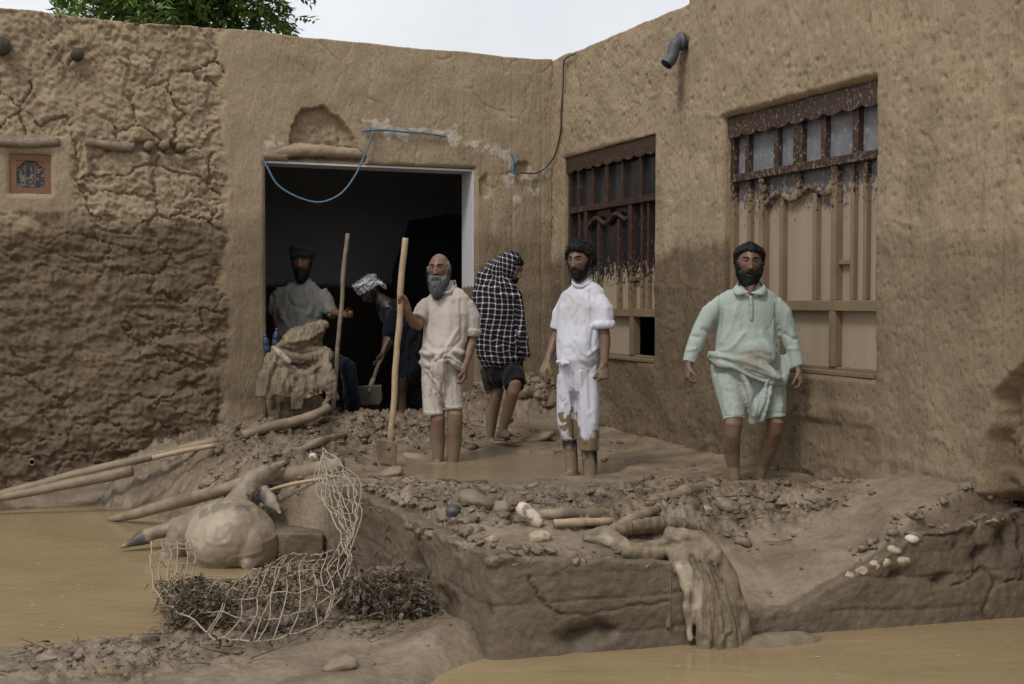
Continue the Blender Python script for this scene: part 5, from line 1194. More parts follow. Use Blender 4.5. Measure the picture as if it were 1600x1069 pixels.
class Head:
    def __init__(s, c, yaw=0, pitch=0, roll=0, scale=1.0):
        y, q, r = R(yaw), R(pitch), R(roll)
        f = np.array([-math.sin(y) * math.cos(q), -math.cos(y) * math.cos(q), -math.sin(q)])
        h = np.array([math.cos(y), -math.sin(y), 0]); u = np.cross(h, f); u = u if u[2] > 0 else -u
        h2 = h * math.cos(r) + u * math.sin(r); u2 = u * math.cos(r) - h * math.sin(r)
        s.c = np.asarray(c, float); s.A = np.stack([h2, f, u2]) * scale; s.k = scale
    def w(s, p): return s.c + np.asarray(p, float) @ s.A
    def geo(s, g):
        d, f = sphere_dirs(72, 60); p = head_local(d); n0 = len(s.w(p)); nu = 72
        ff = [tuple(q) for q in f] + [tuple(range(nu - 1, -1, -1)), tuple(n0 - nu + i for i in range(nu))]
        g.addm(s.w(p), ff)
        for sx in (-1, 1):
            ax = np.stack([unit(np.array([.35 * sx, -.9, 0]) @ s.A), unit(np.array([sx, .3, 0]) @ s.A), unit(np.array([0, -.25, 1]) @ s.A)])
            g.ball(s.w([sx * .080, -.012, .004]), np.array([.018, .009, .032]) * s.k, ax, 14, 10)
            g.ball(s.w([sx * .074, -.002, -.018]), np.array([.011, .009, .013]) * s.k, ax, 10, 8)
    def lip(s, v):
        q = (v - s.c) @ np.linalg.inv(s.A)
        return np.where(q[:, 1] > .05, np.exp(-(q[:, 0] / .024) ** 4 - ((q[:, 2] + .062) / .010) ** 2), 0)
    def shell(s, name, mask_fn, thick, mat, parent, drop=None, rough=.004, spikes=0, sl=.02, seed=1, nu=110, nv=90):
        d, f = sphere_dirs(nu, nv); p = head_local(d); m = mask_fn(p, d)
        mm = np.clip(m, 0, 1); mm = mm * mm * (3 - 2 * mm); nn = d / HX; nn /= np.linalg.norm(nn, axis=1, keepdims=True)
        th = thick(p, d) if callable(thick) else thick
        k = fbm(p * 60 + seed, 3, seed) * rough + fbm(p * 170 + seed, 2, seed) * rough * .7
        pp = p + nn * ((-.006 + (th + .006) * mm + k * mm))[:, None]
        if drop is not None: pp = pp + drop(p, d) * mm[:, None]
        keep = (m[f] > -.15).all(1); f = f[keep]; use = np.unique(f); mp = -np.ones(len(pp), int); mp[use] = np.arange(len(use))
        vv = s.w(pp[use]); ff = [tuple(mp[q]) for q in f]
        if spikes:
            r2 = np.random.default_rng(seed); cand = use[m[use] > .25]; pick = r2.choice(cand, spikes * 2)
            for i in pick:
                b = pp[i]; dr = nn[i] * .40 + np.array([r2.normal(0, .28), .1 + r2.normal(0, .2), -.95 + r2.normal(0, .2)]) if drop is not None else nn[i] * .5 + np.array([r2.normal(0, .45), -.3 + r2.normal(0, .4), -.3 + r2.normal(0, .4)])
                dr = unit(dr) * sl * r2.uniform(.4, 1.0); sd_ = unit(np.cross(dr, nn[i] + 1e-3)) * .0011; n0 = len(vv)
                vv = np.vstack([vv, s.w(np.array([b - sd_, b + sd_, b + dr]))]); ff.append((n0, n0 + 1, n0 + 2))
        return add(name, vv, ff, mat, parent)
    def face(s, parent, browmat, eyemat, irismat):
        for sx in (-1, 1):
            e = np.array([sx * .031, .0745, .0125])
            g = Geo(); g.ball(s.w(e), .0125 * s.k, s.A / s.k, 12, 8); ob = g.obj('eye', eyemat, parent)
            g = Geo(); g.ball(s.w(e + [0, .0085, 0]), .0062 * s.k, s.A / s.k, 10, 6); g.obj('iris', irismat, ob)
            xs_ = np.linspace(.012, .054, 7) * sx; zb = .030 + .006 * np.sin(np.linspace(.2, 2.6, 7))
            d = np.stack([xs_ / HX[0], np.sqrt(np.maximum(1 - (xs_ / HX[0]) ** 2 - (zb / HX[2]) ** 2, .05)), zb / HX[2]], 1); p = head_local(d)
            v, f = tube(s.w(p + [0, .0, 0]), [(.0055 * q, .0035 * q) for q in (.8, 1.1, 1.2, 1.1, .9, .7, .4)], 6, s.A[2]); add('eyebrow', v, f, browmat, parent)
            up = np.stack([np.linspace(.017, .046, 5) * sx, np.array([.0835, .0875, .0875, .084, .076]), .0175 + .004 * np.sin(np.linspace(0, math.pi, 5))], 1)
            v, f = tube(s.w(up), .0034 * s.k, 6); add('eyelid', v, f, M['skin'], parent)
def beard_mask(low=-.045, side=True):
    def fn(p, d):
        x, y, z = p[:, 0], p[:, 1], p[:, 2]; ax = np.abs(x)
        line = np.interp(ax, [0, .018, .034, .046, .056, .066, .08], [-.040, -.041, -.051, -.048, -.038, -.012, .030])
        m = (line - z) / .012
        lips = 1 - np.exp(-(x / .020) ** 4 - ((z + .062) / .0065) ** 2) * 1.6
        m = np.minimum(m, lips * 1.2); m = np.minimum(m, (y + .012) / .02); return np.clip(m, -1, 1.2)
    return fn
def hair_mask(front=.070, temple=.03, fringe=0.0):
    def fn(p, d):
        x, y, z = p[:, 0], p[:, 1], p[:, 2]; az = np.degrees(np.arctan2(np.abs(x) / HX[0], y / HX[1]))
        hl = np.interp(az, [0, 30, 55, 72, 84, 95, 110, 180], [front, front - .002, front - .014, temple, -.012, .030, -.035, -.065]) + .007 * fbm(p * 55, 3, 3)
        return np.clip((z - hl) / .016, -1, 1.2)
    return fn
def hand(g, wrist, D, N, T, curl=(.35, .35, .25), k=1.0, spread=.06, thumb=(.6, .7, .35), tcurl=.3):
    """palm, four fingers and a thumb. D along the fingers, N out of the palm, T towards the thumb"""
    D, N, T = unit(D), unit(N), unit(T); w = np.asarray(wrist, float)
    g.tube([w - D * .02 * k, w + D * .02 * k, w + D * .055 * k, w + D * .088 * k], [(.030 * k, .019 * k), (.037 * k, .018 * k), (.042 * k, .0165 * k), (.039 * k, .013 * k)], 12, T)
    for i, (o, L, r) in enumerate(((.029, .074, .0088), (.010, .083, .0090), (-.010, .077, .0086), (-.028, .061, .0078))):
        p = w + D * (.086 - .004 * abs(i - 1)) * k + T * o * k; pts = [p - D * .025 * k, p]; a = 0; dd = unit(D + T * spread * (1.2 - i) * 1.2)
        for s_, c_ in zip((.45, .31, .24), curl):
            a += c_ * (1 + .07 * i); p = p + (dd * math.cos(a) + N * math.sin(a)) * L * s_ * k; pts.append(p)
        g.tube(pts, [r * k * q for q in (1.0, 1.05, .98, .92, .80)], 9)
    b = w + D * .022 * k + T * .026 * k; t0 = unit(D * thumb[0] + T * thumb[1] + N * thumb[2]); t1 = unit(t0 + D * tcurl + N * tcurl)
    g.tube([b - t0 * .012, b + t0 * .030 * k, b + t0 * .030 * k + t1 * .030 * k, b + t0 * .030 * k + t1 * .055 * k], [.016 * k, .0125 * k, .0105 * k, .0085 * k], 9)
def foot(g, ankle, fwd, k=1.0):
    f = unit(fwd); a = np.asarray(ankle, float)
    g.tube([a + (0, 0, .03), a - (0, 0, .03) - f * .01], [.040 * k, .040 * k], 12)
    g.tube([a - f * .045 * k - (0, 0, .045), a + f * .03 * k - (0, 0, .035), a + f * .10 * k - (0, 0, .052), a + f * .165 * k - (0, 0, .062)], [(.034 * k, .034 * k), (.036 * k, .042 * k), (.043 * k, .024 * k), (.040 * k, .014 * k)], 12, np.cross(f, (0, 0, 1)))
class Fig:
    def __init__(s, Y, base, label, k=1.0, group=None):
        s.Y = Y; s.mp = Y / FPX; s.k = k; s.g = Geo(); s.root = thing('person', base, label, 'person', group)
    def p(s, px, py, dy=0.0): return P(px, py, s.Y + dy)
    def rings(s, g, rr, side=(1, 0, 0), n=20):
        """rr: (px, py, dy, half width in pixels, half depth in metres)"""
        pts = [s.p(a, b, c) for a, b, c, *_ in rr]; rad = [(r[3] * s.mp, (r[4] if len(r) > 4 else r[3] * s.mp)) for r in rr]
        g.tube(pts, rad, n, np.asarray(side, float))
    def sleeve(s, g, pts, n=16, side=None, deep=1.0):
        g.tube([s.p(a, b, c) for a, b, c, _ in pts], [(r * s.mp, r * s.mp * deep) for *_, r in pts], n, side, False)
    def limb(s, pts, rad, n=12): s.g.tube([s.p(*q) for q in pts], rad, n)
    def body(s, mat, head, mud=None, voxel=.0055):
        head.geo(s.g); v, f, nr = remesh(s.g, voxel, 2)
        md = mud(v, nr) if mud else np.zeros(len(v))
        return add('body', v, f, mat, s.root, True, {'lip': head.lip(v), 'mud': md})
    def garment(s, name, g, mat, voxel=.009, smooth=4, folds=(), amp=.006, sc=(9, 9, 3.2), mud=None, seed=1, extra=None, parent=None):
        v, f, nr = remesh(g, voxel, smooth)
        q = v * np.array(sc); q = q + .5 * fbm(v * 3, 2, seed)[:, None]
        wq = q + .35 * np.stack([fbm(v * 4 + 9 * k, 2, seed + k) for k in range(3)], -1)
        r1 = (1 - np.abs(vn(wq, seed))) ** 4; r2_ = (1 - np.abs(vn(wq * 1.6 + 3.1, seed + 9))) ** 4; r3_ = (1 - np.abs(vn(wq * 3.1 + 7.7, seed + 4))) ** 3
        d = amp * (2.2 * (r1 - .35) - 2.2 * (r2_ - .33) + .5 * (r3_ - .4)) - .003
        px, py = proj(v); fr = sst(.05, .5, -(nr @ unit(np.array([0, 1, 0.]))))
        for pts, wd, am in folds:
            pp = spline([(a, b, 0) for a, b in pts], 6)[:, :2]; best = np.full(len(v), 1e9)
            for a, b in zip(pp[:-1], pp[1:]):
                ab = b - a; t_ = np.clip(((px - a[0]) * ab[0] + (py - a[1]) * ab[1]) / (ab @ ab + 1e-9), 0, 1)
                best = np.minimum(best, np.hypot(px - a[0] - t_ * ab[0], py - a[1] - t_ * ab[1]))
            d = d + am * np.exp(-(best / wd) ** 2) * fr
        v = v + nr * d[:, None]
        md = mud(v, nr) if mud else np.zeros(len(v))
        return add(name, v, f, mat, parent or s.root, True, {'mud': md})
def zmud(z0, z1, n=.12, seed=3, sc=9):
    def fn(v, nr): return sst(z1, z0, v[:, 2] + n * fbm(v * sc, 4, seed) * 1.2)
    return fn
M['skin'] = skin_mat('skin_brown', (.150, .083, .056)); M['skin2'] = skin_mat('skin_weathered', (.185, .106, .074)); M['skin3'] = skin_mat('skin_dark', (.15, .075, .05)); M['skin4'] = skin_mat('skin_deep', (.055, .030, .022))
M['brow'] = hair_mat('dark_brow', (.012, .010, .010)); M['blackhair'] = hair_mat('black_hair', (.0035, .0035, .0045))
M['eye'] = plain('eye_white', (.13, .105, .09), .3, .05); M['iris'] = plain('iris_dark', (.012, .008, .006), .2, .05)
M['greybeard'] = hair_mat('grey_beard', (.105, .108, .105), .7); M['greyhair'] = hair_mat('grey_stubble', (.30, .27, .245), .8)
def face_parts(H, root, brow=None): H.face(root, brow or M['brow'], M['eye'], M['iris'])

# ---- the man in mint green
def mint_man():
    F = Fig(8.45, G(1170, 757), 'black bearded man in a mint green tunic and rolled shorts striding barefoot'); p = F.p; m = F.mp
    H = Head(p(1170.5, 411, -.03), 4, 2, -2, 1.06)
    F.rings(F.g, [(1172, 590, 0, 34, .11), (1172, 560, 0, 32, .12), (1171, 520, .0, 34, .12), (1170, 480, .0, 36, .10), (1171, 462, .01, 28, .07), (1171, 446, .01, 15, .06)])
    F.g.tube([p(1171, 458, .0), p(1171, 440, .0), p(1171, 425, -.01)], [.062, .060, .058], 14)
    F.g.tube([p(1172, 440, -.045), p(1173, 450, -.095), p(1173, 461, -.128)], [.045, .032, .006], 12)
    F.limb([(1126, 474, 0), (1091, 524, 0), (1086, 536, -.01), (1076, 566, -.06)], [.04, .04, .043, .028])
    F.limb([(1214, 476, 0), (1234, 528, .0), (1238, 540, -.01), (1247, 574, -.05)], [.04, .04, .043, .028])
    w = p(1075, 570, -.07); hand(F.g, w, (-.12, -.25, -1), (.9, .15, .1), (.3, -1, .1), (.5, .6, .4), 1.05, .10, (.75, .5, .35))
    w = p(1248, 578, -.06); hand(F.g, w, (.22, -.2, -1), (-.8, .5, 0), (-.6, -.9, 0), (.5, .55, .4), 1.05, .10, (.75, .5, .35))
    F.limb([(1146, 600, -.02), (1147, 640, -.13), (1146, 664, -.16), (1144, 676, -.15), (1142, 697, -.10), (1146, 728, -.06), (1148, 748, -.06)], [.06, .055, .064, .060, .064, .043, .040], 14)
    F.limb([(1198, 600, .02), (1209, 636, -.04), (1212, 660, -.06), (1211, 672, -.05), (1203, 695, .02), (1191, 728, .10), (1187, 746, .12)], [.06, .055, .064, .058, .062, .043, .040], 14)
    foot(F.g, p(1148, 750, -.06), (.18, -1, -.35)); foot(F.g, p(1187, 748, .12), (.12, -1, -.12))
    hl = p(1075, 570, -.07); hr = p(1248, 578, -.06)
    def mud(v, nr):
        n = fbm(v * 16, 4, 5); a = .95 * sst(.36, .06, v[:, 2] + .16 * n) + .75 * sst(-.05, .35, fbm(v * 13, 4, 8)) * (v[:, 2] < .52)
        hd = np.minimum(np.linalg.norm(v - hl, axis=1), np.linalg.norm(v - hr, axis=1)); return np.clip(a + .75 * sst(.24, .05, hd + .06 * n) * sst(-.1, .25, n + .15), 0, 1)
    F.body(M['skin'], H, mud); face_parts(H, F.root)
    H.shell('beard', beard_mask(), lambda p_, d: .015 + .014 * sst(-.01, -.07, p_[:, 2]) * sst(.02, .06, np.abs(p_[:, 0])) + .008 * sst(-.05, -.1, p_[:, 2]), M['blackhair'], F.root, lambda p_, d: np.stack([0 * p_[:, 0], .010 * sst(-.04, -.1, p_[:, 2]), -.022 * sst(-.06, -.11, p_[:, 2])], 1), .004, 1300, .013, 11)
    H.shell('hair', hair_mask(.068, .035), lambda p_, d: .018 + .012 * sst(.03, .07, np.abs(p_[:, 0])) * sst(.0, .06, p_[:, 2]), M['blackhair'], F.root, None, .004, 1200, .014, 12)
    mt = cloth_mat('mint_cotton', (.325, .375, .335)); mt2 = cloth_mat('mint_cotton_shorts', (.330, .378, .342))
    g = Geo()
    F.rings(g, [(1171, 448, .015, 20, .070), (1171, 452, .01, 30, .085), (1171, 459, .01, 44, .105), (1170, 470, .01, 48, .122), (1169, 485, 0, 48, .13), (1168, 512, 0, 48, .14), (1167, 538, -.01, 50, .155), (1167, 560, -.01, 52, .165), (1169, 578, -.01, 50, .16)], (1, 0, 0), 26)
    g.ball(p(1178, 553, -.10), (.165, .09, .13), None, 20, 14)
    for arm in ([(1145, 466, .0, 9), (1128, 473, .0, 14), (1110, 490, 0, 16), (1097, 513, -.01, 14), (1089, 532, -.02, 13.5), (1081, 551, -.04, 11.5), (1076.5, 567, -.06, 10.5)], [(1196, 468, 0, 9), (1211, 475, 0, 14), (1223, 492, 0, 16), (1231, 517, 0, 14.5), (1237, 540, -.01, 13.5), (1242, 557, -.03, 12), (1247, 574, -.05, 10.5)]):
        F.sleeve(g, arm)
    # the hem bunched up and tucked across the front
    for pts, r in (([p(1109, 551, -.02), p(1122, 559, -.12), p(1146, 562, -.165), p(1180, 572, -.185), p(1210, 588, -.16), p(1224, 596, -.06)], [.020, .026, .030, .034, .036, .025]),
                   ([p(1111, 561, -.02), p(1124, 569, -.13), p(1148, 573, -.17), p(1178, 587, -.185), p(1205, 597, -.165), p(1221, 603, -.07)], [.020, .030, .026, .026, .030, .02]),
                   ([p(1113, 567, .06), p(1110, 556, -.02)], [.028, .028]), ([p(1190, 572, -.18), p(1210, 590, -.17), p(1223, 600, -.08)], [.04, .045, .03]),
                   ([p(1223, 560, -.02), p(1227, 585, -.04), p(1227, 606, -.05)], [.030, .040, .012])):
        g.tube(pts, r, 12)
    fo = [([(1150, 478), (1142, 510), (1128, 535)], 3, .008), ([(1163, 520), (1140, 545), (1116, 548)], 3.5, .010), ([(1112, 545), (1145, 556), (1180, 551), (1205, 556)], 3, -.007), ([(1118, 551), (1150, 560), (1190, 575), (1218, 590)], 3, .011),
          ([(1110, 559), (1140, 566), (1180, 588), (1215, 597)], 2.5, -.012), ([(1190, 520), (1205, 545), (1214, 575)], 3.5, .010), ([(1200, 515), (1217, 545)], 3, -.008), ([(1158, 455), (1152, 490)], 3, .006), ([(1098, 515), (1112, 520), (1118, 505)], 3, -.010), ([(1092, 527), (1080, 525), (1072, 522)], 2.6, -.012), ([(1087, 545), (1074, 548)], 2, .008),
          ([(1226, 522), (1240, 530), (1248, 528)], 2.6, -.011), ([(1232, 545), (1245, 545)], 2.4, .008), ([(1124, 470), (1126, 500), (1116, 535)], 2.6, -.012), ([(1214, 475), (1213, 500), (1216, 530)], 2.6, -.010), ([(1172, 548), (1195, 560), (1212, 585)], 3, .008), ([(1165, 575), (1190, 582), (1216, 592)], 2.5, .009)]
    def mud2(v, nr):
        px, py = proj(v); n = fbm(v * 8, 4, 15); return np.clip(.55 * sst(1.1, .2, np.hypot((px - 1180) / 42, (py - 560) / 30) + .5 * n) + .35 * sst(.2, .6, n) * sst(520, 570, py), 0, .8)
    F.garment('tunic', g, mt, .0085, 5, fo, .0020, (9, 9, 2.4), mud2, 31)
    # collar, placket and buttons
    fz = lambda a, b, dy: p(a, b, dy)
    for sgn in (-1, 1):
        cx = 1172
        pts = [fz(cx + sgn * 13, 438, .02), fz(cx + sgn * 20, 445, -.06), fz(cx + sgn * 10, 452, -.115), fz(cx + sgn * 2, 456, -.125)] if sgn < 0 else [fz(cx + 14, 438, .02), fz(cx + 20, 446, -.06), fz(cx + 12, 453, -.11), fz(cx + 2, 457, -.125)]
        top = spline(pts, 6); low = spline([fz(cx + sgn * 17, 445, .01), fz(cx + sgn * 26, 452, -.07), fz(cx + sgn * 21, 461, -.125), fz(cx + sgn * 3, 459, -.13)], 6)
        v = np.concatenate([top, low + (top - low) * 0, low - (0, .0, .0)]); n = len(top); fz2 = [(i, i + 1, n + i + 1, n + i) for i in range(n - 1)]
        ob = add('collar', np.concatenate([top, low]), fz2, mt, F.root, True, {'mud': np.zeros(2 * n)}); so = ob.modifiers.new('cloth', 'SOLIDIFY'); so.thickness = .008; so.offset = 0
    v, f = tube([fz(1173, 462, -.122), fz(1174, 478, -.136), fz(1174, 500, -.140)], [(.011, .003)] * 3, 8, (1, 0, 0)); add('placket', v, f, mt, F.root, True, {'mud': np.zeros(len(v))})
    bm_ = plain('button', (.25, .28, .26), .4, .05)
    for yb in (466, 476, 487, 497): g2 = Geo(); g2.ball(fz(1173.5, yb, -.143), (.0038, .003, .0038), None, 8, 6); g2.obj('button', bm_, F.root)
    # rolled-up trousers and the cloth hanging between the legs
    g = Geo()
    F.rings(g, [(1171, 560, 0, 48, .15), (1171, 585, 0, 53, .155), (1171, 602, 0, 50, .14)], (1, 0, 0), 22)
    for leg in ([(1138, 588, -.02, 26), (1141, 615, -.07, 23), (1145, 640, -.12, 19.5), (1147, 657, -.15, 17.5)], [(1203, 592, .0, 24), (1207, 618, -.03, 21.5), (1210, 640, -.05, 18.5), (1212, 654, -.06, 17)]):
        F.sleeve(g, leg, 18)
    for pts, r in ([[(1206, 592, -.16), (1196, 618, -.15), (1184, 645, -.13), (1176, 659, -.12)], (.02, .045, .055, .035)], [[(1160, 585, -.16), (1170, 612, -.15), (1176, 640, -.13), (1180, 658, -.11)], (.03, .04, .04, .035)], [[(1200, 595, -.17), (1198, 628, -.17), (1190, 655, -.14)], (.02, .03, .03)], [[(1115, 572, -.02), (1118, 595, -.0), (1124, 618, -.02)], (.03, .03, .015)]):
        g.tube([p(*q) for q in pts], list(r), 12)
    fo = [([(1146, 572), (1158, 600), (1168, 630), (1168, 655)], 3, -.016), ([(1205, 588), (1188, 615), (1178, 650)], 3, .013), ([(1203, 598), (1198, 630), (1186, 658)], 2.5, -.016), ([(1190, 605), (1178, 625), (1176, 645)], 2, -.012), ([(1124, 575), (1128, 605), (1134, 640)], 3, .007), ([(1214, 600), (1216, 630)], 3, -.007), ([(1195, 610), (1215, 622), (1222, 635)], 3, .006), ([(1130, 650), (1146, 651), (1164, 651)], 1.6, -.006), ([(1194, 646), (1212, 646), (1230, 645)], 1.6, -.006)]
    F.garment('trousers', g, mt2, .0085, 4, fo, .0022, (10, 10, 2), lambda v, nr: np.clip(.35 * sst(.2, .6, fbm(v * 9, 4, 16)), 0, 1), 33)
mint_man()

# ---- the man in white
def white_man():
    F = Fig(8.9, G(905, 736), 'man in a white tunic and mud splashed white trousers tucked in rubber boots'); p = F.p; m = F.mp
    H = Head(p(905.5, 408, -.03), 30, 4, 0, 1.02); side = unit((.92, -.40, 0))
    F.rings(F.g, [(905, 585, 0, 26, .10), (905, 550, 0, 27, .11), (908, 500, 0, 29, .11), (909, 468, 0, 26, .08), (909, 452, .01, 18, .06), (909, 441, .01, 14, .06)], side)
    F.g.tube([p(909, 455, .01), p(909, 436, .0), p(907, 424, -.01)], [.060, .057, .055], 14)
    F.limb([(886, 474, .06), (871, 520, .12), (867, 530, .12), (856, 561, .05)], [.036, .036, .040, .027])
    F.limb([(936, 474, -.07), (944, 520, -.10), (945, 534, -.11), (944, 568, -.16)], [.04, .042, .044, .029])
    hw = p(855, 564, .04); hand(F.g, hw, (-.45, -.25, -1), (.6, .6, -.2), (.55, -.8, .1), (.35, .4, .3), 1.05, .12, (.8, .55, .3))
    hw2 = p(943.5, 571, -.16); hand(F.g, hw2, (0, -.25, -1), (-.5, .4, -.2), (-.85, -.5, .1), (1.0, 1.1, .7), 1.05, .05, (.8, .4, .5))
    F.limb([(889, 590, .02), (887, 655, .02), (890, 722, .02)], [.045, .03, .03]); F.limb([(921, 590, -.04), (921, 660, -.05), (921, 730, -.04)], [.045, .03, .03])
    def mud(v, nr):
        n = fbm(v * 16, 4, 5); hd = np.minimum(np.linalg.norm(v - hw - np.array([-.04, -.02, -.12]), axis=1), np.linalg.norm(v - hw2 - np.array([0, -.02, -.1]), axis=1)); return sst(.17, .06, hd + .05 * n) * .9
    F.body(M['skin'], H, mud); face_parts(H, F.root)
    H.shell('beard', beard_mask(), lambda p_, d: .009 + .006 * sst(-.03, -.09, p_[:, 2]), M['blackhair'], F.root, lambda p_, d: np.stack([0 * p_[:, 0], .005 * sst(-.04, -.1, p_[:, 2]), -.010 * sst(-.06, -.11, p_[:, 2])], 1), .003, 700, .010, 13)
    H.shell('hair', hair_mask(.066, .03), lambda p_, d: .026 + .016 * sst(.0, -.09, p_[:, 1]) + .008 * sst(.05, .1, p_[:, 2]), M['blackhair'], F.root, None, .008, 1400, .034, 14)
    mt = cloth_mat('white_cotton', (.58, .585, .645)); mt2 = cloth_mat('white_cotton_trousers', (.53, .53, .585), (.19, .135, .08))
    g = Geo()
    F.rings(g, [(909, 442, .01, 17, .066), (910, 447, .01, 25, .08), (911, 455, .01, 35, .10), (911, 465, .01, 38, .115), (909, 480, 0, 39, .12), (906.5, 510, 0, 37.5, .13), (904.5, 540, -.01, 36.5, .14), (903.5, 562, -.01, 35, .14), (903.5, 568, -.01, 33, .13)], side, 26)
    g.tube([p(904, 550, -.05), p(906, 566, -.065), p(911, 584, -.07)], [(.155, .085), (.135, .075), (.03, .03)], 16, side)
    for arm in ([(892, 460, .04, 8), (884, 471, .06, 12), (876, 490, .10, 13.5), (871, 514, .12, 12.5)], [(926, 460, -.04, 9), (936, 470, -.06, 14), (943, 484, -.09, 16.5), (943, 507, -.10, 16)]):
        F.sleeve(g, arm)
    fo = [([(896, 470), (893, 462), (884, 458)], 2.5, .006), ([(922, 455), (925, 480), (924, 505)], 3, -.012), ([(926, 470), (932, 495), (933, 505)], 2.5, .006), ([(905, 480), (903, 520), (912, 555)], 4, -.008), ([(900, 530), (915, 555), (932, 545)], 3, .012), ([(892, 545), (905, 566), (920, 574)], 3, -.007), ([(875, 480), (874, 530)], 4, .006), ([(928, 515), (925, 540), (931, 558)], 3, -.010), ([(912, 500), (916, 535)], 3.5, .007)]
    F.garment('tunic', g, mt, .0085, 5, fo, .0020, (8, 8, 2.0), lambda v, nr: np.clip(.30 * sst(1.15, .75, v[:, 2]) * sst(-.1, .5, fbm(v * 7, 4, 23)) + .22 * sst(.2, .6, fbm(v * 5, 4, 24)), 0, 1), 41)
    g = Geo(); rng2 = np.random.default_rng(4)
    g.tube([p(943, 500, -.10), p(943, 505, -.10), p(943, 510, -.10), p(943, 514, -.10)], [.076, .090, .088, .074], 20, None, False)
    F.garment('rolled_cuff', g, mt, .006, 2, (), .0016, (26, 26, 26), None, 43)
    v, f = tube([p(894, 441, -.04), p(899, 446, -.075), p(909, 448, -.09), p(920, 444, -.07), p(925, 437, -.02), p(922, 432, .04), p(905, 433, .07), p(895, 438, .0), p(894, 441, -.04)], [(.010, .005)] * 9, 8, (0, 0, 1)); add('collar', v, f, mt, F.root, True, {'mud': np.zeros(len(v))})
    g = Geo()
    F.rings(g, [(904, 560, 0, 33, .13), (904, 580, 0, 33, .135), (904, 598, 0, 31, .12)], side, 22)
    for leg in ([(887, 586, .02, 17.5), (885.5, 620, .02, 16.5), (886, 655, .02, 16), (889, 688, .02, 14)], [(919.5, 586, -.03, 18.5), (919.5, 620, -.04, 18), (919.5, 660, -.05, 17.8), (920.5, 704, -.05, 16.8)]):
        F.sleeve(g, leg, 18, side, 1.15)
    g.tube([p(872, 565, -.06), p(880, 566, -.13), p(888, 568, -.15)], [.02, .028, .02], 10)
    fo = [([(879, 570), (887, 600), (892, 640)], 2.5, .011), ([(885, 572), (892, 610), (896, 660)], 2.2, -.014), ([(895, 572), (897, 620), (898, 690)], 2.2, -.016), ([(907, 580), (909, 630), (912, 690)], 3, .009), ([(921, 580), (923, 640)], 3, -.008), ([(930, 575), (930, 660)], 3.5, .006), ([(872, 600), (875, 650)], 3, -.006)]
    def mud2(v, nr):
        px, py = proj(v); n = fbm(v * 13, 4, 17); line = np.where(px < 902, 668, 672)
        a = sst(-9, 9, py - line + 26 * n); b = sst(.30, .40, fbm(v * 21, 3, 18)) * sst(600, 650, py) * (px < 905); return np.clip(np.maximum(a, b), 0, 1)
    F.garment('trousers', g, mt2, .0085, 4, fo, .0028, (11, 11, 1.6), mud2, 45)
    t = NT('rubber_boot'); pp = t.pos(); mud_ = t.attr('mud').outputs['Fac']; M['boot'] = t.end(t.mix(mud_, (.012, .015, .022), (.175, .125, .076)), t.mix(mud_, (.35,) * 3, (.6,) * 3), t.bump(t.noise(pp, 30, 5), .4, .006))
    for pts, fw in (([(888, 676, .02, 11), (891, 700, .02, 11.3), (893, 722, .02, 10.5), (894, 734, .02, 10)], (-.6, -1, 0)), ([(920, 692, -.04, 13), (921, 712, -.04, 13), (922, 732, -.04, 11.5), (922, 742, -.04, 11)], (-.35, -1, 0))):
        g = Geo(); g.tube([p(a, b, c) for a, b, c, _ in pts], [r * m for *_, r in pts], 16); a = p(*pts[-1][:3]) - (0, 0, .05); f_ = unit(fw); g.tube([a - f_ * .03, a + f_ * .06, a + f_ * .15], [.05, .045, .03], 12)
        z0 = p(*pts[0][:3])[2]
        v, f, nr = remesh(g, .008, 3); px, py = proj(v); v = v + nr * (.003 * fbm(v * 12, 3, 3))[:, None]
        add('boot', v, f, M['boot'], F.root, True, {'mud': np.clip(sst(-7, 5, py - (pts[0][1] + 26) + 18 * fbm(v * 14, 3, 9)), 0, 1)})
white_man()

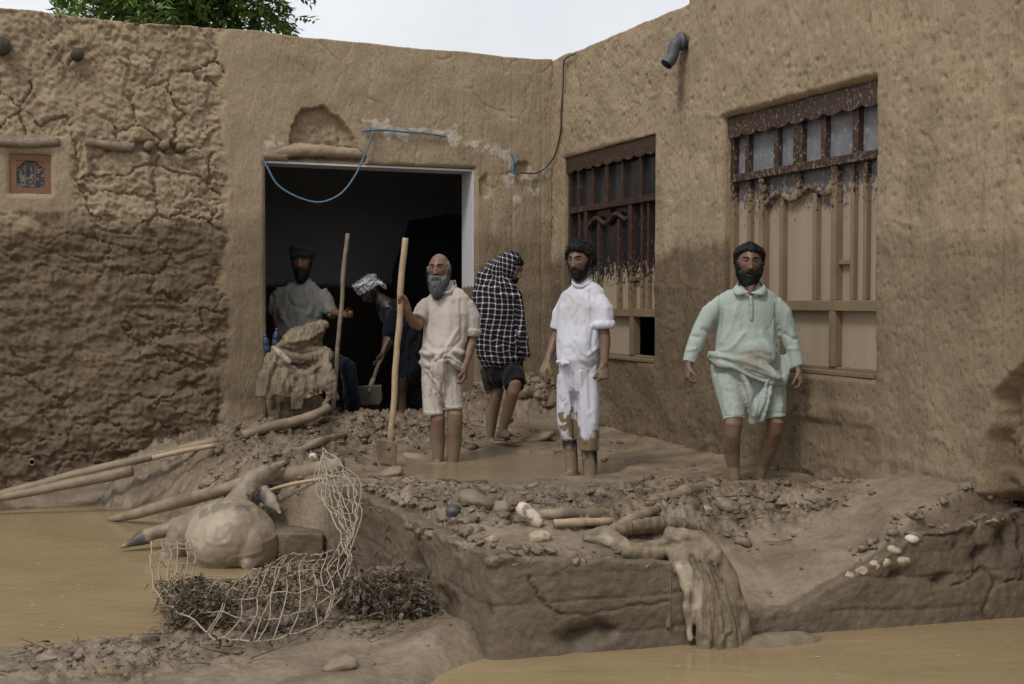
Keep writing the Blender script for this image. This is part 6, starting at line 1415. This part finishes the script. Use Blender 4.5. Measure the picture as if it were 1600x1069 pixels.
# ---- the grey bearded man with the shovel
def grey_man():
    F = Fig(9.8, G(692, 712), 'bald man with a long grey beard in beige clothes gripping a shovel pole'); p = F.p; m = F.mp
    H = Head(p(686.5, 420, -.04), 14, 3, 0, 1.03); side = unit((.97, -.22, 0))
    F.rings(F.g, [(690, 585, 0, 24, .10), (692, 550, 0, 26, .11), (696, 505, 0, 29, .11), (698, 475, 0, 27, .09), (697, 461, .01, 20, .06), (696, 451, .01, 14, .06)], side)
    F.g.tube([p(697, 463, .02), p(694, 447, .0), p(690, 434, -.02)], [.062, .060, .058], 14)
    F.limb([(668, 476, .0), (652, 511, -.10), (647, 505, -.14), (632, 481, -.24)], [.04, .040, .042, .030])
    F.limb([(729, 478, 0), (738, 526, .02), (736, 538, .0), (727, 570, -.08)], [.042, .042, .043, .029])
    gp = P(624.5, 470, 9.52); w = gp + np.array([.052, .03, -.055]); hand(F.g, w, unit((-.35, -.35, .72)), unit((-.45, -.75, -.2)), unit((.35, -.1, .9)), (1.15, 1.3, .9), 1.05, .02, (.5, .5, .6), .5)
    # fingers are closed on the pole
    w2 = p(726.5, 573, -.09); hand(F.g, w2, (.02, -.25, -1), (-.85, -.1, 0), (-.2, -1, .1), (.45, .6, .5), 1.05, .08, (.75, .5, .4))
    F.limb([(677, 595, 0), (681, 630, -.03), (684, 655, -.05), (684, 670, -.03), (684, 690, .0), (685, 716, .0)], [.055, .05, .062, .06, .06, .042], 14)
    F.limb([(707, 595, -.02), (709, 625, -.05), (711, 648, -.08), (711, 662, -.07), (710, 688, -.03), (708, 722, -.02)], [.055, .05, .064, .062, .064, .043], 14)
    foot(F.g, p(685, 718, .0), (-.2, -1, 0)); foot(F.g, p(708, 724, -.02), (.1, -1, 0))
    def mud(v, nr):
        n = fbm(v * 18, 4, 5); hd = np.linalg.norm(v - w2 - np.array([0, -.03, -.12]), axis=1); return np.clip(sst(.26, .04, v[:, 2] + .10 * n) + .8 * sst(.10, .30, fbm(v * 22, 4, 8)) * (v[:, 2] < .5) + .9 * sst(.06, .03, hd + .02 * n), 0, 1)
    F.body(M['skin2'], H, mud); face_parts(H, F.root)
    H.shell('beard', beard_mask(), lambda p_, d: .012 + .020 * sst(-.02, -.08, p_[:, 2]), M['greybeard'], F.root, lambda p_, d: np.stack([-.30 * p_[:, 0] * sst(-.05, -.11, p_[:, 2]), .030 * sst(-.03, -.1, p_[:, 2]), -.070 * sst(-.045, -.11, p_[:, 2])], 1), .009, 2600, .034, 15)
    mou = lambda p_, d: np.where(p_[:, 1] > .05, np.clip(1.2 - np.hypot(np.abs(p_[:, 0]) / .034, (p_[:, 2] + .047) / .009), -1, 1), -1)
    H.shell('moustache', mou, .011, M['brow'], F.root, None, .003, 0, .01, 16)
    hm = lambda p_, d: np.minimum((.072 - p_[:, 2]) / .02, np.clip((p_[:, 2] - np.interp(np.degrees(np.arctan2(np.abs(p_[:, 0]) / HX[0], p_[:, 1] / HX[1])), [0, 50, 70, 88, 98, 110, 180], [.2, .13, .035, -.01, .03, -.03, -.06])) / .02, -1, 1.2))
    H.shell('hair', hm, .002, M['greyhair'], F.root, None, .0015, 0, .01, 17)
    mt = cloth_mat('beige_cotton', (.455, .41, .37)); mt2 = cloth_mat('beige_cotton_shorts', (.43, .385, .345))
    g = Geo()
    F.rings(g, [(696, 449, .01, 16, .066), (697, 456, .01, 27, .085), (698, 465, .01, 36, .105), (698, 474, .01, 38, .115), (699, 490, 0, 38.5, .125), (697, 515, 0, 37, .135), (693, 538, -.01, 35, .145), (690, 556, -.01, 34, .15), (690, 572, -.01, 33, .145), (690, 580, -.01, 30, .13)], side, 26)
    for arm in ([(676, 467, .0, 8), (668, 475, .0, 12), (659, 486, -.05, 13), (654, 497, -.08, 12)], [(718, 467, 0, 9), (728, 477, 0, 14), (736, 496, .01, 15.5), (737, 519, .02, 14.5)]):
        F.sleeve(g, arm)
    # the tail of the tunic knotted round the waist
    g.tube([p(656, 550, -.02), p(668, 554, -.14), p(686, 551, -.175), p(705, 549, -.165), p(721, 551, -.10), p(727, 551, .0)], [.018, .024, .03, .028, .026, .018], 12)
    g.tube([p(657, 566, .0), p(672, 572, -.13), p(690, 560, -.19), p(700, 552, -.18)], [.02, .03, .034, .024], 12)
    g.tube([p(698, 552, -.19), p(710, 566, -.17), p(720, 574, -.12), p(724, 570, -.02)], [.028, .04, .036, .022], 12)
    g.ball(p(690, 557, -.19), (.045, .035, .05), None, 12, 8)
    g.tube([p(688, 560, -.2), p(684, 580, -.18), p(686, 598, -.16)], [(.05, .03), (.075, .03), (.03, .015)], 12, (1, 0, 0))
    fo = [([(676, 470), (672, 500), (668, 530)], 3, .008), ([(720, 470), (722, 500), (722, 525)], 3, -.012), ([(715, 515), (700, 540), (688, 553)], 3, .011), ([(722, 530), (706, 545), (692, 555)], 2.5, -.010), ([(662, 540), (675, 550), (688, 553)], 2.5, .010), ([(660, 520), (672, 540), (686, 552)], 3, -.008), ([(700, 478), (702, 510)], 4, .006), ([(690, 560), (705, 562), (722, 572)], 2, -.012), ([(660, 560), (675, 566), (688, 560)], 2, -.012), ([(680, 565), (676, 580), (680, 598)], 2, -.010), ([(690, 565), (692, 585)], 2, .009), ([(676, 466), (674, 490), (676, 505)], 2, .006)]
    F.garment('tunic', g, mt, .0085, 4, fo, .0020, (9, 9, 2.4), lambda v, nr: np.clip(.4 * sst(.25, .6, fbm(v * 8, 4, 19)), 0, 1), 51)
    g = Geo(); g.tube([p(737, 511, .02), p(736.5, 516, .02), p(736, 521, .02), p(736, 526, .02)], [.074, .088, .086, .070], 20, None, False)
    F.garment('rolled_cuff', g, mt, .006, 2, (), .0016, (26, 26, 26), None, 53)
    v, f = tube([p(681, 452, -.04), p(690, 458, -.11), p(704, 457, -.10), p(713, 448, -.02), p(711, 440, .06), p(694, 442, .08), p(682, 446, .02), p(681, 452, -.04)], [(.013, .006)] * 8, 8, (0, 0, 1)); add('collar', v, f, mt, F.root, True, {'mud': np.zeros(len(v))})
    g = Geo()
    F.rings(g, [(690, 565, 0, 32, .135), (690, 585, 0, 33, .14), (691, 602, 0, 31, .12)], side, 22)
    for leg in ([(675, 590, .0, 17.5), (676.5, 620, -.01, 17.5), (679, 650, -.03, 17)], [(706.5, 590, -.02, 18), (708, 616, -.04, 16.8), (709.5, 641, -.06, 15)]):
        F.sleeve(g, leg, 18, side, 1.15)
    g.tube([p(686, 590, -.14), p(688, 612, -.12), p(692, 628, -.10)], [.05, .05, .02], 12)
    fo = [([(664, 585), (674, 605), (690, 622)], 2.6, -.012), ([(668, 580), (682, 600), (692, 615)], 2.2, .010), ([(692, 600), (691, 625), (695, 645)], 2.2, -.016), ([(703, 590), (705, 630)], 3, .007), ([(660, 600), (664, 645)], 3, .006), ([(672, 620), (684, 640)], 2.5, -.008), ([(662, 644), (678, 646), (694, 646)], 2, .006), ([(696, 636), (710, 637), (724, 635)], 2, .006)]
    F.garment('trousers', g, mt2, .0085, 4, fo, .0022, (10, 10, 2), lambda v, nr: np.clip(.6 * sst(.52, .60, fbm(v * 34, 4, 21)) * (v[:, 2] < .75), 0, 1), 55)
    return gp
grip = grey_man()

# ---- the man wrapped in the checked shawl
def shawl_man():
    F = Fig(10.75, G(783, 696), 'stooping man wrapped in a black and white checked shawl and dark shorts'); p = F.p; m = F.mp
    H = Head(p(799, 421, -.02), -58, 22, 0, 1.02); fd = unit((.85, -.53, 0)); side = unit((.53, .85, 0))
    F.rings(F.g, [(783, 575, 0, 24, .11), (781, 540, 0, 25, .12), (777, 490, .02, 26, .13), (779, 462, .02, 26, .13), (785, 450, .02, 14, .07)], (1, 0, 0))
    F.g.tube([p(782, 455, .02), p(789, 440, .01), p(795, 428, .0)], [.062, .060, .058], 14)
    F.limb([(774, 580, .08), (776, 598, .07), (777, 612, .06), (775, 622, .07), (769, 646, .12), (766, 681, .16)], [.055, .055, .058, .056, .058, .040], 14)
    F.limb([(793, 578, -.0), (801, 590, -.12), (805, 602, -.22), (802, 612, -.22), (795, 635, -.16), (787, 666, -.12)], [.055, .05, .058, .056, .058, .040], 14)
    foot(F.g, p(766, 684, .16), (.75, -.6, -.1)); foot(F.g, p(786.5, 672, -.12), (.75, -.65, -.12))
    def mud(v, nr):
        n = fbm(v * 12, 4, 5); return np.clip(sst(.36, .26, v[:, 2] + .06 * n) * .95 + .5 * sst(.1, .4, fbm(v * 12, 4, 8)) * (v[:, 2] < .55), 0, 1)
    F.body(M['skin2'], H, mud); face_parts(H, F.root)
    H.shell('beard', beard_mask(), lambda p_, d: .010 + .008 * sst(-.03, -.09, p_[:, 2]), M['blackhair'], F.root, lambda p_, d: np.stack([0 * p_[:, 0], .005 * sst(-.04, -.1, p_[:, 2]), -.015 * sst(-.06, -.11, p_[:, 2])], 1), .003, 500, .010, 18)
    H.shell('hair', hair_mask(.060, .03), .018, M['blackhair'], F.root, None, .005, 500, .02, 19)
    g = Geo()
    F.rings(g, [(790, 434, .03, 20, .12), (781, 447, .03, 31, .17), (776.5, 462, .02, 38, .20), (776, 485, .01, 39.5, .21), (777.5, 512, .0, 38.5, .20), (781, 535, -.01, 38, .19), (784, 551, -.02, 38, .18)], (1, 0, 0), 28)
    hb = H.w([0, -.030, .012]); g.ball(hb, (.112, .108, .150), H.A / H.k, 22, 16)
    g.tube([p(790, 408, .02), p(779, 422, .04), p(767, 440, .05), p(760, 462, .05)], [.075, .12, .14, .12], 16)
    g.tube([p(790, 445, -.10), p(800, 452, -.12), p(807, 462, -.10)], [.06, .055, .05], 12)
    g.tube([p(808, 470, -.10), p(812, 505, -.13), p(817, 535, -.14), p(820, 553, -.13)], [.045, .05, .05, .045], 12)
    v, f, nr = remesh(g, .0095, 4)
    px, py = proj(v)
    q = np.stack([v[:, 0] * 5, v[:, 1] * 5, v[:, 2] * 7 + v[:, 0] * 5], 1); d = .012 * ridged(q + .4 * fbm(v * 3, 2, 61)[:, None], 3, 61)
    fr = sst(.0, .5, -nr[:, 1])
    for pts, wd, am in (([(768, 430), (785, 452), (808, 457)], 3, -.016), ([(760, 440), (780, 462), (806, 466)], 3, .012), ([(783, 415), (785, 435), (794, 450)], 2.5, -.012), ([(780, 520), (800, 538), (812, 552)], 3, .012), ([(770, 525), (792, 545), (805, 556)], 3, -.012), ([(805, 480), (806, 520), (812, 550)], 2.5, -.014), ([(745, 540), (765, 548), (785, 550)], 3, .010)):
        pp = spline([(a, b, 0) for a, b in pts], 40)[:, :2]; best = np.min(np.hypot(px[:, None] - pp[None, :, 0], py[:, None] - pp[None, :, 1]), axis=1); d = d + am * np.exp(-(best / wd) ** 2) * fr
    v = v + nr * d[:, None]
    # the check follows the cloth: round the body and down from the head, slanting over the shoulder
    ax_ = p(784, 480, .02); ang = np.arctan2(v[:, 0] - ax_[0], -(v[:, 1] - ax_[1])); U_ = ang * .185 + .02 * np.sin(v[:, 2] * 9); V_ = v[:, 2] + .25 * np.clip(v[:, 0] - ax_[0], -.3, .3) * sst(1.25, 1.6, v[:, 2]) + .05 * (v[:, 0] - ax_[0]) + d * .8
    t = NT('checked_shawl'); pt = t.attr('pat').outputs['Vector']; s_ = t.n('SeparateXYZ'); t.set(s_.inputs[0], pt); ln = []
    for i, per in ((0, .048), (1, .046)):
        k = t.math('PINGPONG', s_.outputs[i], per / 2); k = t.math('ADD', k, t.math('MULTIPLY', t.math('SUBTRACT', t.noise(pt, 55, 3), .5), .006)); ln.append(t.ramp(t.math('DIVIDE', k, per / 2), [(.15, 1), (.25, 0)]))
    both = t.math('MULTIPLY', ln[0], ln[1]); one = t.math('MAXIMUM', ln[0], ln[1])
    c = t.mix(one, (.009, .009, .015), (.17, .15, .16)); c = t.mix(both, c, (.60, .58, .58))
    p3 = t.pos(); M['shawl'] = t.end(c, .95, t.bump(t.noise(p3, 150, 3), .25, .003), Specular__IOR__Level=.1)
    add('shawl', v, f, M['shawl'], F.root, True, {'pat': np.stack([U_ + 4, V_ + 4, 0 * V_], 1)})
    g = Geo(); cb = cloth_mat('black_cloth', (.012, .012, .014), (.05, .038, .028))
    F.rings(g, [(783, 545, 0, 32, .15), (783, 568, 0, 32, .15), (784, 583, 0, 29, .13)], (1, 0, 0), 20)
    for leg in ([(768, 575, .06, 18.5), (771, 592, .06, 17), (774, 607, .06, 16)], [(796, 575, -.05, 19), (801, 588, -.13, 19), (806, 601, -.19, 16.5)]): F.sleeve(g, leg)
    g.tube([p(808, 570, -.02), p(812, 590, .0), p(814, 606, .02)], [.06, .05, .035], 12)
    F.garment('shorts', g, cb, .010, 3, [([(780, 560), (785, 585), (790, 605)], 3, -.014), ([(797, 560), (800, 580)], 3, .010)], .006, (8, 8, 3), None, 63)
    a = p(788, 684, -.14); f_ = unit((.75, -.65, -.0)); s2 = np.cross(f_, (0, 0, 1))
    g = Geo(); g.tube([a - f_ * .10 - (0, 0, .018), a + f_ * .04 - (0, 0, .02), a + f_ * .16 - (0, 0, .022)], [(.042, .014), (.050, .014), (.046, .012)], 14, s2)
    sd_ = g.obj('sandal', M['mudwood'], F.root)
    g = Geo(); g.tube([a + f_ * .09 - s2 * .05 - (0, 0, .012), a + f_ * .075 + (0, 0, .035), a + f_ * .06 + s2 * .05 - (0, 0, .012)], [(.022, .006)] * 3, 8, f_); g.obj('strap', M['black'], sd_)
shawl_man()

# ---- in the dark doorway: the man in grey and the man bent over in a white head cloth
def grey_tunic_man():
    F = Fig(12.45, np.append(P(470, 650, 12.45)[:2], 0), 'man in a grey tunic and dark turban standing just inside the doorway'); p = F.p; m = F.mp
    H = Head(p(472, 411, -.03), 3, 0, 0, 1.12)
    F.rings(F.g, [(470, 580, 0, 24, .12), (470, 520, 0, 25, .12), (472, 475, 0, 27, .12), (473, 450, 0, 26, .08), (473, 440, 0, 12, .07)])
    F.g.tube([p(473, 448), p(473, 430), p(473, 422)], [.068, .064, .062], 12)
    F.limb([(441, 466, 0), (429, 486, .02), (432, 500, .0), (440, 528, -.15)], [.038, .042, .043, .032])
    F.limb([(501, 466, 0), (514, 484, -.03), (520, 488, -.08), (536, 491, -.24)], [.038, .042, .043, .032])
    hand(F.g, p(441, 530, -.16), (.2, -.3, -1), (.6, -.3, 0), (.3, -.9, 0), k=1.05)
    hand(F.g, p(537, 491, -.25), (.9, -.3, .0), (-.1, -.9, .0), (0, .1, 1), (1.1, 1.2, .8), 1.05, .02, (.5, .5, .6))
    F.limb([(460, 585, 0), (462, 620, -.1), (462, 664, 0)], [.06, .05, .045]); F.limb([(485, 576, 0), (510, 568, -.12), (540, 574, -.25), (548, 655, -.1)], [.06, .06, .05, .045])
    F.body(M['skin3'], H, None, .008); face_parts(H, F.root)
    H.shell('beard', beard_mask(), lambda p_, d: .014 + .012 * sst(-.03, -.09, p_[:, 2]), M['blackhair'], F.root, lambda p_, d: np.stack([0 * p_[:, 0], .010 * sst(-.04, -.1, p_[:, 2]), -.05 * sst(-.06, -.11, p_[:, 2])], 1), .004, 400, .018, 21)
    g = Geo(); g.ball(H.w([0, -.012, .088]), (.112, .125, .062), H.A / H.k, 20, 12)
    for k in range(4):
        a = np.linspace(0, 2 * math.pi, 20); z = .055 + .022 * k; pts = [H.w([.098 * math.cos(q), -.012 + .112 * math.sin(q), z + .016 * math.sin(q + k * 1.7)]) for q in a]; g.tube(pts, .026, 8)
    F.garment('turban', g, cloth_mat('navy_turban', (.016, .018, .028)), .010, 2, (), .006, (20, 20, 30), None, 71)
    g = Geo()
    F.rings(g, [(474, 440, 0, 14, .075), (474, 446, 0, 24, .10), (473, 456, 0, 36, .125), (471, 475, 0, 37, .14), (468, 500, 0, 36, .15), (467, 530, 0, 37, .16), (467, 575, 0, 38, .16)], (1, 0, 0), 22)
    for arm in ([(452, 456, 0, 8), (442, 460, 0, 12), (432, 470, .01, 13.5), (428, 484, .02, 11)], [(492, 456, 0, 8), (502, 460, 0, 12), (511, 472, -.01, 13.5), (517, 486, -.05, 11)]): g.tube([p(a, b, c) for a, b, c, _ in arm], [r * m for *_, r in arm], 14)
    F.garment('tunic', g, cloth_mat('grey_cotton', (.19, .185, .165)), .012, 3, [([(460, 470), (468, 500), (462, 535)], 4, .014), ([(485, 460), (490, 500), (480, 540)], 4, -.012), ([(478, 445), (478, 480)], 2, .008), ([(440, 490), (455, 515), (485, 530)], 4, .012)], .008, (7, 7, 3), None, 73)
    g = Geo(); F.rings(g, [(468, 565, 0, 30, .12), (470, 590, 0, 30, .14)], (1, 0, 0), 18)
    for leg in ([(458, 585, 0, 17), (461, 620, -.08, 14), (462, 655, 0, 11)], [(488, 575, 0, 19), (520, 565, -.15, 17), (543, 575, -.24, 15), (550, 615, -.2, 13), (550, 652, -.1, 11)]): g.tube([p(a, b, c) for a, b, c, _ in leg], [r * m for *_, r in leg], 14)
    F.garment('trousers', g, cloth_mat('dark_blue_cloth', (.006, .008, .014)), .012, 3, (), .008, (7, 7, 3), None, 75)
grey_tunic_man()
def bent_man():
    F = Fig(12.9, np.append(P(632, 640, 12.9)[:2], 0), 'bending man in dark clothes with a white patterned head cloth inside the room'); p = F.p; m = F.mp
    H = Head(p(578, 456, -.12), 48, 38, 8, 1.10); side = np.array([.1, 1, 0])
    F.g.tube([p(640, 560, 0), p(630, 515, -.02), p(612, 485, -.06), p(598, 472, -.09), p(586, 462, -.11)], [(.15, .12), (.17, .12), (.17, .11), (.08, .08), (.062, .062)], 16, side)
    F.limb([(612, 490, -.2), (604, 530, -.32), (600, 548, -.36)], [.055, .045, .033]); F.limb([(615, 488, .1), (612, 535, -.05), (596, 556, -.25)], [.055, .045, .033])
    hand(F.g, p(600, 549, -.36), (-.2, -.2, -.9), (-.5, .2, 0), (-.3, -.9, 0), (1.1, 1.2, .8), 1.05); hand(F.g, p(596, 557, -.26), (-.3, -.2, -.9), (-.5, .2, 0), (-.3, -.9, 0), (1.1, 1.2, .8), 1.05)
    F.limb([(640, 560, -.08), (630, 592, -.14), (627, 612, -.10), (628, 642, -.08)], [.10, .065, .06, .042]); F.limb([(648, 560, .1), (645, 600, .08), (648, 645, .12)], [.10, .065, .042])
    foot(F.g, p(628, 642, -.08), (-.7, -.7, 0)); foot(F.g, p(648, 645, .12), (-.7, -.7, 0))
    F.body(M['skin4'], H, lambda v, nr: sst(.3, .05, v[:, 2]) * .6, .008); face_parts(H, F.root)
    H.shell('beard', beard_mask(), .016, M['blackhair'], F.root, lambda p_, d: np.stack([0 * p_[:, 0], 0 * p_[:, 0], -.02 * sst(-.06, -.11, p_[:, 2])], 1), .004, 200, .015, 22)
    g = Geo(); g.ball(H.w([0, -.015, .075]), (.108, .122, .068), H.A / H.k, 20, 12)
    for k in range(4):
        a = np.linspace(0, 2 * math.pi, 20); z = .045 + .024 * k; pts = [H.w([.095 * math.cos(q), -.015 + .108 * math.sin(q), z + .018 * math.sin(q + k * 2.1)]) for q in a]; g.tube(pts, .026, 8)
    g.tube([H.w([.08, -.07, .05]), H.w([.10, -.10, .0]), H.w([.10, -.11, -.06])], [.03, .03, .015], 10)
    t = NT('white_patterned_cloth'); pp = t.pos(); k = t.ramp(t.noise(pp, 42, 3, .6, 1.2), [(.5, 0), (.56, 1)]); M['wcloth'] = t.end(t.mix(k, (.62, .62, .66), (.11, .11, .15)), .9)
    F.garment('head_cloth', g, M['wcloth'], .010, 2, (), .006, (20, 20, 30), None, 77)
    g = Geo(); g.tube([p(641, 578, 0), p(640, 545, 0), p(630, 512, -.02), p(612, 486, -.06), p(598, 475, -.08)], [(.20, .17), (.20, .17), (.21, .16), (.20, .14), (.10, .09)], 18, side)
    for arm in ([(614, 490, -.2), (605, 522, -.31)], [(616, 490, .1), (612, 528, -.03)]): g.tube([p(*q) for q in arm], [.075, .060], 12)
    for leg in ([(637, 560, -.08), (631, 588, -.13)], [(648, 560, .1), (645, 596, .08), (648, 640, .12)]): g.tube([p(*q) for q in leg], list(np.linspace(.13, .085, len(leg))), 12)
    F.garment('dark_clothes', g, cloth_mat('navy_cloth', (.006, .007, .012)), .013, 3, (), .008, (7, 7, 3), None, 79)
bent_man()

# ------------------------------------------------------------------ which things repeat
GROUPS = {'person': 'men clearing the mud', 'shovel': 'shovels', 'cable': 'cables along the wall', 'pole': 'poles along the foot of the left wall', 'stick': 'sticks on the mud', 'branch': 'muddy branches on the platform', 'stone': 'stones in the mud', 'plastic_bottle': 'blue plastic bottles', 'log': 'logs in the mud'}
for ob in bpy.data.objects:
    k = ob.name.split('.')[0]
    if ob.parent is None and k in GROUPS and 'label' in ob: ob['group'] = GROUPS[k]
